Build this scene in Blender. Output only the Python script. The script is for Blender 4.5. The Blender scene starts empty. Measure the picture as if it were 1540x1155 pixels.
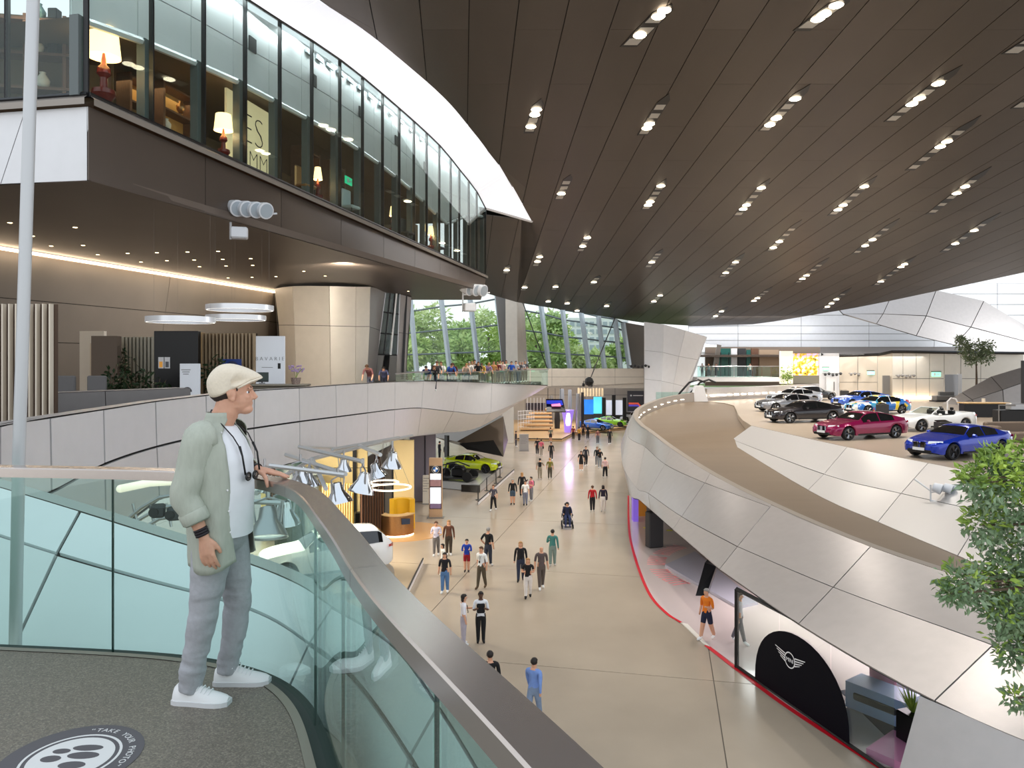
import bpy, bmesh, math, random
from mathutils import Vector, Matrix, noise
V = Vector
random.seed(7)
SC = bpy.context.scene
COL = SC.collection
F = 1100.0          # focal length in pixels of the 1540 px wide frame
CX, HY = 770.0, 540.0   # principal column, horizon row
CZ = 9.5            # eye height over the hall floor
# ------------------------------------------------------------------ camera, world, sun, exposure
cam = bpy.data.cameras.new('camera'); camo = bpy.data.objects.new('camera', cam); COL.objects.link(camo)
camo.location = (0, 0, CZ); camo.rotation_euler = (math.pi/2, 0, 0)
cam.sensor_width = 36; cam.lens = 36*F/1540; cam.shift_y = -(577.5-HY)/1540
cam.clip_start = 0.05; cam.clip_end = 600
SC.camera = camo
SC.view_settings.view_transform = 'Standard'; SC.view_settings.look = 'None'
SC.view_settings.exposure = 0.3; SC.view_settings.gamma = 1; SC.view_settings.use_curve_mapping = False
SC.cycles.max_bounces = 9; SC.cycles.diffuse_bounces = 4; SC.cycles.glossy_bounces = 4
SC.cycles.transmission_bounces = 6; SC.cycles.transparent_max_bounces = 12
SC.cycles.caustics_reflective = False; SC.cycles.caustics_refractive = False
SC.cycles.sample_clamp_indirect = 6; SC.cycles.use_denoising = True
W = bpy.data.worlds.new('world'); SC.world = W; W.use_nodes = True
nt = W.node_tree; bg = nt.nodes['Background']
tc = nt.nodes.new('ShaderNodeTexCoord'); sp = nt.nodes.new('ShaderNodeSeparateXYZ'); cr = nt.nodes.new('ShaderNodeValToRGB')
nt.links.new(tc.outputs['Generated'], sp.inputs[0]); nt.links.new(sp.outputs[2], cr.inputs[0]); nt.links.new(cr.outputs[0], bg.inputs[0])
cr.color_ramp.elements[0].position = 0.0; cr.color_ramp.elements[0].color = (.93, .95, .96, 1)
cr.color_ramp.elements[1].position = 0.8; cr.color_ramp.elements[1].color = (.80, .89, 1, 1)
bg.inputs[1].default_value = 1.05

def lin(c):
    return tuple(((x/255)/12.92 if x/255 <= .04045 else ((x/255+.055)/1.055)**2.4) for x in c[:3]) + (1,)

def lamp(kind, name, loc, power, col=(1, .93, .84), size=.2, rot=(0, 0, 0), angle=140, blend=.6):
    l = bpy.data.lights.new(name, kind); l.energy = power; l.color = col
    if kind == 'SPOT': l.spot_size = math.radians(angle); l.spot_blend = blend; l.shadow_soft_size = size
    elif kind == 'AREA': l.size = size
    else: l.shadow_soft_size = size
    o = bpy.data.objects.new(name, l); COL.objects.link(o); o.location = loc; o.rotation_euler = rot
    return o

def P(px, py, D):
    return V(((px-CX)/F*D, D, CZ-(py-HY)/F*D))
def PZ(px, py, z):
    D = (CZ-z)*F/(py-HY)
    return V(((px-CX)/F*D, D, z))
def CEIL(px, py):       # point on the sloping ceiling plane
    D = 20*F/(HY-py+.145*F)
    return P(px, py, D)

# ------------------------------------------------------------------ materials
MATS = {}
def mat(name, col, rough=.5, metal=0, var=0, vscale=8, bump=0, emit=0, spec=.5, coat=0, col2=None, alpha=None, stretch=None, trans=0, ior=1.45):
    if name in MATS: return MATS[name]
    m = bpy.data.materials.new(name); m.use_nodes = True; MATS[name] = m
    n = m.node_tree; b = n.nodes['Principled BSDF']
    c = lin(col)
    b.inputs['Base Color'].default_value = c; b.inputs['Roughness'].default_value = rough; b.inputs['Metallic'].default_value = metal
    b.inputs['Specular IOR Level'].default_value = spec; b.inputs['IOR'].default_value = ior
    b.inputs['Coat Weight'].default_value = coat; b.inputs['Coat Roughness'].default_value = .04
    b.inputs['Transmission Weight'].default_value = trans
    if emit: b.inputs['Emission Color'].default_value = c; b.inputs['Emission Strength'].default_value = emit
    m.diffuse_color = c
    if var or bump:
        t = n.nodes.new('ShaderNodeTexCoord'); mp = n.nodes.new('ShaderNodeMapping'); ns = n.nodes.new('ShaderNodeTexNoise')
        n.links.new(t.outputs['Object'], mp.inputs[0]); n.links.new(mp.outputs[0], ns.inputs['Vector'])
        if stretch: mp.inputs['Scale'].default_value = stretch
        ns.inputs['Scale'].default_value = vscale; ns.inputs['Detail'].default_value = 5
        if var:
            r = n.nodes.new('ShaderNodeValToRGB'); n.links.new(ns.outputs[0], r.inputs[0])
            c2 = lin(col2) if col2 else tuple(min(1, x*(1+var)) for x in c[:3])+(1,)
            c1 = c if col2 else tuple(x*(1-var) for x in c[:3])+(1,)
            r.color_ramp.elements[0].position = .3; r.color_ramp.elements[1].position = .7
            r.color_ramp.elements[0].color = c1; r.color_ramp.elements[1].color = c2
            n.links.new(r.outputs[0], b.inputs['Base Color'])
        if bump:
            bp = n.nodes.new('ShaderNodeBump'); bp.inputs['Strength'].default_value = bump; bp.inputs['Distance'].default_value = .02
            n.links.new(ns.outputs[0], bp.inputs['Height']); n.links.new(bp.outputs[0], b.inputs['Normal'])
    return m

def glassmat(name, col, refl=.06, rough=0.0, fres=.7):
    if name in MATS: return MATS[name]
    m = bpy.data.materials.new(name); m.use_nodes = True; MATS[name] = m
    n = m.node_tree; n.nodes.remove(n.nodes['Principled BSDF']); out = n.nodes['Material Output']
    tr = n.nodes.new('ShaderNodeBsdfTransparent'); gl = n.nodes.new('ShaderNodeBsdfGlossy'); mx = n.nodes.new('ShaderNodeMixShader')
    lw = n.nodes.new('ShaderNodeLayerWeight'); lw.inputs[0].default_value = .5
    pw = n.nodes.new('ShaderNodeMath'); pw.operation = 'POWER'; pw.inputs[1].default_value = 4.0
    mt = n.nodes.new('ShaderNodeMath'); mt.operation = 'MULTIPLY_ADD'; mt.inputs[1].default_value = fres; mt.inputs[2].default_value = refl
    tr.inputs[0].default_value = lin(col); gl.inputs[1].default_value = rough; gl.inputs[0].default_value = (.92, .98, .96, 1)
    n.links.new(lw.outputs['Facing'], pw.inputs[0]); n.links.new(pw.outputs[0], mt.inputs[0]); n.links.new(mt.outputs[0], mx.inputs[0]); n.links.new(tr.outputs[0], mx.inputs[1]); n.links.new(gl.outputs[0], mx.inputs[2]); n.links.new(mx.outputs[0], out.inputs[0])
    return m

# ------------------------------------------------------------------ object helpers
def tag(o, label=None, cat=None, group=None, kind=None):
    if label: o['label'] = label
    if cat: o['category'] = cat
    if group: o['group'] = group
    if kind: o['kind'] = kind
    return o
def empty(name, loc=(0, 0, 0), rz=0, label=None, cat=None, group=None, kind=None):
    o = bpy.data.objects.new(name, None); COL.objects.link(o); o.location = loc; o.rotation_euler = (0, 0, rz)
    o.empty_display_size = .2
    return tag(o, label, cat, group, kind)
def copytree(o, parent=None):
    c = o.copy(); COL.objects.link(c); c.parent = parent
    for ch in o.children: copytree(ch, c)
    return c
def link(name, me, m=None, parent=None, loc=None):
    o = bpy.data.objects.new(name, me); COL.objects.link(o)
    if m is not None:
        for x in (m if isinstance(m, (list, tuple)) else [m]): me.materials.append(x)
    if parent is not None: o.parent = parent
    if loc is not None: o.location = loc
    return o

class MB:
    def __init__(s): s.v = []; s.f = []; s.mi = []; s.m = 0
    def add(s, vs, fs):
        b = len(s.v); s.v += [V(x) for x in vs]
        for f in fs: s.f.append([b+i for i in f]); s.mi.append(s.m)
        return s
    def box(s, c, d, rz=0, M=None):
        cx, cy, cz = c; hx, hy, hz = d[0]/2, d[1]/2, d[2]/2
        vs = [V((x*hx, y*hy, z*hz)) for z in (-1, 1) for y in (-1, 1) for x in (-1, 1)]
        R = M if M is not None else Matrix.Rotation(rz, 3, 'Z')
        vs = [R @ v + V(c) for v in vs]
        return s.add(vs, [(0, 2, 3, 1), (4, 5, 7, 6), (0, 1, 5, 4), (2, 6, 7, 3), (0, 4, 6, 2), (1, 3, 7, 5)])
    def bbox(s, c, d, rz=0, bev=.02):   # bevelled box: chamfered vertical and top edges
        hx, hy, hz = d[0]/2, d[1]/2, d[2]/2; b = min(bev, hx*.9, hy*.9, hz*.9)
        R = Matrix.Rotation(rz, 3, 'Z'); rings = []
        for z, i in ((-hz, b), (-hz+b, 0), (hz-b, 0), (hz, b)):
            rings.append([R @ V((x, y, z)) + V(c) for x, y in ((-hx+b+i*.5, -hy+i), (hx-b-i*.5, -hy+i), (hx-i, -hy+b+i*.5), (hx-i, hy-b-i*.5), (hx-b-i*.5, hy-i), (-hx+b+i*.5, hy-i), (-hx+i, hy-b-i*.5), (-hx+i, -hy+b+i*.5))])
        return s.loft(rings, True, True)
    def loft(s, rings, closed=True, caps=False):
        n = len(rings[0]); fs = []
        for i in range(len(rings)-1):
            for j in range(n if closed else n-1):
                k = (j+1) % n
                fs.append((i*n+j, i*n+k, (i+1)*n+k, (i+1)*n+j))
        if caps: fs += [tuple(range(n-1, -1, -1)), tuple((len(rings)-1)*n+j for j in range(n))]
        return s.add([p for r in rings for p in r], fs)
    def tube(s, pts, r, n=8, caps=True):
        pts = [V(p) for p in pts]; rs = r if isinstance(r, (list, tuple)) else [r]*len(pts)
        rings = []; up = None
        for i, p in enumerate(pts):
            t = (pts[min(i+1, len(pts)-1)]-pts[max(i-1, 0)]).normalized()
            if up is None: up = V((0, 0, 1)) if abs(t.z) < .9 else V((1, 0, 0))
            a = t.cross(up)
            a = a.normalized() if a.length > 1e-6 else t.orthogonal().normalized()
            b = a.cross(t).normalized(); up = b
            rings.append([p+(a*math.cos(k*2*math.pi/n)+b*math.sin(k*2*math.pi/n))*rs[i] for k in range(n)])
        return s.loft(rings, True, caps)
    def lathe(s, c, prof, n=24, M=None, cap=True):
        rings = [[(M @ V((r*math.cos(k*2*math.pi/n), r*math.sin(k*2*math.pi/n), z)) if M is not None else V((r*math.cos(k*2*math.pi/n), r*math.sin(k*2*math.pi/n), z)))+V(c) for k in range(n)] for r, z in prof]
        return s.loft(rings, True, cap)
    def ball(s, c, r, n=10, M=None):
        r = (r, r, r) if not isinstance(r, (tuple, list)) else r
        rings = []
        for i in range(n//2+1):
            a = -math.pi/2+math.pi*i/(n//2); a = max(-1.5, min(1.5, a))
            rings.append([(M @ V((r[0]*math.cos(a)*math.cos(t), r[1]*math.cos(a)*math.sin(t), r[2]*math.sin(a))) if M is not None else V((r[0]*math.cos(a)*math.cos(t), r[1]*math.cos(a)*math.sin(t), r[2]*math.sin(a))))+V(c) for t in [2*math.pi*k/n for k in range(n)]])
        return s.loft(rings, True, True)
    def slab(s, q, t=.05, n=None):  # polygon q extruded by t along -normal (or vector n)
        q = [V(p) for p in q]; k = len(q)
        if n is None:
            nn = V((0, 0, 0))
            for i in range(k): nn += (q[i]-q[0]).cross(q[(i+1) % k]-q[0])
            n = -nn.normalized()*t
        r = [p+n for p in q]
        return s.add(q+r, [tuple(range(k)), tuple(range(2*k-1, k-1, -1))]+[(i, k+i, k+(i+1) % k, (i+1) % k) for i in range(k)])
    def mesh(s, name, smooth=False):
        me = bpy.data.meshes.new(name); me.from_pydata([tuple(v) for v in s.v], [], s.f)
        if any(s.mi): me.polygons.foreach_set('material_index', s.mi)
        if smooth:
            me.polygons.foreach_set('use_smooth', [True]*len(me.polygons))
            if smooth is not True and hasattr(me, 'set_sharp_from_angle'): me.set_sharp_from_angle(angle=math.radians(smooth))
        me.update(); return me
    def build(s, name, m, parent=None, smooth=False, loc=None):
        return link(name, s.mesh(name, smooth), m, parent, loc)

def fixn(o):        # consistent outward normals
    bm = bmesh.new(); bm.from_mesh(o.data); bmesh.ops.recalc_face_normals(bm, faces=bm.faces); bm.to_mesh(o.data); bm.free(); return o

def cr_(p0, p1, p2, p3, t):
    return .5*((2*p1)+(p2-p0)*t+(2*p0-5*p1+4*p2-p3)*t*t+(3*p1-p0-3*p2+p3)*t**3)
def curve_at(pts, u):       # catmull-rom through pts, u in 0..len-1
    n = len(pts); i = max(0, min(n-2, int(math.floor(u)))); t = u-i
    p0 = pts[i-1] if i > 0 else pts[0]*2-pts[1]
    p3 = pts[i+2] if i+2 < n else pts[n-1]*2-pts[n-2]
    return cr_(p0, pts[i], pts[i+1], p3, t)
def interp(tab, x):
    if x <= tab[0][0]: return tab[0][1]
    for (a, b), (c, d) in zip(tab, tab[1:]):
        if x <= c: return b+(d-b)*(x-a)/(c-a)
    return tab[-1][1]
def sinterp(tab, x):
    if x <= tab[0][0]: return tab[0][1]
    for k, ((a, b), (c, d)) in enumerate(zip(tab, tab[1:])):
        if x <= c:
            m0 = (d-tab[k-1][1])/(c-tab[k-1][0]) if k > 0 else (d-b)/(c-a)
            m1 = (tab[k+2][1]-b)/(tab[k+2][0]-a) if k+2 < len(tab) else (d-b)/(c-a)
            h = c-a; t = (x-a)/h
            return b*(2*t**3-3*t*t+1)+h*m0*(t**3-2*t*t+t)+d*(-2*t**3+3*t*t)+h*m1*(t**3-t*t)
    return tab[-1][1]

def panels(rows, m, parent, name='panel', gap=.03, th=.05, sub=4, flip=False, cells=None, straight=False, rsub=1, back=None, brk=None, bo=None):
    """rows[j][i] = joint points; one object per cell, joints recessed, over a dark backing sheet."""
    rows = [[V(p) for p in r] for r in rows]
    def S(u, v):
        j = min(len(rows)-2, int(v)); t = v-j
        if straight:
            i = min(len(rows[0])-2, int(u)); w = u-i
            a = rows[j][i].lerp(rows[j][i+1], w); b = rows[j+1][i].lerp(rows[j+1][i+1], w)
        else: a = curve_at(rows[j], u); b = curve_at(rows[j+1], u)
        return a.lerp(b, t)
    S0_ = S; nj = len(rows)-1
    if brk: S = lambda u, v: S0_(brk[min(len(brk)-2, int(u))]+(brk[min(len(brk)-2, int(u))+1]-brk[min(len(brk)-2, int(u))])*(u-min(len(brk)-2, int(u))), v)
    ni = len(brk)-1 if brk else len(rows[0])-1
    out = []
    for j in range(nj):
        for i in range(ni):
            if cells is not None and not cells(i, j): continue
            c00, c10, c01, c11 = S(i, j), S(i+1, j), S(i, j+1), S(i+1, j+1)
            lu = max(.05, ((c10-c00).length+(c11-c01).length)/2); lv = max(.05, ((c01-c00).length+(c11-c10).length)/2)
            gu, gv = min(.4, gap/2/lu), min(.4, gap/2/lv)
            mb = MB(); rr = []
            for b in range(rsub+1):
                v = j+gv+(1-2*gv)*b/rsub
                rr.append([S(i+gu+(1-2*gu)*a/sub, v) for a in range(sub+1)])
            n = (rr[0][-1]-rr[0][0]).cross(rr[-1][0]-rr[0][0])
            if n.length < 1e-9: n = (rr[0][-1]-rr[0][0]).cross(rr[-1][-1]-rr[0][-1])
            n = n.normalized()*(1 if flip else -1)
            o_ = MB(); fr = [p for r in rr for p in r]; bk = [p-n*th for p in fr]
            A = sub+1; Bn = rsub+1; N = A*Bn; fs = []
            for b in range(rsub):
                for a in range(sub):
                    q = (b*A+a, b*A+a+1, (b+1)*A+a+1, (b+1)*A+a)
                    for t3 in ((q[0], q[1], q[2]), (q[0], q[2], q[3])): fs.append(t3 if flip else t3[::-1])
            rim = [a for a in range(A)]+[b*A+sub for b in range(1, Bn)]+[rsub*A+a for a in range(sub-1, -1, -1)]+[b*A for b in range(rsub-1, 0, -1)]
            for k in range(len(rim)):
                p, q = rim[k], rim[(k+1) % len(rim)]
                fs.append((p, q, q+N, p+N) if not flip else (q, p, p+N, q+N))
            o_.add(fr+bk, fs)
            out.append(o_.build(name, m, parent, smooth=30))
    if back is not None:
        q = max(sub, 1); rr = []
        for j in range(nj*rsub+1):
            v = j/rsub; r = []
            for i in range(ni*q+1):
                u = i/q; e = .02; p = S(u, v)
                du = S(min(ni, u+e), v)-S(max(0, u-e), v); dv = S(u, min(nj, v+e))-S(u, max(0, v-e))
                n = du.cross(dv)
                n = n.normalized()*(1 if flip else -1) if n.length > 1e-12 else V((0, -1, 0))
                r.append(p-n*(bo or th*.9))
            rr.append(r)
        mb = MB(); A = ni*q+1
        mb.add([p for r in rr for p in r], [t3 for b in range(len(rr)-1) for a in range(A-1) for t3 in ((b*A+a, b*A+a+1, (b+1)*A+a+1), (b*A+a, (b+1)*A+a+1, (b+1)*A+a))])
        mb.build('backing', back, parent, smooth=True)
    return out

def text(name, body, m, parent, loc, size, rot=(math.pi/2, 0, 0), ext=.004, align='CENTER', M=None, thin=0):
    c = bpy.data.curves.new(name, 'FONT'); c.body = body; c.size = size; c.extrude = ext; c.align_x = align; c.resolution_u = 3; c.offset = -thin*size
    t = bpy.data.objects.new(name, c); COL.objects.link(t); dg = bpy.context.evaluated_depsgraph_get(); dg.update()
    me = bpy.data.meshes.new_from_object(t.evaluated_get(dg)); bpy.data.objects.remove(t); bpy.data.curves.remove(c); me.name = name
    me.materials.clear(); me.materials.append(m); o = bpy.data.objects.new(name, me); COL.objects.link(o)
    if parent is not None: o.parent = parent
    if M is not None: o.matrix_local = M
    else: o.location = loc; o.rotation_euler = rot
    return o
# ------------------------------------------------------------------ ceiling and hall lamps (real light of the lamps in the slots), added fill for the wall band
for px, py in ((965, 55), (808, 185), (1160, 182), (1412, 128), (848, 291), (980, 300), (1130, 300), (1268, 310), (1420, 220), (1450, 285), (1165, 370), (1305, 365), (878, 364), (981, 394), (1100, 400), (1240, 25), (1330, 423), (1210, 416), (985, 448), (835, 431), (1140, 450)):
    p = CEIL(px, py)
    lamp('SPOT', 'hall_lamp', p-V((0, 0, .35)), 3800, (1, .94, .86), .25, (0, 0, 0), 120, .8)
lamp('AREA', 'showroom_light', (-10.5, 33, 6.0), 1500, (1, .9, .72), 5)
lamp('SPOT', 'desk_light', (-5.6, 38.5, 6.5), 900, (1, .72, .38), .3, (0, 0, 0), 80)
l_ = lamp('AREA', 'wall_band_fill', (36, 97.5, 14.6), 1100, (.97, .98, 1), 2); l_.data.shape = 'RECTANGLE'; l_.data.size = 26; l_.data.size_y = 1.2; l_.rotation_euler = (math.radians(52), 0, 0)  # unseen fill lamp added to brighten the white upper wall band
lamp('SPOT', 'plinth_light', (-2.2, 55, 6.2), 900, (1, .97, .92), .3, (0, 0, 0), 70)
lamp('AREA', 'shop_light', (13.5, 23, 2.9), 480, (1, .9, .95), 4)
lamp('AREA', 'shop_light', (9.8, 27.5, 2.75), 130, (1, .93, .95), 2.5)
lamp('AREA', 'lounge_light', (-12.5, 24, 18.2), 55, (1, .7, .38), 3)
lamp('AREA', 'lounge_light', (-9.5, 38, 18.6), 60, (1, .7, .38), 3)
lamp('AREA', 'far_hall_light', (8, 97, 7.6), 1800, (1, .95, .92), 14)
lamp('AREA', 'gallery_light', (38, 84, 9.8), 1300, (1, .96, .89), 14)
l_ = lamp('AREA', 'window_daylight', (82, 78, 14), 6000, (.93, .97, 1), 22); l_.rotation_euler = (0, math.radians(80), math.radians(-28))
lamp('AREA', 'cafe_light', (-14, 34, 13.6), 300, (1, .92, .82), 6)
# ------------------------------------------------------------------ shared materials
M_CLAD = mat('cladding_grey', (180, 174, 171), .34, .5, .03, 3)
M_CLADL = mat('cladding_light', (216, 215, 216), .36, .2, .02, 3)
M_CLADW = mat('cladding_white', (226, 226, 228), .3, .1, .02, 2)
M_CLADB = mat('cladding_beige', (200, 192, 180), .4, .1, .03, 2)
M_DARK = mat('joint_dark', (28, 26, 25), .8)
M_CEIL = mat('ceiling_brown', (80, 71, 63), .42, .2, .10, .35, stretch=(1, .25, 1))
M_CEIL2 = mat('ceiling_brown_light', (88, 79, 71), .42, .2, .08, .35)
M_SOFF = mat('soffit_brown', (104, 92, 83), .38, .3, .05, .5)
M_FASC = mat('fascia_brown', (92, 82, 75), .32, .35, .05, .5)
M_WALLB = mat('wall_taupe', (126, 118, 110), .5, .1, .05, .6)
M_STEEL = mat('brushed_steel', (178, 178, 180), .3, .85, .06, 30, stretch=(1, 8, 8))
M_RAIL = mat('rail_steel', (196, 186, 179), .22, .85, .02, 40)
M_POLE = mat('pole_grey', (196, 198, 200), .4, .3)
M_WHITE = mat('white_paint', (236, 236, 238), .45)
M_OFFW = mat('offwhite_wall', (222, 216, 205), .55, 0, .02, 2)
M_BLACK = mat('black_satin', (18, 18, 20), .35)
M_BLACKG = mat('black_gloss', (10, 10, 14), .08, coat=.6)
M_CHAR = mat('charcoal', (52, 52, 54), .55)
M_GREY = mat('mid_grey', (120, 118, 116), .5)
M_CHROME = mat('chrome', (215, 218, 222), .1, 1)
M_LAMPW = mat('lamp_glow', (255, 236, 205), emit=9)
M_LED = mat('led_glow', (255, 226, 190), emit=7)
M_WOOD = mat('light_wood', (206, 172, 122), .5, 0, .12, 6, stretch=(1, 8, 8))
M_WOODD = mat('walnut_wood', (108, 76, 58), .5, 0, .18, 6, stretch=(8, 8, 1))
M_YEL = mat('wall_yellow', (246, 222, 160), .6, 0, .02, 2)
M_BRONZE = mat('bronze', (176, 132, 88), .28, .85, .08, 20)
M_GLASS = glassmat('rail_glass', (230, 245, 241), .035, fres=1.0)
M_GLASSC = glassmat('clear_glass', (240, 247, 245), .03)
M_GLASSW = glassmat('window_glass', (246, 251, 249), .02)
M_FLOOR = mat('polished_concrete', (174, 160, 142), .24, 0, .10, .25, spec=.6, coat=.18)
M_FLOOR.node_tree.nodes['Principled BSDF'].inputs['Coat Roughness'].default_value = .16
M_FLOORJ = mat('floor_joint', (96, 86, 76), .6)
M_TERR = mat('terrazzo', (112, 106, 97), .45, 0, .25, 130)
M_RAMP = mat('ramp_screed', (110, 95, 79), .42, 0, .06, .5, stretch=(.3, 2, 1))
M_PLAT = mat('platform_floor', (168, 153, 136), .3, 0, .05, .4, spec=.5)
# terrazzo fleck
def _terr():
    n = M_TERR.node_tree; b = n.nodes['Principled BSDF']
    t = n.nodes.new('ShaderNodeTexCoord'); vo = n.nodes.new('ShaderNodeTexVoronoi'); vo.inputs['Scale'].default_value = 150
    n.links.new(t.outputs['Object'], vo.inputs['Vector'])
    r = n.nodes.new('ShaderNodeValToRGB'); e = r.color_ramp.elements
    e[0].position = 0; e[0].color = lin((98, 91, 82)); e[1].position = 1; e[1].color = lin((144, 136, 123))
    x = r.color_ramp.elements.new(.5); x.color = lin((116, 108, 98)); y = r.color_ramp.elements.new(.8); y.color = lin((126, 117, 104))
    sep = n.nodes.new('ShaderNodeSeparateColor'); n.links.new(vo.outputs['Color'], sep.inputs[0]); n.links.new(sep.outputs[0], r.inputs[0])
    n.links.new(r.outputs[0], b.inputs['Base Color'])
_terr()

# ------------------------------------------------------------------ hall floor: 10 m slabs with recessed joints
fl = empty('floor', label='polished beige concrete floor of the main hall', cat='floor', kind='structure')
mb = MB(); mb.add([(-70, -2, -.02), (90, -2, -.02), (90, 135, -.02), (-70, 135, -.02)], [(0, 1, 2, 3)]); mb.build('joint_bed', M_FLOORJ, fl)
a0 = math.radians(-11.7); ux = V((math.cos(a0), math.sin(a0), 0)); uy = V((-math.sin(a0), math.cos(a0), 0)); o0 = V((6.4, 23.75, 0))
o0 = o0+uy*(-2.2)
for i in range(-6, 8):
    for j in range(-3, 11):
        c = o0+ux*(10*i+5)+uy*(10*j+5)
        if c.y < -2 or c.y > 128 or abs(c.x) > .75*c.y+14: continue
        q = [c+ux*(s*4.985)+uy*(t*4.985) for s, t in ((-1, -1), (1, -1), (1, 1), (-1, 1))]
        MB().slab(q, .05).build('slab', M_FLOOR, fl)

# ------------------------------------------------------------------ big sloping ceiling
ce = empty('ceiling', label='dark brown panelled ceiling sweeping down across the hall', cat='ceiling', kind='structure')
def CP(c, D, up=0): return V((c-.068*D, D, CZ+20-.145*D+up))
near_far = [(-6.2, 31.4), (-3.05, 36), (-1.1, 40), (2.1, 47.7), (5.7, 59.9)]
far_tab = [(1, 83), (6.9, 90), (25.6, 103), (33, 105), (42, 103.8), (50.7, 92), (58.3, 76), (75, 35)]
def dfar(c): return sinterp(near_far, c) if c < 5.7 else interp(far_tab, c)
cs = [-6.2-2.1]+[]
cs = [-8.3+2.15*k for k in range(38)]
bk = MB(); nrow = 0
for k in range(len(cs)-1):
    c0, c1 = cs[k], cs[k+1]
    segs = []
    def strip(f0a, f0b, f1a, f1b):
        global nrow
        L = max(f1a-f0a, f1b-f0b)
        if L <= .4: return
        off = (k % 2)*4.8
        cuts = [0.0]
        lo, hi = min(f0a, f0b), max(f1a, f1b)
        s0 = lo-((lo-off) % 9.6)
        ds = [s0+9.6*i for i in range(0, 20) if s0+9.6*i < hi+9.6]
        for da, db in zip(ds, ds[1:]):
            A0, A1 = min(max(da, f0a), f1a), min(max(db, f0a), f1a)
            B0, B1 = min(max(da, f0b), f1b), min(max(db, f0b), f1b)
            if A1-A0 < .05 and B1-B0 < .05: continue
            g = .022
            q = [CP(c0+g, A0+.006), CP(c1-g, B0+.006), CP(c1-g, max(B0+.006, B1-.006)), CP(c0+g, max(A0+.006, A1-.006))]
            light = random.random() < .07
            MB().slab(q, n=V((0, 0, .08))).build('panel', M_CEIL2 if light else M_CEIL, ce)
            nrow += 1
        bk.add([CP(c0, f0a, .05), CP(c1, f0b, .05), CP(c1, f1b, .05), CP(c0, f1a, .05)], [(0, 3, 2, 1)])
        bk.add([CP(c0, f0a, .6), CP(c1, f0b, .6), CP(c1, f1b, .6), CP(c0, f1a, .6)], [(0, 1, 2, 3)])
    near = 21.0
    strip(near, near, max(near, dfar(c0)), max(near, dfar(c1)))
    if c0 < 5.7 and c1 > 1.2:
        e0 = interp(far_tab, c0); e1 = interp(far_tab, c1)
        n0 = 58.6+(c0-2)*.35; n1 = 58.6+(c1-2)*.35
        strip(max(n0, 57.5), max(n1, 57.5), max(e0, 60), max(e1, 60))
bk.build('backing', M_DARK, ce)

# ceiling light slots: tray + lamps, one thing each
slots = [((945, 70), (1008, 5), [(965, 53), (984, 22), (990, 12)]), ((795, 200), (812, 148), [(804, 190), (806, 172), (808, 164)]), ((966, 203), (1005, 140), [(974, 192), (978, 186)]),
 ((840, 300), (857, 262), [(848, 291)]), ((970, 315), (1001, 268), [(977, 308), (980, 303), (996, 279)]), ((1108, 325), (1157, 268), [(1115, 314), (1121, 308), (1146, 282)]),
 ((1205, 46), (1275, -6), [(1232, 28), (1240, 21), (1258, 7)]), ((1148, 197), (1217, 126), [(1157, 187), (1167, 177), (1199, 148)]), ((1337, 183), (1446, 97), [(1372, 156), (1384, 147), (1413, 125)]),
 ((1368, 256), (1474, 173), [(1415, 220), (1426, 212)]), ((1398, 322), (1490, 250), [(1442, 290), (1455, 280)]), ((1250, 324), (1318, 264), [(1261, 315), (1269, 308), (1301, 280)]),
 ((1518, 81), (1575, 45), []), ((1528, 163), (1600, 115), []), ((1157, 378), (1205, 330), [(1164, 372), (1174, 363)]), ((1285, 382), (1352, 328), [(1302, 369), (1314, 360)]),
 ((1198, 426), (1246, 387), [(1207, 419), (1213, 414)]), ((1418, 379), (1504, 319), [(1438, 366), (1468, 346)]), ((1315, 430), (1377, 385), [(1327, 423), (1357, 401), (1363, 397)]),
 ((1238, 466), (1280, 432), [(1243, 461), (1250, 456), (1257, 450)]), ((1085, 417), (1119, 380), [(1093, 410), (1109, 394)]), ((1130, 455), (1161, 431), [(1136, 452), (1141, 448)]),
 ((1071, 479), (1094, 461), [(1075, 475), (1084, 468)]), ((974, 402), (996, 374), [(981, 394)]), ((872, 378), (886, 352), [(876, 370), (882, 357)]), ((805, 400), (814, 381), [(808, 393), (811, 386)]),
 ((760, 411), (765, 398), [(761, 406)]), ((979, 457), (997, 440), [(983, 453), (993, 444)]), ((890, 428), (901, 414), [(893, 424)]), ((909, 464), (918, 453), [(912, 460)]), ((832, 436), (839, 426), [(835, 431)]),
 ((786, 437), (792, 427), [(789, 432)]), ((822, 456), (828, 449), [(825, 453)]), ((850, 459), (857, 452), [(853, 456)]), ((865, 470), (872, 463), [(868, 467)])]
hpos = ['near the top edge of the ceiling', 'near the white curved band', 'in the middle of the ceiling', 'over the far windows', 'above the car platform']
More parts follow.
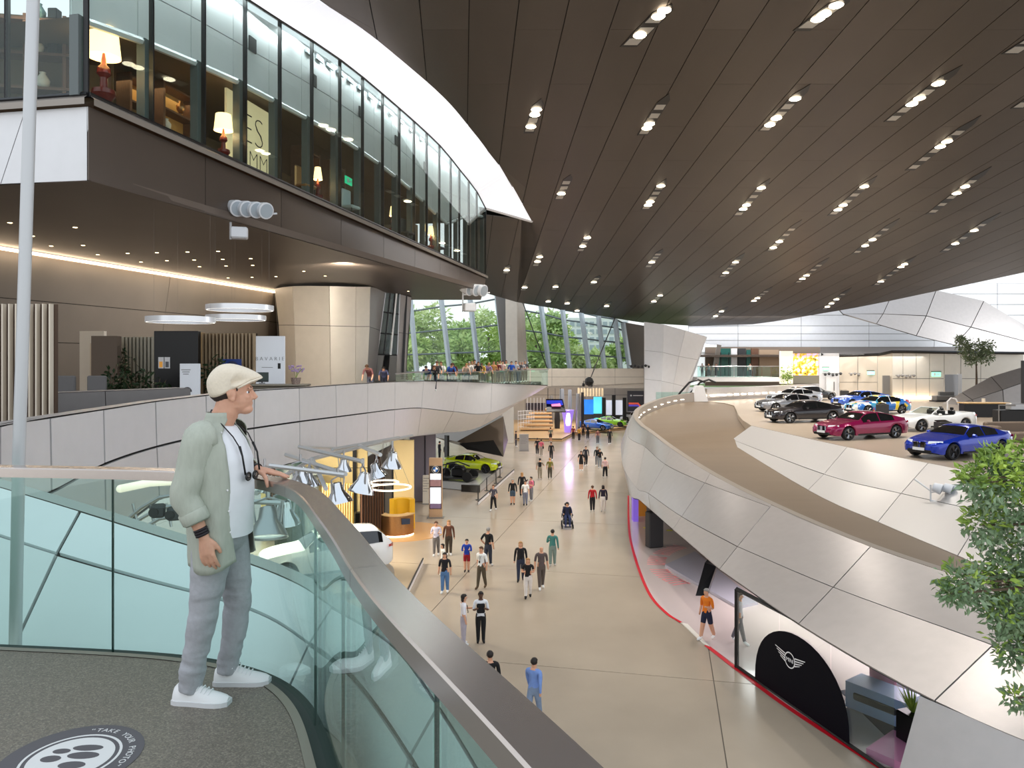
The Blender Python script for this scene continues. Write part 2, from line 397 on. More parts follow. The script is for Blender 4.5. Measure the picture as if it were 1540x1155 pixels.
for si, (a, b, ls) in enumerate(slots):
    A, B = CEIL(*a), CEIL(*b); dv = (B-A).normalized(); L = (B-A).length; w = .32 if A.y > 40 else .4
    sx = V((1, 0, 0))*w
    t = empty('ceiling_light', A, 0, None, 'ceiling light', 'recessed lamp slots in the brown ceiling')
    # tray: dark recess lip with pointed far end, in local coords
    q = [-sx, sx, dv*(L*.86)+sx, dv*L+sx*.2, dv*(L*.8)-sx]
    mb = MB(); dn = V((0, 0, -.025))
    mb.slab([p+dn for p in q], n=V((0, 0, .03))); mb.build('tray', M_BLACK, t)
    nf = max(2, min(5, int(L/1.1)))
    for k in range(nf):
        u = (k+.5)/nf*.8*L
        gm = MB(); gm.slab([dv*(u-.28)-sx*.8+dn*1.4, dv*(u-.28)+sx*.8+dn*1.4, dv*(u+.28)+sx*.8+dn*1.4, dv*(u+.28)-sx*.8+dn*1.4], n=V((0, 0, .012)))
        gm.build('reflector', mat('reflector_grey', (186, 184, 178), .4, .3), t)
    for (lx, ly) in ls:
        C = CEIL(lx, ly)-A; C = dv*max(.3, min(L-.4, C.dot(dv)))
        lm = MB(); lm.lathe(C+V((0, 0, -.075)), [(.12, -.02), (.25, -.01), (.31, .03), (.3, .05)], 12)
        lm.build('lamp', M_LAMPW, t)
    n = len(ls); side = ('one-lamp', 'two-lamp', 'three-lamp')[n-1] if n else 'unlit'
    where = ('beside the white curved band' if a[0] < 960 and a[1] < 330 else 'at the top edge of the ceiling' if a[1] < 110 else 'above the far windows' if a[0] < 1000 and a[1] > 390 else 'over the tall windows beside the lounge end' if a[0] < 1000 else 'over the middle of the ceiling' if a[0] < 1260 else 'over the car platform')
    rk = ['first', 'second', 'third', 'fourth', 'fifth', 'sixth', 'seventh', 'eighth', 'ninth', 'tenth', 'eleventh', 'twelfth']
    t['_w'] = where; t['_s'] = side
grp = {}
for o in [o for o in COL.objects if o.name.startswith('ceiling_light') and o.parent is None]: grp.setdefault((o['_w'], o['_s']), []).append(o)
for (w_, s_), os_ in grp.items():
    for i, o in enumerate(os_):
        o['label'] = '%s ceiling light slot %s%s' % (s_, w_, '' if len(os_) == 1 else ', %s from the top' % rk[i])
        del o['_w'], o['_s']

# ------------------------------------------------------------------ lounge: glazed upper storey
def wallpt(px, z, off=0):
    D = 14.24/(.2186-(px-CX)/F); n = V((-.9769, .2136, 0))
    return V(((px-CX)/F*D, D, CZ+z))+n*off
LPX = [133, 231, 309, 371, 423, 471, 513, 547, 577, 602, 624, 643, 662, 679, 692, 706, 718, 731]
TOPZ = [(133, 11.2), (231, 11.6), (309, 11.9), (371, 12.05), (423, 12.3), (513, 12.85), (577, 13.05), (662, 13.1), (692, 12.7), (718, 12.2), (731, 11.5)]
CEZ = [(133, 8.4), (231, 8.8), (309, 9.1), (371, 9.35), (423, 9.5), (513, 9.75), (577, 9.75), (624, 9.5), (662, 9.0), (679, 8.8), (692, 9.4), (706, 10.1), (718, 10.6), (731, 11.0)]
BZ = 6.46
for a_, b_ in ((140, 260), (260, 360), (360, 450), (450, 520), (520, 580), (580, 640), (640, 700)):  # hidden fill lamps added to brighten the white panels behind the glass
    m_ = (a_+b_)/2; p_ = wallpt(m_, sinterp(TOPZ, m_)-.08, .25); q_ = wallpt(b_, 0)-wallpt(a_, 0)
    l_ = lamp('AREA', 'panel_fill', p_, 55*q_.length/4, (.92, .97, 1), .3); l_.data.shape = 'RECTANGLE'; l_.data.size = .3; l_.data.size_y = q_.length; l_.rotation_euler = (0, 0, math.atan2(-q_.x, q_.y))
lo = empty('lounge_glazing', label='tall glass front of the upper lounge with slim dark mullions', cat='window', kind='structure')
for a, b in zip(LPX, LPX[1:]):
    q = [wallpt(a, BZ), wallpt(b, BZ), wallpt(b, sinterp(TOPZ, b)), wallpt(a, sinterp(TOPZ, a))]
    MB().slab(q, .02).build('pane', M_GLASSC, lo)
for a in LPX:
    mb = MB(); z0, z1 = BZ-.02, sinterp(TOPZ, a)+.02
    p = wallpt(a, z0); h = z1-z0
    mb.box(p+V((0, 0, h/2))+V((-.06, .012, 0)), (.14, .05, h), math.atan2(.2136, -.9769)); mb.build('mullion', M_BLACK, lo)
    mb = MB(); zc = sinterp(CEZ, a); mb.box(wallpt(a, z0, .32)+V((0, 0, (zc-z0)/2)), (.26, .22, zc-z0), math.atan2(.2136, -.9769)); mb.build('inner_post', mat('post_grey', (96, 104, 104), .5), lo)
LFX = [V((-10.35, 17.86, 0)), V((-12.66, 18.28, 0)), V((-15.4, 18.78, 0)), V((-20, 19.6, 0))]
for a, b in zip(LFX, LFX[1:]):
    q = [V((b.x, b.y, CZ+BZ)), V((a.x, a.y, CZ+BZ)), V((a.x, a.y, CZ+11.2)), V((b.x, b.y, CZ+11.2))]
    MB().slab(q, .02).build('pane', M_GLASSC, lo)
    mb = MB(); mb.box((b.x, b.y+.07, CZ+BZ+2.4), (.09, .14, 4.8), .18); mb.build('mullion', M_BLACK, lo)
mb = MB(); mb.tube([wallpt(a, sinterp(TOPZ, a)) for a in LPX], .05, 6); mb.build('top_rail', M_BLACK, lo)
mb = MB(); mb.tube([wallpt(a, BZ) for a in LPX], .07, 6); mb.tube([V((p.x, p.y, CZ+BZ)) for p in LFX], .07, 6); mb.build('bottom_rail', M_BLACK, lo)
# white wall band behind the upper glass, with small dark vents
lb = empty('wall_lounge', label='white panelled wall band behind the upper lounge glass', cat='wall', kind='structure')
r0 = [wallpt(a, sinterp(CEZ, a), .5) for a in LPX]; r2 = [wallpt(a, sinterp(TOPZ, a)+.05, .5) for a in LPX]
r1 = [a.lerp(b, .5) for a, b in zip(r0, r2)]
panels([r0, r1, r2], M_CLADW, lb, gap=.03, sub=1, straight=True, back=M_DARK, flip=True)
mb = MB(); mb.tube([wallpt(a, sinterp(CEZ, a)-.06, .3) for a in LPX], .1, 6); mb.build('head_strip', M_CLADW, lb)
for a in (397, 487, 556, 608, 650):
    z = sinterp(CEZ, a)*.42+sinterp(TOPZ, a)*.58
    mb = MB(); mb.box(wallpt(a, z, .44), (.05, .42, .5), math.atan2(.2136, -.9769)); mb.build('vent', M_CHAR, lb)
for k in range(12):
    a = 480+k*15; z = sinterp(TOPZ, a)-.25
    mb = MB(); mb.box(wallpt(a, z, .42), (.06, .62, .2), math.atan2(.2136, -.9769)); mb.build('slot', mat('slot_grey', (150, 158, 162), .4), lb)
# lounge floor edge, fascia and soffit
fa = empty('fascia_lounge', label='brown metal fascia under the lounge glass with a pale end face', cat='facade', kind='structure')
FPX = [133, 309, 423, 513, 577, 624, 662, 692, 731]
def fbot(px):
    D = 15.58/(.292-(px-CX)/F); return V(((px-CX)/F*D, D, CZ+4.37))
rt = [wallpt(a, BZ-.28) for a in FPX]; rb = [fbot(a) if a < 731 else fbot(727) for a in FPX]
panels([rt, rb], M_FASC, fa, gap=.03, sub=3, back=M_DARK, flip=False, straight=True)
ll = [V((p.x, p.y, CZ+BZ-.28)) for p in LFX]; l2 = [V((p.x, p.y, CZ+4.37)) for p in LFX]
ll[1] = V((-12.1, 18.18, CZ+BZ-.28))
l2[0] = fbot(135); l2[1] = V((-12.8, 18.3, CZ+4.37))
panels([ll, l2], M_CLADW, fa, gap=.03, sub=1, back=M_DARK, flip=True, straight=True)
mb = MB()
pts = [wallpt(a, BZ) for a in FPX]; n1 = V((.9769, -.2136, 0))
mb.loft([[p+n1*.16+V((0, 0, -.28)) for p in pts], [p+n1*.16+V((0, 0, -.12)) for p in pts], [p+n1*.02+V((0, 0, -.02)) for p in pts]], False)
pl = [V((p.x, p.y-.16, CZ+BZ)) for p in LFX]
mb.loft([[p+V((0, 0, -.28)) for p in pl], [p+V((0, 0, -.12)) for p in pl], [p+V((0, .14, -.02)) for p in pl]], False)
mb.build('sill', mat('sill_grey', (150, 142, 134), .35, .4), fa)
so = empty('soffit_lounge', label='brown soffit under the lounge dotted with small downlights', cat='ceiling', kind='structure')
poly = [(-10.35, 17.95), (-1.84, 47), (-2.3, 54), (-7.8, 54), (-15, 50), (-15.2, 46.7), (-19.8, 28.3), (-22, 19.9)]
mb = MB(); mb.slab([V((x, y, CZ+4.37)) for x, y in poly], n=V((0, 0, .25))); mb.build('soffit_sheet', M_SOFF, so)
mb = MB(); mb.slab([V((x, y, CZ+BZ-.3)) for x, y in ((-10.4, 18.2), (-2.1, 55.8), (-14, 56), (-22, 24), (-21, 19.9))], n=V((0, 0, .25))); mb.build('lounge_floor', mat('lounge_floor_wood', (96, 70, 50), .4), so)
ledm = mat('downlight_glow', (255, 226, 170), emit=6)
for px, py in ((49, 355), (77, 370), (125, 369), (113, 342), (147, 383), (192, 381), (236, 380), (282, 379), (328, 378), (377, 389), (251, 392), (292, 391), (335, 390), (380, 399), (340, 400), (300, 401), (343, 418), (379, 417), (457, 408), (489, 415), (415, 416), (614, 438), (212, 394), (15, 335)):
    p = PZ(px, py, CZ+4.37); mb = MB(); mb.lathe(p+V((0, 0, -.012)), [(.055, 0), (.075, .01)], 10); mb.build('downlight', ledm, so)
# ------------------------------------------------------------------ white band, daylight painted in as emission, between lounge glass and ceiling edge
wb = empty('wall_white_band', label='curved white band painted to glow as daylight between lounge glass and brown ceiling', cat='wall', kind='structure')
A = [(300, -48), (371, 3), (423, 39), (513, 92), (577, 141), (662, 217), (700, 262), (718, 290), (731, 318)]
B = [(390, -70), (440, -28), (479, 0), (546, 44), (601, 88), (666, 145), (705, 190), (760, 262), (800, 333)]
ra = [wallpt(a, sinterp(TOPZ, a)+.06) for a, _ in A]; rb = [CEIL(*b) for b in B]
panels([ra, rb], mat('band_white_glow', (240, 240, 245), .5, emit=.68), wb, gap=.02, th=.06, sub=4, back=M_CLADW, flip=True)
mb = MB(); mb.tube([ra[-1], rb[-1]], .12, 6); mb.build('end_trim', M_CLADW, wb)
# ------------------------------------------------------------------ rear left wall under the soffit with the long light strip
wl = empty('wall_left', label='taupe panelled wall under the lounge lit by a long light strip', cat='wall', kind='structure')
w0 = [V((-26, 3.5, 0)), V((-22.9, 16, 0)), V((-19.8, 28.3, 0)), V((-17.5, 37.5, 0)), V((-15.2, 46.7, 0)), V((-15, 50, 0))]
rows = [[V((p.x-.9*(1-k), p.y, z)) for p in w0] for k, z in ((1, CZ+4.35), (.7, CZ+2.4), (.45, CZ+.7), (0, CZ-1.85))]
panels(rows, M_WALLB, wl, gap=.03, sub=1, straight=True, back=M_DARK)
mb = MB(); mb.tube([V((-22.6, 17.6, CZ+4.27)), V((-19.7, 28.3, CZ+4.27)), V((-15.1, 46.7, CZ+4.27))], .06, 6); mb.build('light_strip', M_LED, wl)
for k in range(9):
    p = V((-22.4, 18.5, 0)).lerp(V((-15.3, 45.5, 0)), k/8)
    l = lamp('AREA', 'strip_light', (p.x+.25, p.y, CZ+4.2), 26, (1, .82, .6), .1, (0, math.radians(-12), 0)); l.data.shape = 'RECTANGLE'; l.data.size = .15; l.data.size_y = 3.3; l.rotation_euler = (0, math.radians(-10), math.radians(-14))
# bridge deck at the level of the viewer's terrace
dk = empty('bridge_deck', label='upper footbridge deck behind the curved parapet', cat='bridge', kind='structure')
DZ = CZ-1.85
edge = [(-6.75, 8), (-6.8, 9.35), (-7.1, 12.5), (-7.45, 15), (-7.4, 17.3), (-7.2, 20), (-6.7, 22.5), (-6.4, 26), (-6.2, 30), (-6.0, 34.5), (-5.6, 40.3), (-4.3, 46.6), (-2.6, 52.9), (1.0, 60.4)]
mb = MB(); far = [(-26, 8), (-26, 9.35), (-25, 12.5), (-24, 15), (-24, 17.3), (-23, 20), (-22, 22.5), (-21, 26), (-20, 30), (-19, 34.5), (-18, 44), (-14, 60), (-6, 66), (2.4, 60.4)]
for (a, b, c, d) in zip(edge, edge[1:], far[1:], far): mb.slab([V((*a, DZ)), V((*b, DZ)), V((*c, DZ)), V((*d, DZ))], n=V((0, 0, -.3)))
mb.build('deck', mat('deck_floor', (112, 104, 96), .5), dk)
# curved cladding of the footbridge
br = empty('bridge_parapet', label='light grey panelled parapet of the curving footbridge', cat='bridge', kind='structure')
Ds = [9.35, 10.75, 12.5, 14.8, 17.3, 19.9, 22.5, 26, 30, 34.5, 40, 46, 52, 60]
Tp = [(0, 640), (76, 627), (156, 615), (234, 603), (310, 594), (383, 587), (450, 583), (505, 579), (553, 576), (594, 574), (637, 573), (690, 574), (740, 576), (825, 580)]
Mp = [(0, 768), (78, 740), (158, 698), (236, 672), (311, 655), (382, 644), (451, 634), (506, 627), (553, 621), (594, 616), (634, 614), (682, 619), (738, 621), (805, 592)]
Bp = [(0, 905), (80, 865), (160, 812), (240, 752), (313, 728), (384, 712), (451, 694), (506, 684), (552, 672), (592, 662), (628, 656), (665, 652), (722, 642), (780, 606)]
Bd = [9.35, 10.75, 12.6, 15, 17.4, 19.9, 22.5, 26, 30.2, 34.8, 41.5, 47, 53, 62]
rT = [P(x, y, d) for (x, y), d in zip(Tp, Ds)]; rM = [P(x, y, d+.02) for (x, y), d in zip(Mp, Ds)]; rB = [P(x, y, d+.05) for (x, y), d in zip(Bp, Bd)]
ext = [P(-150, 690, 7.0)]; extM = [P(-150, 860, 7.0)]; extB = [P(-150, 1050, 7.0)]
panels([ext+rT, extM+rM, extB+rB], M_CLADL, br, gap=.05, th=.05, sub=8, rsub=2, back=M_DARK, bo=.07)
tp = ext+rT; tp2 = [p+V((-.32, .06, 0)) for p in tp[:11]]+[p+V((-.2, .35, 0)) for p in tp[11:]]
mb = MB(); mb.loft([tp, tp2, [V((p.x, p.y, DZ-.4)) for p in tp2]], False); mb.build('coping', M_CLAD, br, smooth=20)
bb = extB+rB; mb = MB(); mb.loft([bb, [p+V((-2.5, .8, .25)) for p in bb], [V((p.x-5, p.y+2, DZ-.35)) for p in bb]], False); mb.build('underside', M_CLAD, br)
# glass balustrade on the far part of the footbridge
gr = empty('bridge_balustrade', label='green glass balustrade along the far end of the footbridge', cat='railing', kind='structure')
gp = [V((p.x, p.y+.2, p.z)) for p in rT[9:]]
gt = [V((p.x, p.y, DZ+1.0+(.15 if i < 2 else 0))) for i, p in enumerate(gp)]
for i in range(len(gp)-1):
    for k in range(3):
        a, b = curve_at(gp, i+k/3+.01), curve_at(gp, i+(k+1)/3-.01); c, d = curve_at(gt, i+(k+1)/3-.01), curve_at(gt, i+k/3+.01)
        MB().slab([a, b, c, d], .02).build('pane', M_GLASS, gr)
mb = MB(); mb.tube([curve_at(gt, k/4) for k in range(4*(len(gt)-1)+1)], .035, 6); mb.build('handrail', M_STEEL, gr)
# low wall inside the bridge edge, near the viewer
lw = empty('counter_wall', label='low grey wall behind the near parapet of the footbridge', cat='wall', kind='structure')
p0 = [V((-14, 12.6, 0)), V((-11.1, 15.9, 0)), V((-9.9, 17.8, 0)), V((-8.7, 19.8, 0))]
r0 = [V((p.x, p.y, CZ-.78)) for p in p0]; r1 = [V((p.x+.1, p.y-.1, DZ-.1)) for p in p0]
panels([r0, r1], mat('stone_grey', (122, 118, 116), .5, 0, .04, 3), lw, gap=.02, sub=2, back=M_DARK, straight=True)
mb = MB(); mb.loft([r0, [p+V((-.6, .4, 0)) for p in r0], [p+V((-.6, .4, -1)) for p in r0]], False); mb.build('wall_top', MATS['stone_grey'], lw)
# ------------------------------------------------------------------ tapered column and lift glass under the lounge
l_ = lamp('SPOT', 'column_light', (-7.6, 33, CZ+4.2), 2400, (1, .9, .76), .3); l_.rotation_euler = (V((-9.5, 43, 10.5))-V(l_.location)).to_track_quat('-Z', 'Y').to_euler()
co = empty('column_tapered', label='broad beige tapered column carrying the lounge', cat='column', kind='structure')
def conerow(pxs, py, d): return [P(x, y, dd) for x, y, dd in zip(pxs, py, d)]
dd = [44, 42.5, 42, 42.6, 43.5]
rws = [conerow((413, 440, 495, 535, 557), (434, 430, 430, 431, 431), dd), conerow((419, 443, 496, 535, 556), (489, 489, 490, 491, 491), dd), conerow((424, 446, 497, 534, 551), (585, 587, 590, 592, 592), dd)]
panels(rws, M_CLADB, co, gap=.03, sub=2, back=M_DARK)
rws = [conerow((557, 580), (431, 436), (43.5, 48)), conerow((555, 572), (491, 497), (43.5, 48)), conerow((551, 562), (592, 594), (43.5, 48))]
panels(rws, M_CLAD, co, gap=.03, sub=1, back=M_DARK, straight=True)
rws = [conerow((601, 619), (442, 447), (49, 51)), conerow((598, 614), (500, 502), (49, 51)), conerow((596, 610), (580, 578), (49, 51))]
panels(rws, M_CLAD, co, gap=.03, sub=1, back=M_DARK, straight=True)
mb = MB(); a = [P(413, 434, 44), P(557, 431, 43.5), P(619, 447, 51), P(619, 445, 56), P(413, 445, 55)]
b = [P(424, 588, 44), P(551, 592, 43.5), P(610, 578, 51), P(610, 578, 56), P(424, 580, 55)]
for k in (2, 3, 4): mb.loft([[a[k], a[(k+1) % 5]], [b[k], b[(k+1) % 5]]], False)
mb.build('back_faces', M_CLADB, co)
lg = empty('window_lift', label='dark glazed lift opening in the side of the tapered column', cat='window', kind='structure')
q = [P(580, 437, 48.2), P(601, 442, 49.0), P(597, 534, 49), P(567, 533, 48.2)]
sx = lambda u, v: (q[0].lerp(q[1], u)).lerp(q[3].lerp(q[2], u), v)
mb = MB(); mb.slab([p+V((.3, 1.2, 0)) for p in (sx(0, 0), sx(1, 0), sx(1, 1.4), sx(0, 1.4))], .1); mb.build('shaft_back', M_CHAR, lg)
for i in range(3):
    for j in range(3):
        MB().slab([sx(i/3+.01, j/3), sx((i+1)/3-.01, j/3), sx((i+1)/3-.01, (j+1)/3), sx(i/3+.01, (j+1)/3)][::-1], .03).build('pane', M_GLASSC, lg)
for k in range(4):
    mb = MB(); mb.tube([sx(k/3, 0), sx(k/3, 1)], .05, 4); mb.build('frame', M_STEEL if k in (0, 3) else M_CHAR, lg)
    mb = MB(); mb.tube([sx(0, k/3), sx(1, k/3)], .05, 4); mb.build('frame', M_CHAR, lg)
mb = MB(); mb.tube([sx(.75, 0), sx(.66, 1)], .09, 4); mb.build('lit_post', M_WHITE, lg)
mb = MB(); mb.slab([sx(0, 1.0), sx(.35, 1.0), sx(.3, 1.42), sx(0, 1.42)][::-1], .05); mb.slab([sx(.65, 1.0), sx(1, 1.0), sx(1, 1.42), sx(.65, 1.42)][::-1], .05); mb.build('lift_door', M_GREY, lg)

# ------------------------------------------------------------------ tall facade windows, far left
def facade(name, label, mull, D, trans, topb):
    w = empty(name, label=label, cat='window', kind='structure')
    for (b0, t0), (b1, t1) in zip(mull, mull[1:]):
        pts = [(P(*b0, D).lerp(P(*t0, D+1.5), u), P(*b1, D).lerp(P(*t1, D+1.5), u)) for u in trans]
        for (a, b), (c, d) in zip(pts, pts[1:]): MB().slab([a, b, d, c], .04).build('pane', M_GLASSW, w)
    for b, t in mull:
        mb = MB(); mb.tube([P(*b, D-.2), P(*t, D+1.3)], .34, 4); mb.build('mullion', mat('mullion_pale', (196, 206, 212), .4, .3), w)
    for u in trans:
        mb = MB(); mb.tube([P(*b, D).lerp(P(*t, D+1.5), u) for b, t in mull], .11, 4); mb.build('transom', mat('transom_grey', (120, 132, 134), .4), w)
    return w
facade('window_1', 'tall slanted glass facade with trees outside, left bay', [((600, 560), (588, 440)), ((627, 560), (616, 440)), ((677, 560), (661, 430)), ((720, 560), (704, 425)), ((760, 560), (744, 415))], 96, (0, .22, .49, .76, 1), 0)
facade('window_2', 'tall slanted glass facade with trees and office block outside, right bay', [((792, 562), (780, 448)), ((827, 562), (813, 455)), ((858, 562), (846, 466)), ((887, 562), (874, 470)), ((910, 562), (900, 476)), ((934, 562), (925, 480)), ((948, 562), (937, 486))], 98, (0, .3, .57, .84, 1), 0)
cp = empty('column_beige', label='slim beige column between the two tall windows', cat='column', kind='structure')
mb = MB(); mb.loft([[P(x, y, 93+dy) for x, dy in ((760, 0), (777, -1.0), (788, 0), (775, 2))] for y in (440,)]+[[P(x, y, 93+dy) for x, dy in ((761, 0), (779, -1.0), (794, 0), (778, 2))] for y in (570,)]); mb.build('shaft', M_CLADB, cp)
mb = MB(); mb.loft([[P(743, 425, 94.5), P(762, 430, 94.5), P(762, 430, 96), P(743, 425, 96)], [P(757, 565, 94.5), P(765, 565, 94.5), P(765, 565, 96), P(757, 565, 96)]]); mb.build('side_fin', M_GREY, cp)
# thin slanted steel tie rods in front of the windows
for nm, lb, pts in (('tie_rod', 'thin slanting tie rod before the left window bay', ((775, 425, 92), (826, 562, 92))), ('tie_rod', 'long diagonal tie rod ending in a black knuckle before the far bridge', ((925, 478, 92), (886, 574, 84)))):
    mb = MB(); mb.tube([P(*p) for p in pts], .07, 6); o = mb.build(nm, M_CHAR, None); tag(o, lb, 'rod')
    e = P(*pts[1]); mb = MB(); mb.ball(e-o.location, .55, 8); k = mb.build('knuckle', M_BLACK, o)
# wall piece right of the window and far bridge
ws = empty('wall_far', label='grey wall wedge beside the far window', cat='wall', kind='structure')
panels([[P(936, 484, 100), P(970, 490, 100)], [P(950, 565, 99), P(970, 565, 99)]], M_WALLB, ws, sub=1, straight=True, back=M_DARK)
fb = empty('bridge_far', label='pale beam of the far cross bridge below the windows', cat='bridge', kind='structure')
panels([[P(x, 554, 88) for x in (780, 830, 880, 925, 972)], [P(x, 567, 88) for x in (780, 830, 880, 925, 972)], [P(x, y, 88) for x, y in ((790, 583), (830, 581), (880, 580), (925, 578), (972, 576))]], M_CLADB, fb, sub=1, straight=True, back=M_DARK)
mb = MB(); mb.box((8.8, 90, CZ-2.4), (17, 3.6, 2.2)); mb.build('core', M_CLADB, fb)
# faceted pylon
py_ = empty('column_pylon', label='pale faceted pylon leaning under the ceiling edge', cat='column', kind='structure')
pd = [86, 84, 85, 87]
panels([[P(x, y, d) for x, y, d in zip((969, 998, 1031, 1064), (484, 488, 497, 507), pd)], [P(x, y, d) for x, y, d in zip((969, 997, 1021, 1049), (527, 530, 536, 541), pd)], [P(x, y, d) for x, y, d in zip((969, 995, 1013, 1033), (570, 573, 577, 582), pd)], [P(x, y, d) for x, y, d in zip((969, 992, 1008, 1022), (625, 628, 628, 628), pd)]], M_CLADW, py_, sub=1, straight=True, back=M_GREY)
mb = MB(); mb.loft([[P(969, 484, 86), P(1064, 507, 87), P(1060, 505, 92), P(975, 486, 92)], [P(969, 625, 86), P(1022, 628, 87), P(1020, 625, 92), P(975, 625, 92)]]); mb.v = [v+V((0, .25, 0)) for v in mb.v]; mb.build('core', M_CLADW, py_)

# ------------------------------------------------------------------ car platform, ramp and right parapet
pf = empty('platform', label='raised beige car display platform on the upper level', cat='platform', kind='structure')
PZ0 = CZ-4.3
tipx = [(1130, 640), (1274, 672), (1396, 696), (1540, 725), (1760, 770)]
top = [PZ(x, y, PZ0) for x, y in tipx]
far_e = [PZ(1112, 628, PZ0), PZ(1112, 616, PZ0), PZ(1045, 606, PZ0)]
poly = [V((70, 20, PZ0)), V((100, 60, PZ0)), V((90, 112, PZ0)), V((21, 112, PZ0))]+[PZ(1028, 602, PZ0), PZ(1060, 603.5, PZ0), PZ(1090, 606, PZ0), PZ(1104, 610, PZ0), PZ(1107, 616, PZ0), PZ(1110, 624, PZ0), PZ(1117, 632, PZ0)]+top
mb = MB(); mb.slab(poly[::-1], n=V((0, 0, -1.35))) ; fixn(mb.build('deck', M_PLAT, pf))
# sloping fascia of the platform
pfa = empty('platform_fascia', label='sloping white and grey panelled edge below the car platform', cat='facade', kind='structure')
rmid = [P(1101, 661, 47.5), P(1239, 713, 34.5), P(1355, 742, 29.2), P(1480, 770, 24.8), P(1650, 815, 20)]
def ramp(px, py): return P(px, py, 8250/(py-491))
rbot = [ramp(1095, 664), ramp(1215, 737), ramp(1320, 785), ramp(1440, 836), ramp(1600, 905)]
panels([top, rmid, rbot], mat('fascia_silver', (222, 219, 217), .32, .6), pfa, gap=.035, sub=5, back=M_DARK)
# ramp surface
rp = empty('ramp', label='brown curved ramp running down beside the car platform', cat='ramp', kind='structure')
def rz(D): return CZ-(7.5-.0445*D)
def ridge(px, py): return P(px, py, 7370/(py-491))
RG = [(1042, 590), (1000, 597), (962, 611), (953, 625), (961, 638), (975, 648), (1009, 674), (1068, 712), (1160, 759), (1309, 822), (1560, 905), (1800, 1000)]
rg = [ridge(x, y) for x, y in RG]
outer = [curve_at(rg, k/4) for k in range(4*(len(rg)-1)+1)]
inner = [PZ(1160, 603, PZ0), PZ(1112, 618, PZ0), PZ(1112, 629, PZ0), ramp(1095, 664)]+rbot[1:]
O = [p for p in outer]; N_ = len(O)
# plan offset of the curb inwards
def off2(pts, d):
    out = []
    for i, p in enumerate(pts):
        t = pts[min(i+1, len(pts)-1)]-pts[max(0, i-1)]; t.z = 0; t.normalize(); out.append(p+V((-t.y, t.x, 0))*d)
    return out
ins = off2(O, .32); base = [V((p.x, p.y, min(PZ0, rz(p.y)))) for p in off2(O, .36)]
mb = MB()
def plin(pts, n):
    ds_ = [0]
    for a, b in zip(pts, pts[1:]): ds_.append(ds_[-1]+(b-a).length)
    return [V([interp(list(zip(ds_, [p[k] for p in pts])), ds_[-1]*i/(n-1)) for k in range(3)]) for i in range(n)]
inner = [V((22, 80, 0)), V((22, 62, 0)), V((19.5, 50, 0)), V((17.5, 42, 0)), V((15.8, 34, 0)), V((15.4, 28, 0)), V((16, 24, 0)), V((17, 20, 0)), V((17, 14, 0))]
ii = plin(inner, N_)
ii = [V((p.x, p.y, PZ0-.04 if p.y > 53 else rz(p.y)+(PZ0-.04-rz(p.y))*max(0, (p.y-47.6)/5.4)**.5)) for p in ii]
mb.loft([base, [a.lerp(b, .5) for a, b in zip(base, ii)], ii], False); fixn(mb.build('deck', M_RAMP, rp, smooth=True))
cb = empty('ramp_parapet', label='big curved grey panelled parapet wrapping the ramp', cat='parapet', kind='structure')
mb = MB(); mb.loft([O, ins, base, [p+V((0, 0, -.3)) for p in base]], False); fixn(mb.build('curb', mat('curb_grey', (150, 140, 130), .4, .2), cb, smooth=25))
glow = mat('curb_led', (255, 246, 225), emit=6); gq = MB()
for k in range(2, 18):
    p = ins[k]+V((0, 0, -.5)); t = (ins[k+1]-ins[k]).normalized(); s = V((-t.y, t.x, 0))*.06
    lm = MB(); lm.box(p+s, (.7, .05, .05), math.atan2(t.y, t.x)); lm.build('curb_light', glow, cb)
c = lambda x, y, d: P(x, y, d)
R0 = [c(1000, 597, 69.5), c(962, 611, 61.4), ridge(953, 625), ridge(975, 648), ridge(1009, 674), ridge(1068, 712), ridge(1160, 759)]
R1 = [c(992, 607, 70), c(952, 625, 60), c(944, 655, 51.5), c(970, 672, 46), c(1000, 698, 38.5), c(1060, 726, 32.3), c(1158, 762, 27.3)]
R2 = [c(985, 618, 71), c(942, 648, 58), c(935, 692, 45.5), c(957, 733, 38.5), c(975, 742, 36.5), c(1025, 777, 31.2), c(1109, 822, 25.4)]
R3 = [c(985, 640, 71), c(945, 680, 57), c(945, 737, 40), c(962, 752, 36.5), c(978, 766, 34.6), c(1012, 796, 30), c(1082, 856, 24.4)]
panels([R0, R1, R2, R3], M_CLAD, cb, gap=.035, sub=6, rsub=2, back=M_DARK)
S0 = [ridge(1160, 759), ridge(1309, 822), ridge(1560, 905), ridge(1800, 1000)]
S1 = [c(1109, 822, 25.4), c(1253, 883, 20.6), c(1493, 970, 16), c(1760, 1070, 13)]
S2 = [c(1082, 856, 24.4), c(1201, 938, 19.3), c(1405, 1054, 15), c(1700, 1180, 12)]
panels([S0, S1, S2], M_CLAD, cb, gap=.035, sub=5, rsub=2, back=M_DARK)
panels([[c(1382, 1045, 15.25), c(1700, 1180, 12)], [c(1345, 1180, 14.6), c(1600, 1420, 11.5)]], M_CLAD, cb, gap=.035, sub=4, back=M_DARK, straight=True)
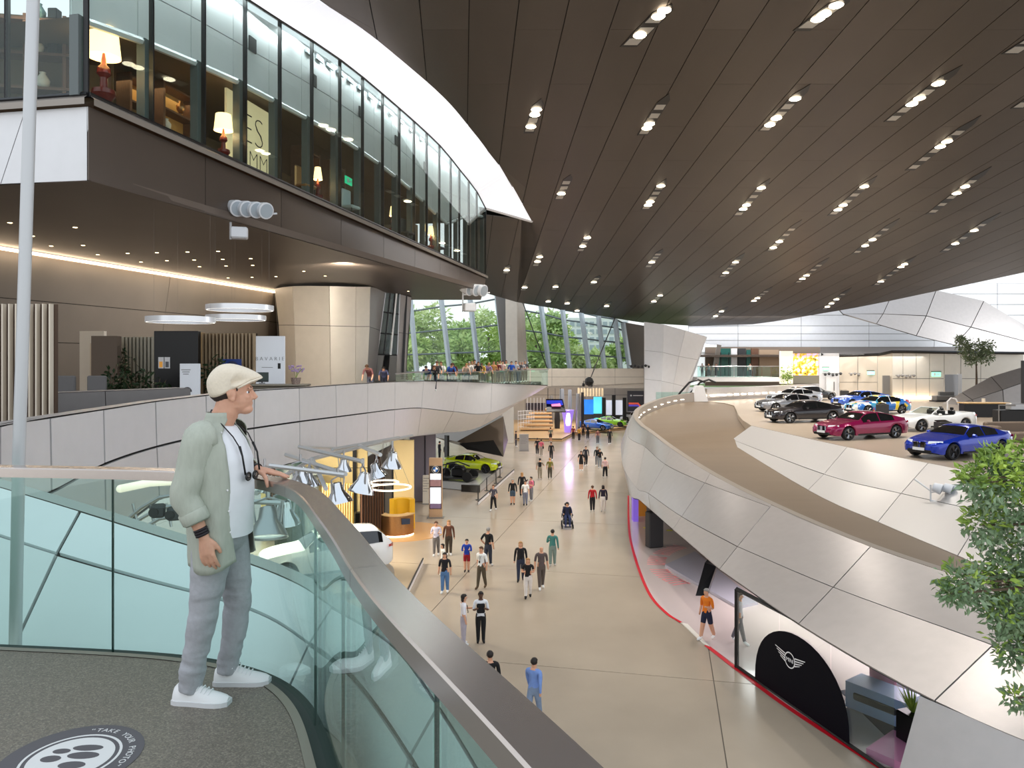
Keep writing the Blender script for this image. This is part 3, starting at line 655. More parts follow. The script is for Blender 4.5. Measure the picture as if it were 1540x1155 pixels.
# ------------------------------------------------------------------ cars
M_TYRE = mat('tyre_rubber', (22, 22, 23), .7)
M_RIM = mat('rim_alloy', (150, 152, 156), .22, .9)
M_RIMD = mat('rim_dark', (70, 70, 74), .3, .8)
M_CGL = mat('car_glass', (16, 18, 20), .04, spec=.8, coat=.5)
M_CTRIM = mat('car_trim', (16, 16, 17), .4)
M_HEADL = mat('headlight', (225, 232, 240), .08, coat=.6)
M_TAIL = mat('taillight', (186, 22, 26), .15, coat=.6)
M_PLATE = mat('plate_white', (232, 234, 236), .4)
def paint(name, col, metal=.35): return mat('paint_'+name, col, .22, metal, coat=.9)
STY = {
 'coupe': dict(L=4.6, W=.94, H=1.40, wb=(.175, .79), R=.345,
    top=[(0, .60), (.02, .70), (.07, .79), (.18, .90), (.30, .985), (.33, 1.0), (.46, 1.34), (.55, 1.395), (.64, 1.37), (.76, 1.22), (.86, 1.07), (.92, 1.06), (.985, 1.05), (1, .94)],
    cab=(.31, .87), roof=(.45, .70)),
 'sedan': dict(L=4.85, W=.94, H=1.45, wb=(.175, .79), R=.35,
    top=[(0, .62), (.02, .73), (.07, .82), (.18, .93), (.29, 1.0), (.32, 1.02), (.44, 1.38), (.54, 1.445), (.66, 1.41), (.78, 1.25), (.89, 1.10), (.94, 1.09), (.985, 1.06), (1, .94)],
    cab=(.30, .90), roof=(.43, .72)),
 'touring': dict(L=4.9, W=.94, H=1.48, wb=(.175, .79), R=.35,
    top=[(0, .62), (.02, .73), (.07, .82), (.18, .93), (.29, 1.0), (.32, 1.02), (.43, 1.39), (.54, 1.48), (.72, 1.46), (.86, 1.40), (.90, 1.36), (.97, 1.08), (1, .92)],
    cab=(.30, .985), roof=(.42, .88)),
 'suv': dict(L=4.85, W=.98, H=1.72, wb=(.175, .79), R=.39,
    top=[(0, .78), (.02, .90), (.06, 1.0), (.18, 1.10), (.28, 1.15), (.31, 1.18), (.42, 1.60), (.54, 1.71), (.72, 1.70), (.86, 1.66), (.89, 1.62), (.97, 1.25), (1, 1.08)],
    cab=(.29, .985), roof=(.41, .87)),
 'cabrio': dict(L=4.8, W=.95, H=1.30, wb=(.175, .79), R=.35,
    top=[(0, .62), (.02, .72), (.07, .81), (.18, .91), (.30, .98), (.34, 1.0), (.40, .93), (.66, .93), (.72, 1.02), (.80, 1.06), (.92, 1.06), (.985, 1.03), (1, .92)],
    cab=None, roof=None)}
def build_car(style, pm, label, loc, rz, rim=None, group=None, stripe=None, plate=True, num=None, cat='car', roofm=None):
    S = STY[style]; L, Wd, R = S['L'], S['W'], S['R']; top = S['top']; cab = S['cab']
    root = empty('car', loc, rz, label, cat, group)
    hw = [(0, .60), (.015, .74), (.05, .84), (.12, .91), (.20, .94), (.5, .93), (.76, .945), (.86, .93), (.94, .86), (.985, .76), (1, .66)]
    sh = [(0, .52), (.03, .66), (.1, .74), (.2, .82), (.32, .88), (.6, .92), (.8, .96), (.93, .96), (1, .80)]
    ks = Wd/.94; zs = L/4.7 if style == 'suv' else 1; zsc = 1.18 if style == 'suv' else 1
    def ring(u):
        w = sinterp(hw, u)*ks; zt = sinterp(top, u); s_ = min(sinterp(sh, u)*zsc, zt-.03)
        zb = .24+(.06 if style == 'suv' else 0)+max(0, (.05-u)*1.6)+max(0, (u-.95)*2.4)
        arch = 0
        for xw in S['wb']:
            d = abs(u-xw)*L
            if d < R+.05: arch = max(arch, R+math.sqrt((R+.05)**2-d*d))
        if cab and cab[0] < u < cab[1] and zt > s_+.08:
            f = min(1, (zt-s_)/.42); yb = w*.93; yr = w*(.93-.27*f)
        else: yb = w*.93; yr = w*.84
        x = L/2-u*L
        z1 = max(zb, arch) if arch else zb
        pts = [(w*.72, max(zb, arch*.98) if arch else zb), (w*.955, z1), (w*.99, max(z1+.02, .42)), (w, max(z1+.04, .58)), (w*.985, max(z1+.05, s_-.07)), (yb, max(z1+.06, s_)), (yr, max(z1+.065, s_+(zt-s_)*.88)), (yr*.72, max(z1+.07, zt-.015)), (0, max(z1+.075, zt))]
        return x, pts
    N = 84; us = [i/N for i in range(N+1)]
    rings = []
    for u in us:
        x, p = ring(u)
        rings.append([V((x, 0, p[0][1]))]+[V((x, y, z)) for y, z in p]+[V((x, -y, z)) for y, z in p[-2::-1]])
    mb = MB(); mb.loft(rings, True, True)
    if roofm:
        for k, f in enumerate(mb.f):
            c = sum((mb.v[i] for i in f), V((0, 0, 0)))/len(f)
            if c.z > S['H']*.9: mb.mi[k] = 1
    b = mb.build('body', [pm]+([roofm] if roofm else []), root, smooth=38); fixn(b)
    # dark under-tray and wheel housings
    mb = MB(); mb.bbox((0, 0, .33), (L*.9, Wd*1.5, .22), 0, .05)
    mb.build('undertray', M_CTRIM, root)
    def surf(u, a, off=.012):    # a: 0..1 along side window (5..6); returns left-side point
        x, p = ring(u); (y0, z0), (y1, z1) = p[5], p[6]
        return V((x, y0+(y1-y0)*a+off, z0+(z1-z0)*a+off*.4))
    if cab:
        c0, c1 = cab
        aw = S['roof'][0]; rw = S['roof'][1]
        spans = [(c0+.06, .575), (.59, min(rw+.05, c1-.07))] + ([(rw+.0, c1-.06)] if style in ('touring', 'suv') else [])
        if style in ('touring', 'suv'): spans = [(c0+.055, .54), (.555, .715), (.73, c1-.075)]
        for sgn in (1, -1):
            for u0, u1 in spans:
                r = []
                for k in range(9):
                    u = u0+(u1-u0)*k/8
                    lo_, hi = surf(u, .06), surf(u, .93)
                    r.append((lo_, hi))
                m2 = MB(); m2.loft([[V((p.x, p.y*sgn, p.z)) for p, q in r], [V((q.x, q.y*sgn, q.z)) for p, q in r]], False)
                fixn(m2.build('side_window', M_CGL, root, smooth=True))
        def glassband(u0, u1, name):
            r = []
            for k in range(7):
                u = u0+(u1-u0)*k/6; x, p = ring(u); y6, z6 = p[6]; y7, z7 = p[7]; z8 = p[8][1]
                r.append([V((x, yy, zz+.012)) for yy, zz in ((y6*.97, z6), (y7, z7), (0, z8), (-y7, z7), (-y6*.97, z6))])
            m2 = MB(); m2.loft(r, False); m2.build(name, M_CGL, root, smooth=True)
        glassband(c0+.025, aw-.005, 'windscreen'); glassband(rw+(.02 if style in ('touring', 'suv') else .035), c1-.03, 'rear_window')
    else:
        x, p = ring(.34)
        m2 = MB(); y = p[6][0]
        q = [V((x, y*.95, 1.0)), V((x, -y*.95, 1.0)), V((x-.62, -y*.78, 1.33)), V((x-.62, y*.78, 1.33))]
        m2.slab(q, .02); m2.build('windscreen', M_GLASSC, root)
        m2 = MB(); m2.tube([q[0], q[3], q[2], q[1]], .035, 6); m2.build('screen_frame', pm, root)
        m2 = MB(); m2.bbox((-.25, 0, .9), (1.75, Wd*1.45, .09), 0, .03); m2.build('cabin', M_CTRIM, root)
        for xx in (-.25, -.95):
            for yy in (.38, -.38):
                m2 = MB(); m2.bbox((xx, yy, 1.02), (.16, .46, .34), 0, .05); m2.bbox((xx-.02, yy, 1.26), (.1, .24, .16), 0, .04); m2.build('seat', M_BLACK, root)
    # wheels
    for xw in S['wb']:
        for sgn in (1, -1):
            x = L/2-xw*L; Mx = Matrix.Rotation(-math.pi/2*sgn, 3, 'X'); yy = sgn*(Wd*1.0-.235)
            m2 = MB(); m2.lathe((x, yy, R), [(R*.72, -.02), (R*.95, 0), (R, .04), (R, .17), (R*.95, .215), (R*.76, .22), (R*.72, .17)], 26, Mx)
            wv = m2.build('wheel', M_TYRE, root, smooth=40)
            m2 = MB(); m2.lathe((x, yy, R), [(R*.72, .16), (R*.76, .21), (R*.72, .215), (R*.70, .17), (.001, .12)], 24, Mx, cap=False)
            for k in range(5):
                a = 2*math.pi*k/5
                for da in (-.16, .16):
                    p0, p1 = Mx @ V((.05*math.cos(a), .05*math.sin(a), .205)), Mx @ V((R*.72*math.cos(a+da), R*.72*math.sin(a+da), .2))
                    m2.tube([p0+V((x, yy, R)), p1+V((x, yy, R))], [.032, .026], 4)
            m2.build('rim', rim or M_RIM, wv, smooth=40)
    # face
    x0, p0 = ring(.03)
    for sgn in (1, -1):
        m2 = MB(); xs = L/2-.12
        hz = .70*zsc
        m2.loft([[V((L/2-.055, sgn*.36*ks, hz-.05)), V((L/2-.055, sgn*.36*ks, hz+.03)), V((L/2-.09, sgn*.36*ks, hz+.07))], [V((L/2-.13, sgn*.62*ks, hz-.055)), V((L/2-.13, sgn*.62*ks, hz+.045)), V((L/2-.2, sgn*.62*ks, hz+.085))], [V((L/2-.33, sgn*.80*ks, hz-.02)), V((L/2-.33, sgn*.80*ks, hz+.06)), V((L/2-.36, sgn*.78*ks, hz+.09))]], False)
        fixn(m2.build('headlight', M_HEADL, root, smooth=True))
        m2 = MB(); m2.bbox((L/2-.02, sgn*.155, .60*zsc), (.1, .27, .26*zsc), 0, .05); g = m2.build('grille', M_BLACKG, root)
        m2 = MB(); m2.tube([V((L/2+.032, sgn*y, z*zsc)) for y, z in ((.04, .49), (.04, .71), (.27, .72), (.28, .5), (.04, .49))], .012, 4); m2.build('grille_frame', M_RIMD if rim is M_RIMD else M_CHROME, g)
        m2 = MB(); m2.loft([[V((L/2-.045, sgn*.40, .34)), V((L/2-.045, sgn*.40, .50)), ], [V((L/2-.13, sgn*.68*ks, .33)), V((L/2-.13, sgn*.68*ks, .54))]], False); m2.build('air_intake', M_CTRIM, root)
        m2 = MB(); zt_ = .86*zsc; m2.loft([[V((-L/2+.015, sgn*.30, zt_-.06)), V((-L/2+.015, sgn*.30, zt_+.03))], [V((-L/2+.03, sgn*.62*ks, zt_-.07)), V((-L/2+.03, sgn*.62*ks, zt_+.05))], [V((-L/2+.26, sgn*.86*ks, zt_-.03)), V((-L/2+.26, sgn*.86*ks, zt_+.06))]], False)
        for p in m2.v: p.x -= .035; p.y += sgn*.03
        m2.build('taillight', M_TAIL, root, smooth=True)
        m2 = MB(); zz = (.98 if style != 'suv' else 1.2); m2.bbox((L/2-.40*L, sgn*(Wd+.08), zz), (.12, .2, .13), 0, .04); m2.build('mirror', pm, root)
        m2 = MB(); m2.bbox((0, sgn*(Wd*.965), .28), (L*.42, .06, .09), 0, .02); m2.build('side_sill', M_CTRIM, root)
    m2 = MB(); m2.bbox((L/2-.035, 0, .33), (.12, 1.1, .16), 0, .03); m2.build('front_intake', M_CTRIM, root)
    if plate:
        m2 = MB(); m2.box((L/2+.045, 0, .43), (.02, .52, .12)); m2.build('number_plate', M_PLATE, root)
    return root
P_BLUE = paint('blue', (18, 52, 172)); P_MAG = paint('magenta', (140, 18, 74)); P_BLK = paint('black', (34, 31, 36)); P_GREY = paint('grey', (138, 140, 146), .6)
P_WHT = paint('white', (236, 238, 238), 0); P_SIL = paint('silver', (200, 205, 212), .5); P_SKY = paint('sky', (70, 108, 206)); P_YEL = paint('lime', (206, 222, 22), 0); P_GRN = paint('green', (122, 186, 38), .1)
P_JET = paint('jet', (14, 14, 16)); P_AZU = paint('azure', (20, 96, 190))
# patchwork paint: generic coloured patches on the body
P_ART = mat('paint_patchwork', (60, 110, 190), .25, 0, coat=.8)
def _art():
    n = P_ART.node_tree; b = n.nodes['Principled BSDF']; t = n.nodes.new('ShaderNodeTexCoord'); vo = n.nodes.new('ShaderNodeTexVoronoi'); vo.inputs['Scale'].default_value = 2.6
    n.links.new(t.outputs['Object'], vo.inputs['Vector']); r = n.nodes.new('ShaderNodeValToRGB'); r.color_ramp.interpolation = 'CONSTANT'
    e = r.color_ramp.elements; e[0].color = lin((228, 230, 228)); e[1].position = .3; e[1].color = lin((44, 110, 190))
    for p, c in ((.5, (236, 208, 60)), (.6, (226, 228, 224)), (.75, (60, 150, 190)), (.88, (196, 60, 60))):
        x = e.new(p); x.color = lin(c)
    s = n.nodes.new('ShaderNodeSeparateColor'); n.links.new(vo.outputs['Color'], s.inputs[0]); n.links.new(s.outputs[0], r.inputs[0]); n.links.new(r.outputs[0], b.inputs['Base Color'])
_art()
def car_at(style, pm, label, px, py, deg, **k):     # deg: heading, 180 = facing left in the photo, >180 turns towards the viewer
    p = PZ(px, py, PZ0); c_ = build_car(style, pm, label, p, math.radians(deg), **k); c_.scale = (1.12, 1.04, 1.02); return c_
g_ = 'cars on the upper display platform'
car_at('coupe', P_BLUE, 'deep blue coupe nearest the platform edge behind the leafy tree', 1442, 685, 204, group=g_, rim=M_RIMD)
car_at('sedan', P_MAG, 'magenta four-door coupe near the platform edge', 1294, 658, 201, group=g_)
car_at('cabrio', P_WHT, 'white open-top convertible behind the deep blue coupe', 1402, 646, 197, group=g_)
car_at('sedan', P_BLK, 'dark graphite saloon in front of the silver-grey saloon', 1209, 634, 196, group=g_)
car_at('sedan', P_GREY, 'mid-grey saloon standing behind the dark graphite saloon', 1184, 618, 196, group=g_)
car_at('sedan', P_ART, 'saloon painted in multicoloured patches', 1319, 622, 198, group=g_)
car_at('sedan', P_SKY, 'pale violet-blue saloon behind the patchwork-painted saloon', 1294, 611.5, 198, group=g_)
car_at('sedan', P_SIL, 'silver-white saloon at the back of the platform', 1194, 606.5, 194, group=g_)
car_at('touring', P_JET, 'black estate car standing beside the white side wall', 1221, 601.5, 25, group=g_)
# ------------------------------------------------------------------ people on the floor and the bridge
SKINS = [mat('skin_a', (212, 160, 130), .6), mat('skin_b', (176, 122, 92), .6), mat('skin_c', (92, 62, 46), .6)]
HAIRC = {'dark': mat('hair_dark', (34, 26, 22), .6), 'brown': mat('hair_brown', (86, 58, 38), .6), 'blond': mat('hair_blond', (176, 132, 84), .6), 'grey': mat('hair_grey', (150, 146, 142), .6), 'bald': None}
def cloth(c): return mat('cloth_%d_%d_%d' % c, c, .85, 0, .08, 14)
def skin_mesh(verts, edges, radii, sub=1, root=0):
    me = bpy.data.meshes.new('sk'); me.from_pydata([tuple(v) for v in verts], edges, [])
    o = bpy.data.objects.new('sk', me); COL.objects.link(o)
    m = o.modifiers.new('s', 'SKIN'); m.use_smooth_shade = True
    if not me.skin_vertices: me.skin_vertices.new()
    for i, r in enumerate(radii):
        sv = me.skin_vertices[0].data[i]; sv.radius = r if isinstance(r, tuple) else (r, r); sv.use_root = (i == root)
    s = o.modifiers.new('d', 'SUBSURF'); s.levels = sub; s.render_levels = sub
    dg = bpy.context.evaluated_depsgraph_get(); dg.update()
    out = bpy.data.meshes.new_from_object(o.evaluated_get(dg)); bpy.data.objects.remove(o); bpy.data.meshes.remove(me)
    return out
def rot2(v, a, ax='X'): return Matrix.Rotation(a, 3, ax) @ V(v)
MCACHE = {}
def body_mesh(key):
    """unit-height figure facing +Y. key: stride, arm pose left/right, lean, sleeve, shorts, skirt flag, sit"""
    if key in MCACHE: return MCACHE[key]
    stride, pl, pr, lean, sleeve, shorts, sit, wide, loose = key
    J = {}
    hip = .53; sh = .815
    R = Matrix.Rotation(-lean, 3, 'X'); piv = V((0, 0, hip))
    def up(x, y, z): return piv+R @ (V((x, y, z))-piv)
    J['pel'] = V((0, 0, hip)); J['sp'] = up(0, .004, .62); J['ch'] = up(0, .004, .72); J['uc'] = up(0, -.004, .79)
    J['nk'] = up(0, .0, .848); J['hb'] = up(0, .012, .885); J['hm'] = up(0, .016, .93); J['ht'] = up(0, .01, .968)
    names = ['pel', 'sp', 'ch', 'uc', 'nk', 'hb', 'hm', 'ht']; E = [(0, 1), (1, 2), (2, 3), (3, 4), (4, 5), (5, 6), (6, 7)]
    Rd = {'pel': (.082*wide, .06*wide), 'sp': (.076*wide, .056*wide), 'ch': (.088*wide, .062*wide), 'uc': (.082, .05), 'nk': (.033, .033), 'hb': (.04, .047), 'hm': (.05, .061), 'ht': (.038, .046)}
    for s, nm, pose in ((-1, 'L', pl), (1, 'R', pr)):
        hp = V((s*.052, 0, .50)); a = stride*s
        if sit: kn = V((s*.07, .24, .50)); an = V((s*.07, .26, .26)); to = an+V((0, .10, -.02))
        else:
            kn = hp+rot2((0, 0, -.225), a*.9); an = kn+rot2((0, 0, -.232), a*.9-abs(stride)*(.5 if s*stride < 0 else .1))
            to = an+V((s*.012, .095, -.028+(-.0 if s*stride > 0 else 0)))
            if not stride: to.z = .02
        b = len(names); names += ['h'+nm, 'k'+nm, 'a'+nm, 't'+nm]; J['h'+nm] = hp; J['k'+nm] = kn; J['a'+nm] = an; J['t'+nm] = to
        E += [(0, b), (b, b+1), (b+1, b+2), (b+2, b+3)]
        lr = loose
        Rd['h'+nm] = (.058*lr, .062*lr); Rd['k'+nm] = (.042*lr,)*2; Rd['a'+nm] = (.03*lr,)*2; Rd['t'+nm] = (.026, .02)
        S = up(s*.112, -.004, sh-.01)
        el, wr = {'down': ((s*.03, -.01, -.165), (s*.012, .03, -.14)), 'back': ((s*.03, -.06, -.15), (s*.0, .0, -.14)), 'fwd': ((s*.03, .06, -.15), (s*.005, .06, -.135)),
                  'bent': ((s*.035, .0, -.165), (-s*.05, .12, .04)), 'phone': ((s*.03, .03, -.165), (-s*.06, .11, .06)), 'hold': ((s*.04, .01, -.16), (-s*.02, .13, -.03)),
                  'rail': ((s*.04, .12, -.10), (-s*.01, .14, -.03)), 'akim': ((s*.08, -.04, -.14), (-s*.05, .07, -.09)), 'out': ((s*.05, .06, -.14), (s*.03, .13, -.02))}[pose]
        e = S+R @ V(el); w = e+R @ V(wr); hd = w+(w-e).normalized()*.055
        b = len(names); names += ['s'+nm, 'e'+nm, 'w'+nm, 'd'+nm]; J['s'+nm] = S; J['e'+nm] = e; J['w'+nm] = w; J['d'+nm] = hd
        E += [(3, b), (b, b+1), (b+1, b+2), (b+2, b+3)]
        Rd['s'+nm] = (.04, .038); Rd['e'+nm] = (.028, .028); Rd['w'+nm] = (.019, .02); Rd['d'+nm] = (.02, .014)
    zmin = min(J['tL'].z, J['tR'].z, J['aL'].z, J['aR'].z)-.021
    vs = [J[n]-V((0, 0, 0 if sit else zmin)) for n in names]
    me = skin_mesh(vs, E, [Rd[n] for n in names])
    # material by nearest bone: 0 skin 1 top 2 bottoms 3 shoes
    idx = {n: i for i, n in enumerate(names)}; mi = []
    for p in me.polygons:
        c = p.center; best = None
        for a, b in E:
            A, B = vs[a], vs[b]; d = B-A; t = max(0, min(1, (c-A).dot(d)/max(1e-9, d.dot(d)))); q = (c-(A+d*t)).length
            if best is None or q < best[0]: best = (q, names[a], names[b], t)
        _, a, b, t = best
        if b in ('hb', 'hm', 'ht') or (b == 'nk' and t > .75): m = 0
        elif b[0] == 't' and len(b) == 2: m = 3
        elif b[0] in 'd': m = 0
        elif b[0] == 'w' and len(b) == 2: m = 1 if sleeve > 1 else 0
        elif b[0] == 'e' and len(b) == 2: m = 1 if t < sleeve*1.25+.2 else 0
        elif b[0] == 'a' and len(b) == 2: m = (0 if shorts else 2) if t < .88 else 3
        elif b[0] == 'k' and len(b) == 2: m = 2 if (not shorts or t < .85) else 0
        elif b[0] == 'h' and len(b) == 2: m = 2
        elif b == 'sp' and t < .25: m = 2
        elif a == 'pel' and b[0] == 'h': m = 2
        else: m = 1
        mi.append(m)
    me.update()
    hm = vs[idx['hm']]; MCACHE[key] = (me, mi, hm, vs[idx['uc']], vs[idx['ch']], vs[idx['dL']], vs[idx['dR']], Matrix.Rotation(-lean, 3, 'X')); return MCACHE[key]
def person(label, loc, face, H, top, bot, hair='dark', skin=0, stride=0, pl='down', pr='down', lean=0, sleeve=.5, shorts=False, shoes=(225, 225, 225), hairlen=0, bag=None, sit=False, wide=1.08, loose=1.14, group=None, hat=None, extra=None):
    """face: heading in degrees, 0 = +X (towards the right of the photo), 90 = away from the viewer"""
    root = empty('person', loc, math.radians(face-90), label, 'person', group)
    key = (stride, pl, pr, lean, sleeve, shorts, sit, wide, loose)
    me, mi, hm, uc, ch, dl, dr, RL = body_mesh(key)
    me = me.copy(); me.materials.clear()
    for m in (SKINS[skin], cloth(top), cloth(bot), cloth(shoes)): me.materials.append(m)
    me.polygons.foreach_set('material_index', mi); me.update()
    b = link('body', me, None, root); b.scale = (H, H, H)
    if HAIRC.get(hair):
        mb = MB(); h = hm*H; r = .056*H
        mb.ball(h+RL @ V((0, -.008*H, .014*H)), (r*1.02, r*1.2, r*1.02), 10)
        for v in mb.v:      # lift the front so that the face stays free
            d = RL.inverted() @ (v-h)
            if d.y > .1*r and d.z < .35*r: v += RL @ V((0, -d.y*.9, (.35*r-d.z)*.8))
        if hairlen:
            mb.ball(h+RL @ V((0, -.035*H, -.02*H-hairlen*.5*H)), (r*1.05, r*.55, r*.9+hairlen*.6*H), 10)
        mb.build('hair', HAIRC[hair], root, smooth=True)
    fc = MB(); h = hm*H; fc.ball(h+RL @ V((0, .056*H, -.012*H)), (.008*H, .012*H, .012*H), 6); fc.build('nose', SKINS[skin], root, smooth=True)
    if hat:
        mb = MB(); mb.ball(hm*H+RL @ V((0, -.004, .03*H)), (.056*H, .066*H, .04*H), 10); mb.box(hm*H+RL @ V((0, .07*H, .028*H)), (.08*H, .06*H, .008*H)); mb.build('cap', cloth(hat), root, smooth=True)
    if bag:
        kind, c = bag
        if kind == 'backpack':
            mb = MB(); mb.bbox((ch*H)+RL @ V((0, -.085*H, .0)), (.15*H, .085*H, .22*H), 0, .03*H); mb.build('backpack', cloth(c), root)
        elif kind == 'shoulder':
            mb = MB(); mb.bbox((.12*H, -.0, .52*H), (.07*H, .14*H, .15*H), 0, .02*H); mb.tube([V((.12*H, 0, .59*H)), V((.09*H, -.05*H, .72*H)), uc*H+V((-.03*H, -.02, .03*H))], .008*H, 4); mb.build('bag', cloth(c), root)
        elif kind == 'vest':
            mb = MB(); mb.bbox((0, .052*H, .68*H), (.16*H, .05*H, .19*H), 0, .02*H); mb.bbox((0, -.052*H, .70*H), (.16*H, .05*H, .2*H), 0, .02*H); mb.build('vest', cloth(c), root)
        elif kind == 'lanyard':
            mb = MB(); mb.tube([V((-.035*H, .0, .84*H)), V((-.02*H, .075*H, .76*H)), V((0, .085*H, .66*H)), V((.02*H, .075*H, .76*H)), V((.035*H, .0, .84*H))], .006*H, 4); mb.box((0, .09*H, .645*H), (.04*H, .006*H, .05*H)); mb.build('lanyard', cloth(c), root)
        elif kind == 'phone':
            mb = MB(); mb.box((dl+dr)*.5*H+V((0, .015, .01)), (.08, .02, .14)); mb.build('phone', M_BLACK, root)
    return root
def fl(px, py): return PZ(px, py, 0)
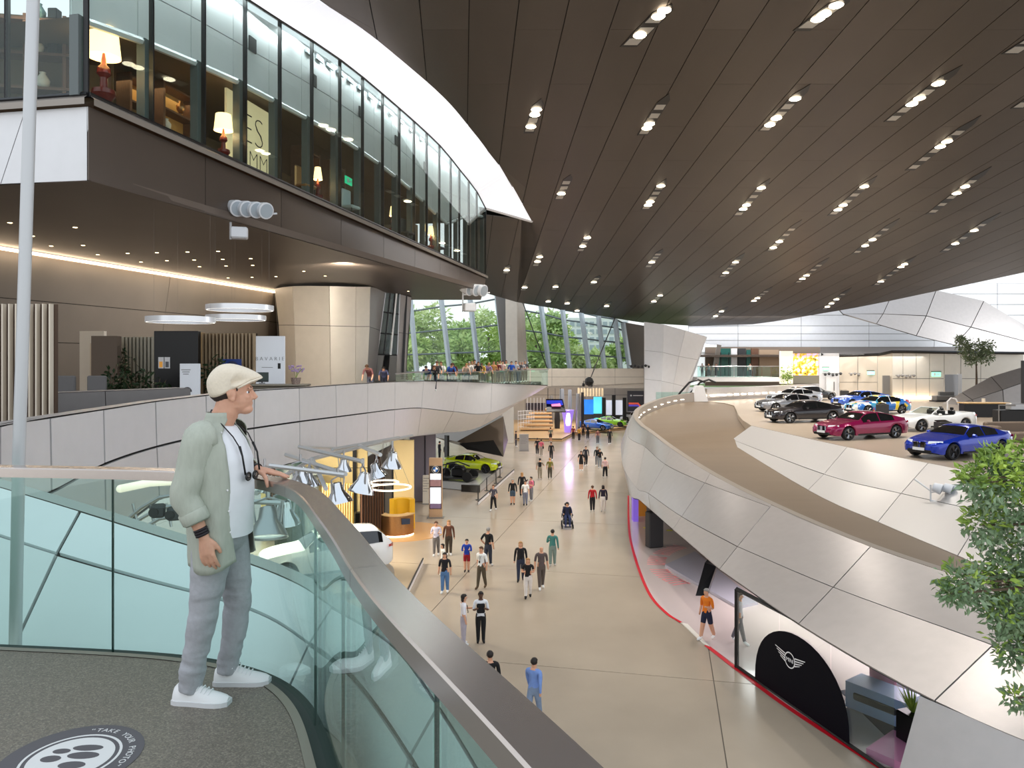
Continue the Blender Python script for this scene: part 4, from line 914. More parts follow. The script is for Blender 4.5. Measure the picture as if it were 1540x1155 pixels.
pp = [
 ('person in light blue shirt and grey-blue trousers walking away alone', (803, 1087), 60, 1.72, (120, 150, 210), (128, 146, 172), dict(stride=.32, pl='fwd', pr='back', sleeve=1.6, shoes=(50, 40, 44))),
 ('person in black jacket, short dark hair, walking in from beyond the handrail', (737, 1077), 100, 1.74, (22, 22, 24), (26, 26, 28), dict(sleeve=1.6)),
 ('person in black top, mostly hidden behind the handrail', (719, 1100), 95, 1.68, (24, 24, 26), (26, 26, 28), dict(sleeve=1.6)),
 ('person with dark curly hair, white blouse and pale lilac trousers', (697, 970), 15, 1.70, (232, 230, 236), (176, 170, 182), dict(pl='out', pr='down', sleeve=.9, hairlen=.03, bag=('lanyard', (30, 30, 34)))),
 ('guard in white shirt, black vest and black trousers holding a radio', (723, 966), 275, 1.72, (226, 228, 232), (18, 18, 20), dict(pl='phone', pr='phone', sleeve=.6, skin=2, bag=('vest', (20, 20, 24)), shoes=(20, 20, 20))),
 ('person with long dark hair, printed black tee and loose blue jeans', (669, 892), 260, 1.66, (30, 28, 34), (84, 122, 168), dict(hairlen=.09, stride=.12, sleeve=.8, loose=1.25)),
 ('person in blue hooded top and red shorts looking down', (702, 860), 270, 1.48, (32, 64, 166), (150, 22, 36), dict(shorts=True, pl='phone', pr='phone', sleeve=1.6, shoes=(60, 50, 50))),
 ('person in white short-sleeved shirt and olive trousers, head turned', (724, 885), 240, 1.76, (236, 236, 234), (84, 74, 58), dict(hair='brown', stride=.22, pr='back', sleeve=.7, shoes=(90, 70, 50), bag=('lanyard', (40, 40, 40)))),
 ('person in black polo and dark jeans behind the white-shirted person', (734, 852), 60, 1.80, (22, 22, 24), (48, 52, 66), dict(hair='grey', sleeve=.6, pl='akim', stride=.12)),
 ('person in pale lilac hoodie and grey trousers', (656, 836), 265, 1.68, (214, 210, 226), (112, 106, 104), dict(stride=.15, sleeve=1.6, pl='bent', pr='bent', hair='brown')),
 ('person in brown leather jacket with long hair', (675, 835), 275, 1.72, (104, 66, 48), (68, 58, 48), dict(hairlen=.08, hair='blond', sleeve=1.6, wide=1.12)),
 ('small person in white top just behind the printed black tee', (666, 866), 200, 1.42, (226, 226, 222), (150, 140, 130), dict(hairlen=.02)),
 ('person in open black cardigan and dark jeans', (783, 874), 265, 1.72, (26, 24, 26), (44, 52, 72), dict(hair='blond', hairlen=.04, stride=.2, sleeve=1.6, wide=1.2, shoes=(24, 24, 26))),
 ('person with long blond hair, black top and wide white trousers', (794, 899), 268, 1.60, (24, 22, 24), (222, 214, 208), dict(hair='blond', hairlen=.1, stride=.18, pl='bent', pr='bent', sleeve=.3, loose=1.3, shoes=(28, 26, 28))),
 ('bearded bald person in brown-grey polo and trousers', (814, 886), 280, 1.80, (92, 80, 78), (92, 82, 76), dict(hair='bald', stride=.18, sleeve=.6, wide=1.1)),
 ('person in green jacket with white sleeve and patterned trousers', (831, 852), 80, 1.70, (66, 124, 118), (120, 138, 130), dict(pl='bent', sleeve=1.6, loose=1.15, stride=.1)),
 ('person in dark jacket and tight black trousers walking', (742, 768), 250, 1.66, (76, 74, 86), (24, 24, 28), dict(hair='brown', stride=.3, pr='bent', sleeve=.5)),
 ('person in black hooded top and knee-length denim shorts', (771, 759), 268, 1.70, (22, 22, 24), (64, 84, 104), dict(hair='grey', sleeve=1.6, wide=1.15, shorts=True, shoes=(30, 30, 34))),
 ('person with long fair hair and black dress turned away', (785, 748), 95, 1.72, (28, 26, 28), (26, 24, 26), dict(hair='blond', hairlen=.1, sleeve=1.6)),
 ('person in white tee and grey-blue jeans between two companions', (790, 760), 270, 1.62, (232, 232, 232), (112, 116, 134), dict(shoes=(30, 28, 30))),
 ('person in pink top carrying a small dark-haired child', (799, 754), 210, 1.66, (216, 118, 140), (122, 122, 128), dict(pl='bent', pr='bent', bag=('backpack', (50, 40, 44)))),
 ('person in grey shirt wearing a black rucksack', (812, 722), 85, 1.72, (156, 146, 132), (150, 140, 124), dict(bag=('backpack', (26, 26, 30)), pr='out', stride=.1)),
 ('person in olive shirt and dark grey trousers', (827, 721), 80, 1.70, (124, 118, 52), (78, 72, 62), dict(stride=.12, sleeve=.7, hair='blond')),
 ('person in black jacket and white tee coming closer', (829, 692), 260, 1.68, (36, 34, 38), (44, 42, 44), dict(sleeve=1.6)),
 ('person in dark clothes with a cream bag', (808, 684), 100, 1.68, (30, 28, 32), (34, 34, 38), dict(bag=('shoulder', (180, 170, 150)))),
 ('person in pink patterned top with black bag', (814, 686), 85, 1.64, (206, 96, 120), (160, 150, 140), dict(bag=('shoulder', (22, 22, 24)))),
 ('person in black tee, black shorts and white shoes', (874, 708), 270, 1.70, (26, 24, 24), (28, 26, 28), dict(hair='brown', shorts=True, shoes=(240, 240, 240))),
 ('person in open dark jacket and black trousers', (881, 701), 275, 1.78, (48, 48, 56), (30, 30, 34), dict(stride=.1, sleeve=1.6)),
 ('person in black jacket and grey jeans, left of a close pair', (898, 701), 268, 1.74, (26, 26, 30), (128, 130, 136), dict(hair='brown', sleeve=1.6)),
 ('person in black puffer jacket and pale jeans, right of a close pair', (902, 704), 272, 1.72, (30, 28, 30), (146, 150, 156), dict(sleeve=1.6, pl='bent', pr='bent', wide=1.1)),
 ('person in pink shirt and black wide trousers striding', (910, 719), 70, 1.70, (222, 184, 186), (28, 28, 32), dict(stride=.34, loose=1.2, sleeve=.8)),
 ('person in red jacket and black trousers walking away', (891, 770), 88, 1.66, (176, 24, 34), (30, 28, 30), dict(sleeve=1.6, wide=1.15, stride=.12, hair='brown')),
 ('person in navy jacket and white trousers carrying a handbag', (907, 770), 92, 1.68, (36, 30, 50), (220, 212, 206), dict(sleeve=1.6, hairlen=.05, bag=('shoulder', (60, 52, 56)))),
 ('person in black clothes walking by the far stage', (917, 668), 265, 1.74, (30, 30, 34), (34, 34, 38), dict(sleeve=1.6, stride=.12)),
 ('person in red-brown tee and grey trousers by the far stage', (899, 668), 90, 1.7, (132, 82, 78), (90, 90, 96), dict()),
 ('person in dark red jacket at the stage edge', (862, 662), 85, 1.66, (128, 34, 38), (34, 30, 34), dict(sleeve=1.6)),
 ('person in red and yellow shirt at the stage edge', (871, 664), 95, 1.72, (204, 150, 50), (44, 40, 44), dict(stride=.25)),
 ('person in black shirt standing at the stage edge', (884, 661), 88, 1.78, (26, 26, 28), (30, 30, 34), dict(sleeve=.6, hair='grey')),
 ('person in dark brown top behind the red and yellow shirt', (877, 657), 90, 1.7, (70, 44, 40), (34, 30, 32), dict()),
 ('person in green-grey shirt and dark shorts by the wooden steps', (828, 665), 90, 1.7, (128, 128, 108), (52, 42, 44), dict(shorts=True)),
 ('person in dark jacket beside the grey info board', (776, 672), 350, 1.72, (40, 38, 46), (66, 64, 74), dict(sleeve=1.6)),
 ('person in orange polo and navy shorts stepping over the red line', (1063, 962), 215, 1.76, (226, 122, 28), (28, 34, 58), dict(hair='grey', stride=.3, shorts=True, sleeve=.7, pl='bent', shoes=(240, 240, 240))),
 ('person in pale tee and grey trousers behind the shop glass', (1112, 968), 330, 1.74, (196, 196, 200), (96, 94, 104), dict(stride=.3, shoes=(240, 240, 240))),
]
for lb, (x, y), face, H, top, bot, kw in pp: person(lb, fl(x, y), face, H, top, bot, **kw)
person('person in dark clothes behind the lime coupe, nearest the dark stair rail', fl(661, 691), 30, 1.74, (26, 26, 30), (30, 30, 34), sleeve=1.6)
person('person in black clothes standing just behind the lime coupe', fl(671, 694), 60, 1.70, (34, 34, 38), (28, 28, 32), sleeve=1.6)
# small child held by the person in pink: head and back against the shoulder
c0 = fl(799, 754); r = empty('person', (c0.x-.28, c0.y-.1, .92), math.radians(40), 'small child with two dark hair bunches held by the person in pink', 'person')
me, mi, hm, uc, ch, dl, dr, RL = body_mesh((0, 'bent', 'bent', .1, .6, False, True, 1, 1)); me = me.copy(); me.materials.clear()
for m in (SKINS[1], cloth((224, 222, 224)), cloth((44, 40, 48)), cloth((44, 40, 48))): me.materials.append(m)
me.polygons.foreach_set('material_index', mi); b = link('body', me, None, r); b.scale = (.72,)*3; b.location = (0, 0, -.2)
mb = MB(); mb.ball(hm*.72+V((0, -.01, -.19)), (.05, .055, .05), 8); mb.ball(hm*.72+V((.07, 0, -.15)), .04, 8); mb.ball(hm*.72+V((-.07, 0, -.15)), .04, 8); mb.build('hair', HAIRC['dark'], r, smooth=True)
# person in a powered wheelchair
c0 = fl(853, 793)
wc = empty('wheelchair', c0, math.radians(180), 'black powered wheelchair in the middle of the hall', 'wheelchair')
mb = MB(); mb.bbox((0, 0, .32), (.5, .7, .2), 0, .05); mb.build('base', M_BLACK, wc)
mb = MB(); mb.bbox((0, .02, .5), (.48, .48, .09), 0, .03); mb.build('seat', M_CHAR, wc)
mb = MB(); mb.bbox((0, -.26, .82), (.46, .09, .62), 0, .03); mb.bbox((0, -.27, 1.25), (.26, .08, .16), 0, .03); mb.build('backrest', M_BLACK, wc)
for sx_ in (-1, 1):
    mb = MB(); mb.tube([V((sx_*.29, -.22, .5)), V((sx_*.29, -.22, .72)), V((sx_*.29, .25, .72))], .025, 6); mb.bbox((sx_*.29, .05, .74), (.08, .4, .05), 0, .02); mb.build('armrest', M_CHAR, wc)
    for yy, rr in ((-.18, .18), (.32, .12)):
        mb = MB(); mb.lathe((sx_*.3-.04, yy, rr), [(rr*.5, 0), (rr, .01), (rr, .07), (rr*.5, .08)], 16, Matrix.Rotation(math.pi/2, 3, 'Y')); mb.build('wheel', M_TYRE, wc)
mb = MB(); mb.bbox((0, .52, .14), (.4, .22, .04), 0, .01); mb.build('footrest', M_CHAR, wc)
p = person('person in navy top and cap seated in the powered wheelchair', (c0.x, c0.y, .02), 270, 1.66, (34, 38, 66), (40, 50, 86), sit=True, pl='hold', pr='hold', sleeve=1.6, hat=(24, 24, 30), shoes=(40, 50, 90))
for ch_ in p.children: ch_.location.z -= .24 if ch_.name.startswith('body') else .24
# spectators along the bridge balustrade
rndp = random.Random(4)
bp = [(640, 573, 40.6, 'navy tee', (40, 52, 92), 'dark', .75), (650, 573, 41.3, 'black tee', (26, 26, 30), 'brown', .7), (655, 573, 42.3, 'dark grey tee', (60, 58, 62), 'brown', .4), (662, 572, 43.9, 'white printed tee', (226, 224, 222), 'brown', .3),
 (674, 575, 44.6, 'blue tee', (46, 82, 160), 'brown', .7), (681, 575, 45.4, 'maroon top', (92, 36, 44), 'dark', .7), (697, 575, 47.6, 'beige tee', (196, 172, 154), 'blond', .55), (705, 575, 48.6, 'white polo', (222, 216, 210), 'grey', .5), (710, 575, 51.0, 'pale grey shirt', (190, 188, 184), 'blond', .3),
 (718, 576, 49.6, 'black waistcoat', (24, 24, 26), 'brown', .2), (713, 575, 52.2, 'dark brown shirt', (70, 54, 48), 'dark', .1), (726, 576, 50.6, 'yellow top', (206, 172, 70), 'brown', .6), (731, 576, 51.4, 'lilac tee', (150, 128, 176), 'blond', .6), (742, 577, 52.4, 'mustard tee', (196, 142, 88), 'brown', .1),
 (748, 577, 53.2, 'wine red tee', (110, 40, 44), 'dark', .05), (756, 577, 54, 'pink-white top', (222, 190, 186), 'dark', .05), (752, 577, 55.2, 'cream shirt', (226, 214, 190), 'brown', 0), (761, 578, 55.5, 'pale green tee', (170, 196, 170), 'brown', 0), (769, 578, 55.2, 'bright blue jacket', (34, 86, 190), 'dark', .15),
 (776, 578, 56.4, 'grey and white shirt', (190, 190, 196), 'dark', .1), (781, 578, 56.8, 'black and white top', (70, 70, 76), 'grey', .15), (786, 578, 57.4, 'light grey hooded top', (176, 176, 180), 'grey', .1), (790, 578, 58.2, 'dark grey tee', (80, 80, 86), 'grey', .1), (552, 577, 37.5, 'red-brown shirt', (130, 84, 84), 'brown', .8), (573, 576, 39.5, 'slate blue shirt', (84, 88, 120), 'dark', .8)]
for i, (x, y, d, ct, col_, hr, ln) in enumerate(bp):
    p = P(x, y, d); where = 'beside the tapered column' if x < 600 else 'near the closed start of the glass balustrade' if x < 668 else 'along the middle of the glass balustrade' if x < 735 else 'at the crowded end of the footbridge'
    person('spectator in %s on the footbridge, %s' % (ct, where), (p.x, p.y+.9, DZ), 280+rndp.uniform(-25, 25), rndp.uniform(1.66, 1.82), col_, rndp.choice([(40, 44, 60), (30, 30, 34), (90, 94, 110), (120, 110, 96)]), hair=hr, lean=ln, pl='rail' if ln > .15 else 'bent', pr='rail' if ln > .15 else 'down', sleeve=.6, group='spectators at the footbridge balustrade', hairlen=.06 if i % 4 == 1 else 0)
# ------------------------------------------------------------------ viewer's terrace
TZ = CZ-1.81
EP = [(-7.5, 4.95), (-5.2, 4.85), (-3.2, 4.64), (-2.05, 4.52), (-1.45, 4.26), (-1.15, 3.95), (-.97, 3.63), (-.81, 3.24), (-.62, 2.8), (-.47, 2.4), (-.29, 2.0), (-.09, 1.6), (.10, 1.216), (.34, .7), (.7, -.1), (1.2, -1.2)]
ep = [V((x, y, 0)) for x, y in EP]
dense = [curve_at(ep, k/20) for k in range(20*(len(EP)-1)+1)]
for _ in range(160): dense = [dense[0]]+[(dense[i-1]+dense[i]*2+dense[i+1])/4 for i in range(1, len(dense)-1)]+[dense[-1]]
def epos(u):
    u = max(0, min(len(EP)-1, u))*20; i = min(len(dense)-2, int(u)); return dense[i].lerp(dense[i+1], u-i)
def E(u, z, off=0):
    p = epos(u); t = (epos(u+.08)-epos(u-.08)).normalized()
    return V((p.x-t.y*off, p.y+t.x*off, z))     # off > 0: outwards (left of travel = away from the terrace)
def Eout(u, z, off): return E(u, z, off)
NE = len(EP)-1; US = [k/6 for k in range(6*NE+1)]
te = empty('terrace', label='speckled grey terrazzo terrace the person in the cap stands on', cat='floor', kind='structure')
edge_in = [E(u, TZ, -.1) for u in US]
mb = MB(); mb.slab([V((-7.5, -1.2, TZ))]+[V((p.x, p.y, TZ)) for p in edge_in][::1]+[], n=V((0, 0, -.3))); fixn(mb.build('floor_slab', M_TERR, te))
mb = MB(); mb.loft([[E(u, TZ+.004, -.1) for u in US], [E(u, TZ+.004, -.055) for u in US], [E(u, TZ-.2, -.055) for u in US]], False); mb.build('edge_strip', mat('strip_stone', (138, 132, 120), .4, .2), te)
mb = MB(); mb.loft([[E(u, TZ-.02, -.06) for u in US], [E(u, TZ-.02, .04) for u in US], [E(u, TZ-.35, .04) for u in US], [E(u, TZ-.35, -.3) for u in US]], False); mb.build('glass_channel', mat('channel_dark', (44, 52, 50), .5), te)
ba = empty('terrace_balustrade', label='curved green glass balustrade with flat steel handrail', cat='railing', kind='structure')
RT = CZ-.68
brk = [0, 2.6, 4.35, 5.85, 8.55, 9.85, 10.55, 12.5, NE]
brk = [0, 2.6, 5.9, 7.65, 10.5, 13, NE]
for u0, u1 in zip(brk, brk[1:]):
    n = max(6, int((u1-u0)*6)); uu = [u0+.006+(u1-u0-.012)*k/n for k in range(n+1)]
    mb = MB()
    a = [E(u, TZ-.25, .016) for u in uu]; b = [E(u, RT-.03, .016) for u in uu]; c = [E(u, RT-.03, -.004) for u in uu]; d = [E(u, TZ-.25, -.004) for u in uu]
    mb.loft([a, b, c, d, a], False); mb.add([a[0], b[0], c[0], d[0], a[-1], b[-1], c[-1], d[-1]], [(0, 1, 2, 3), (7, 6, 5, 4)])
    mb.build('pane', M_GLASS, ba, smooth=35)
    if u0 > 0:
        mb = MB(); mb.tube([E(u0, TZ-.2, .006), E(u0, RT-.05, .006)], .007, 6); mb.build('seam', mat('seam_green', (22, 52, 46), .3), ba)
rb_ = [0, 5.0, 9.0, NE]
for u0, u1 in zip(rb_, rb_[1:]):
    n = int((u1-u0)*8); uu = [u0+.003+(u1-u0-.006)*k/n for k in range(n+1)]
    prof = [(-.065, -.06), (-.065, -.006), (-.059, 0), (.049, 0), (.055, -.006), (.055, -.06)]
    mb = MB(); mb.loft([[E(u, RT+z, o_) for u in uu] for o_, z in prof]+[[E(u, RT-.06, -.065) for u in uu]], False)
    fixn(mb.build('handrail', M_RAIL, ba, smooth=25))
# floor sticker
st = empty('floor_sticker', (-2.0, 3.315, TZ+.001), 0, 'round grey floor sticker with white ring and photo spot lettering', 'sticker')
mb = MB(); mb.lathe((0, 0, 0), [(.3, 0), (.3, .001)], 48); mb.build('disc', mat('sticker_grey', (92, 88, 92), .6), st)
sw = mat('sticker_white', (226, 224, 222), .6)
mb = MB(); mb.lathe((0, 0, 0), [(.196, .0012), (.196, .002), (.208, .002), (.208, .0012)], 48, cap=False); mb.build('ring', sw, st)
mb = MB(); mb.lathe((0, 0, 0), [(.178, .0012), (.178, .002)], 48); mb.build('inner_disc', sw, st)
for (x, y, a, b) in ((.03, .085, .07, .026), (.045, .02, .072, .03), (-.075, .055, .04, .022), (-.085, -.01, .045, .028), (.04, -.06, .06, .03)):
    mb = MB(); mb.lathe((x, y, .002), [(1, 0), (1, .0008)], 20, Matrix(((a, 0, 0), (0, b, 0), (0, 0, 1)))); mb.build('emblem_shape', MATS['sticker_grey'], st)
tx = '\u201cTAKE YOUR PHOTO\u201d'
for i, ch in enumerate(tx):
    if ch == ' ': continue
    a = math.radians(99-i*7.0); r = .235
    text('letter', ch, sw, st, (r*math.cos(a), r*math.sin(a), .0015), .042, (0, 0, a-math.pi/2), .0004)
# pole rising beyond the handrail
po = MB(); po.tube([V((-3.68, 5.3, 3.0)), V((-3.575, 5.3, 8.73)), V((-3.46, 5.3, 12.4)), V((-3.3, 5.3, 17))], .042, 16); tag(po.build('mast', M_POLE, None, smooth=40), 'slim pale grey mast rising behind the terrace handrail', 'pole')
# sloping white cladding just outside the glass
sc_ = empty('ramp_cladding', label='sloping white panelled cladding just outside the terrace glass', cat='facade', kind='structure')
T_ = [(-330, 640, 7.6), (-150, 690, 7.2), (0, 732, 6.9), (120, 768, 6.6), (260, 812, 6.2), (370, 845, 5.9), (450, 878, 5.5), (500, 912, 5.1), (588, 966, 4.3), (660, 1060, 3.3), (770, 1240, 2.3)]
M_ = [(-420, 690, 7.0), (-200, 745, 6.6), (-60, 786, 6.3), (85, 832, 6.0), (210, 868, 5.8), (330, 900, 5.6), (405, 928, 5.3), (465, 968, 4.85), (528, 1018, 4.2), (615, 1140, 3.2), (710, 1340, 2.2)]
B_ = [(-500, 860, 6.3), (-280, 930, 5.9), (-120, 965, 5.7), (12, 990, 5.5), (150, 1005, 5.3), (270, 1015, 5.15), (350, 1030, 4.95), (425, 1055, 4.5), (510, 1120, 3.85), (585, 1240, 2.9), (660, 1430, 2.0)]
panels([[P(*q) for q in r] for r in (T_, M_, B_)], M_CLADW, sc_, gap=.032, th=.04, sub=20, brk=[0, 3, 7, 9, 10], back=M_DARK)
tt = [P(*q) for q in T_]; mb = MB(); mb.loft([[curve_at(tt, k/4) for k in range(4*(len(tt)-1)+1)], [curve_at(tt, k/4)+V((.02, .11, .03)) for k in range(4*(len(tt)-1)+1)], [curve_at(tt, k/4)+V((.02, .11, -1.2)) for k in range(4*(len(tt)-1)+1)]], False); mb.build('top_return', mat('return_grey', (168, 168, 164), .4, .2), sc_, smooth=25)

# ------------------------------------------------------------------ leafy tree at the right edge
def leafmesh(name, pts, size, rnd, flat=.5):
    mb = MB()
    for p, out in pts:
        d = (out*.7+V((rnd.gauss(0, .6), rnd.gauss(0, .6), rnd.gauss(-.15, .5)))).normalized()
        s = d.cross(V((rnd.gauss(0, 1), rnd.gauss(0, 1), rnd.gauss(0, 1)))).normalized()
        L = size*rnd.uniform(.7, 1.25); w = L*.22; n = d.cross(s).normalized()*L*.06
        mb.add([p, p+d*L*.5+s*w+n, p+d*L-n, p+d*L*.5-s*w+n], [(0, 1, 2, 3)])
    return mb
M_LEAF = mat('leaf_green', (84, 116, 52), .4, 0, .35, 3.5, col2=(178, 204, 84), spec=.6)
M_LEAF2 = mat('leaf_pale', (146, 168, 134), .4, 0, .3, 3, col2=(96, 124, 78), spec=.6)
M_BARK = mat('bark', (96, 80, 64), .8, 0, .2, 12)
tr = empty('tree', (6.6, 7.6, 0), 0, 'leafy green indoor tree reaching in from the edge beside the parapet', 'tree')
mb = MB(); mb.tube([V((0, 0, .3)), V((.05, 0, 3)), V((-.1, .1, 6)), V((-.25, 0, 8.6))], [.11, .09, .07, .03], 10); mb.build('trunk', M_BARK, tr, smooth=True)
mb = MB(); mb.bbox((0, 0, .3), (1.2, 1.2, .6), 0, .04); mb.build('planter', M_CHAR, tr)
rl = random.Random(11); pts = []; pts2 = []
blobs = [((1535, 745), 7.4, .60), ((1490, 725), 7.2, .36), ((1540, 820), 7.6, .55), ((1478, 790), 7.4, .26), ((1560, 700), 7.5, .45), ((1445, 878), 7.2, .30), ((1500, 880), 7.4, .44), ((1540, 900), 7.5, .5), ((1560, 960), 7.4, .45), ((1525, 975), 7.3, .30), ((1528, 1050), 7.3, .17), ((1515, 925), 7.2, .28), ((1580, 1060), 7.3, .3), ((1457, 720), 7.1, .16), ((1500, 690), 7.3, .22), ((1640, 840), 7.6, .8), ((1430, 893), 7.1, .14)]
bm_ = MB()
for (px, py), D, r in blobs:
    c = P(px, py, D)-V((6.6, 7.6, 0))
    for k in range(int(2600*r*r+220*r)):
        v = V((rl.gauss(0, 1), rl.gauss(0, 1), rl.gauss(0, 1))).normalized()
        q = c+v*r*rl.uniform(.45, 1.0)*(.75+.35*noise.noise(v*2+c))
        (pts if (v.z > -.1 and (py < 800 or rl.random() < .3)) else pts2).append((q, v))
    bm_.tube([V((-.1, 0, min(6.5, c.z-.5+CZ*0))), c*.5+V((-.05, 0, (c.z)*.5)), c], [.03, .02, .008], 5)
tag(leafmesh('foliage', pts, .085, rl).build('foliage', M_LEAF, tr), kind='stuff'); tag(leafmesh('foliage', pts2, .085, rl).build('foliage', M_LEAF2, tr), kind='stuff')
tag(bm_.build('branches', M_BARK, tr), kind='stuff')
# ------------------------------------------------------------------ showroom on the hall floor, left side
def G(px, D): return (px-CX)/F*D           # world x of a column at depth D
def Zy(py, D): return CZ-(py-HY)/F*D
def wallbox(mb, x0, x1, D, z0, z1, t=.25): return mb.box(((x0+x1)/2, D+t/2, (z0+z1)/2), (x1-x0, t, z1-z0))
yw = empty('wall_showroom', label='yellow panelled showroom wall behind the slatted screens', cat='wall', kind='structure')
xs = [G(x, 41) for x in (392, 432, 470, 512, 535, 553)]
panels([[V((x, 41, 5.9)) for x in xs], [V((x, 41, 3.4)) for x in xs], [V((x, 41, 0)) for x in xs]], M_YEL, yw, gap=.03, sub=1, straight=True, back=M_DARK)
mb = MB(); mb.box((G(533, 40.8), 40.85, 3.0), (.2, .1, 6)); mb.build('post', M_BLACK, yw)
mb = MB(); wallbox(mb, G(592, 41.5), G(622, 41.5), 41.5, 0, 4.9); mb.build('tall_panel', mat('panel_cream', (238, 214, 158), .6), yw)
mb = MB(); wallbox(mb, G(430, 41.2), G(470, 41.2), 40.6, 0, 1.0, .3); mb.build('plinth', M_WOODD, yw)
dw = empty('wall_taupe_showroom', label='grey sloping showroom wall with dark window behind the ring lamp', cat='wall', kind='structure')
mb = MB(); mb.slab([P(553, 735, 44), P(602, 690, 46), P(606, 790, 46), P(560, 815, 44)], .2); mb.build('window_block', M_CHAR, dw)
mb = MB(); mb.slab([P(545, 690, 46.5), P(606, 660, 48), P(606, 720, 48), P(545, 760, 46.5)], .2); mb.build('wall_sheet', M_WALLB, dw)
for px in (568, 584):
    mb = MB(); mb.box((G(px, 43.6), 43.6, 1.9), (.35, .2, 3.8)); mb.build('pillar', M_WOODD if px == 568 else M_GREY, dw)
# slatted screens: every slat a part
def slats(name, label, x0, x1, D, z0, z1, n, m, back, cat='screen', y2=None, w=.55, dep=.12, kind=None):
    r = empty(name, ((x0+x1)/2, D, z0), 0, label, cat, kind=kind); xc = (x0+x1)/2; y2 = D if y2 is None else y2
    ang = math.atan2(y2-D, x1-x0)
    sm = MB(); p = (x1-x0)/n; sm.box((0, 0, (z1-z0)/2), (p*w, dep, z1-z0), ang); me = sm.mesh('slat'); me.materials.append(m)
    for k in range(n):
        o = link('slat', me, None, r); o.location = (x0+p*(k+.5)-xc, (y2-D)*((k+.5)/n-.0), 0)
    bm2 = MB(); bm2.slab([V((x0-xc, dep*.5+.01, 0)), V((x1-xc, y2-D+dep*.5+.01, 0)), V((x1-xc, y2-D+dep*.5+.01, z1-z0)), V((x0-xc, dep*.5+.01, z1-z0))], n=V((0, .05, 0))); bm2.build('backboard', back, r)
    return r
slats('slatted_screen', 'yellow lit slatted screen beside the walnut slatted screen', G(484, 37), G(531, 37), 37, 0, 3.2, 13, M_WOOD, mat('slat_back_yellow', (236, 200, 70), .6))
slats('slatted_screen', 'walnut brown slatted screen beside the service desk', G(541, 37), G(564, 37), 37, 0, 3.55, 9, M_WOODD, M_DARK, y2=39.5)
slats('slatted_screen', 'low walnut slatted screen seen through the terrace glass', G(400, 40), G(432, 40), 40, 0, 3.6, 8, M_WOODD, M_DARK)
mb = MB(); mb.lathe((G(436, 37.5), 37.5, 0), [(.75, 0), (.7, 4.6)], 20); tag(mb.build('dark_column', mat('column_green', (38, 52, 50), .4), None, smooth=True), 'dark green-black round column behind the white car', 'column')
mb = MB(); mb.lathe((G(462, 38.5), 38.5, 0), [(.6, 0), (.6, 3.5)], 20); mb.lathe((G(462, 38.5), 38.5, 3.5), [(.9, 0), (.95, .25)], 20); tag(mb.build('column_pale', mat('column_pale_m', (150, 162, 160), .3), None, smooth=30), 'pale round column with a flared head behind the white car', 'column')
# lilac columns by the passage
for px, w, lb in ((627, 1.0, 'broad lilac-grey slab column beyond the service desk'), (647, .7, 'narrow lilac-grey slab column behind the info totem')):
    mb = MB(); mb.bbox((G(px, 49), 49, 3.0), (w, .8, 6.0), .2, .05); tag(mb.build('slab_column', mat('lilac_grey', (128, 122, 134), .5), None), lb, 'column')
# service desk over a round disc painted as warm light
c = PZ(594, 806, 0); sd = empty('service_desk', c, 0, 'curved bronze service desk glowing on a round warm-lit floor', 'desk')
def arcwall(mb, r, t, a0, a1, z0, z1, n=14, cx=0, cy=0):
    A = [math.radians(a0+(a1-a0)*k/n) for k in range(n+1)]
    o = [V((cx+r*math.cos(a), cy+r*math.sin(a), 0)) for a in A]; i = [V((cx+(r-t)*math.cos(a), cy+(r-t)*math.sin(a), 0)) for a in A]
    z = lambda l, h: [p+V((0, 0, h)) for p in l]
    return mb.loft([z(o, z0), z(o, z1), z(i, z1), z(i, z0), z(o, z0)], False).add([o[0]+V((0,0,z0)), o[0]+V((0,0,z1)), i[0]+V((0,0,z1)), i[0]+V((0,0,z0)), o[-1]+V((0,0,z0)), o[-1]+V((0,0,z1)), i[-1]+V((0,0,z1)), i[-1]+V((0,0,z0))], [(0,1,2,3), (7,6,5,4)])
mb = MB(); arcwall(mb, 1.0, .35, 205, 345, .08, 1.12, cx=0, cy=.6); fixn(mb.build('counter_front', M_BRONZE, sd, smooth=30))
mb = MB(); arcwall(mb, 1.04, .45, 203, 347, 1.12, 1.17, cx=0, cy=.6); fixn(mb.build('counter_top', M_WOOD, sd))
mb = MB(); arcwall(mb, .98, .3, 203, 347, 0.0, .08, cx=0, cy=.6); mb.build('base_light', M_LED, sd)
mb = MB(); mb.slab([V((.42, -.42, .7)), V((.85, -.28, .7)), V((.85, -.28, 1.0)), V((.42, -.42, 1.0))], .03); mb.build('nameplate', mat('plate_blue', (40, 52, 74), .4), sd)
mb = MB(); arcwall(mb, .75, .3, 20, 160, .1, 1.75, cx=.2, cy=1.0); fixn(mb.build('back_screen', mat('yellow_gloss', (226, 176, 40), .35), sd, smooth=30))
mb = MB(); mb.lathe((c.x+.3, c.y+1, .0), [(2.3, 0), (2.3, .03)], 40); tag(mb.build('warm_light_disc', mat('floor_warm_light', (216, 168, 112), .25, coat=.3), None), 'round amber floor disc painting warm light under the service desk', 'painted light')  # disc colour paints the pool of warm light round the desk
mb = MB(); mb.bbox((c.x-1.9, c.y+.9, .55), (.9, .5, 1.1), .3, .04); tag(mb.build('black_cabinet', M_BLACK, None), 'small black cabinet left of the bronze service desk', 'cabinet')
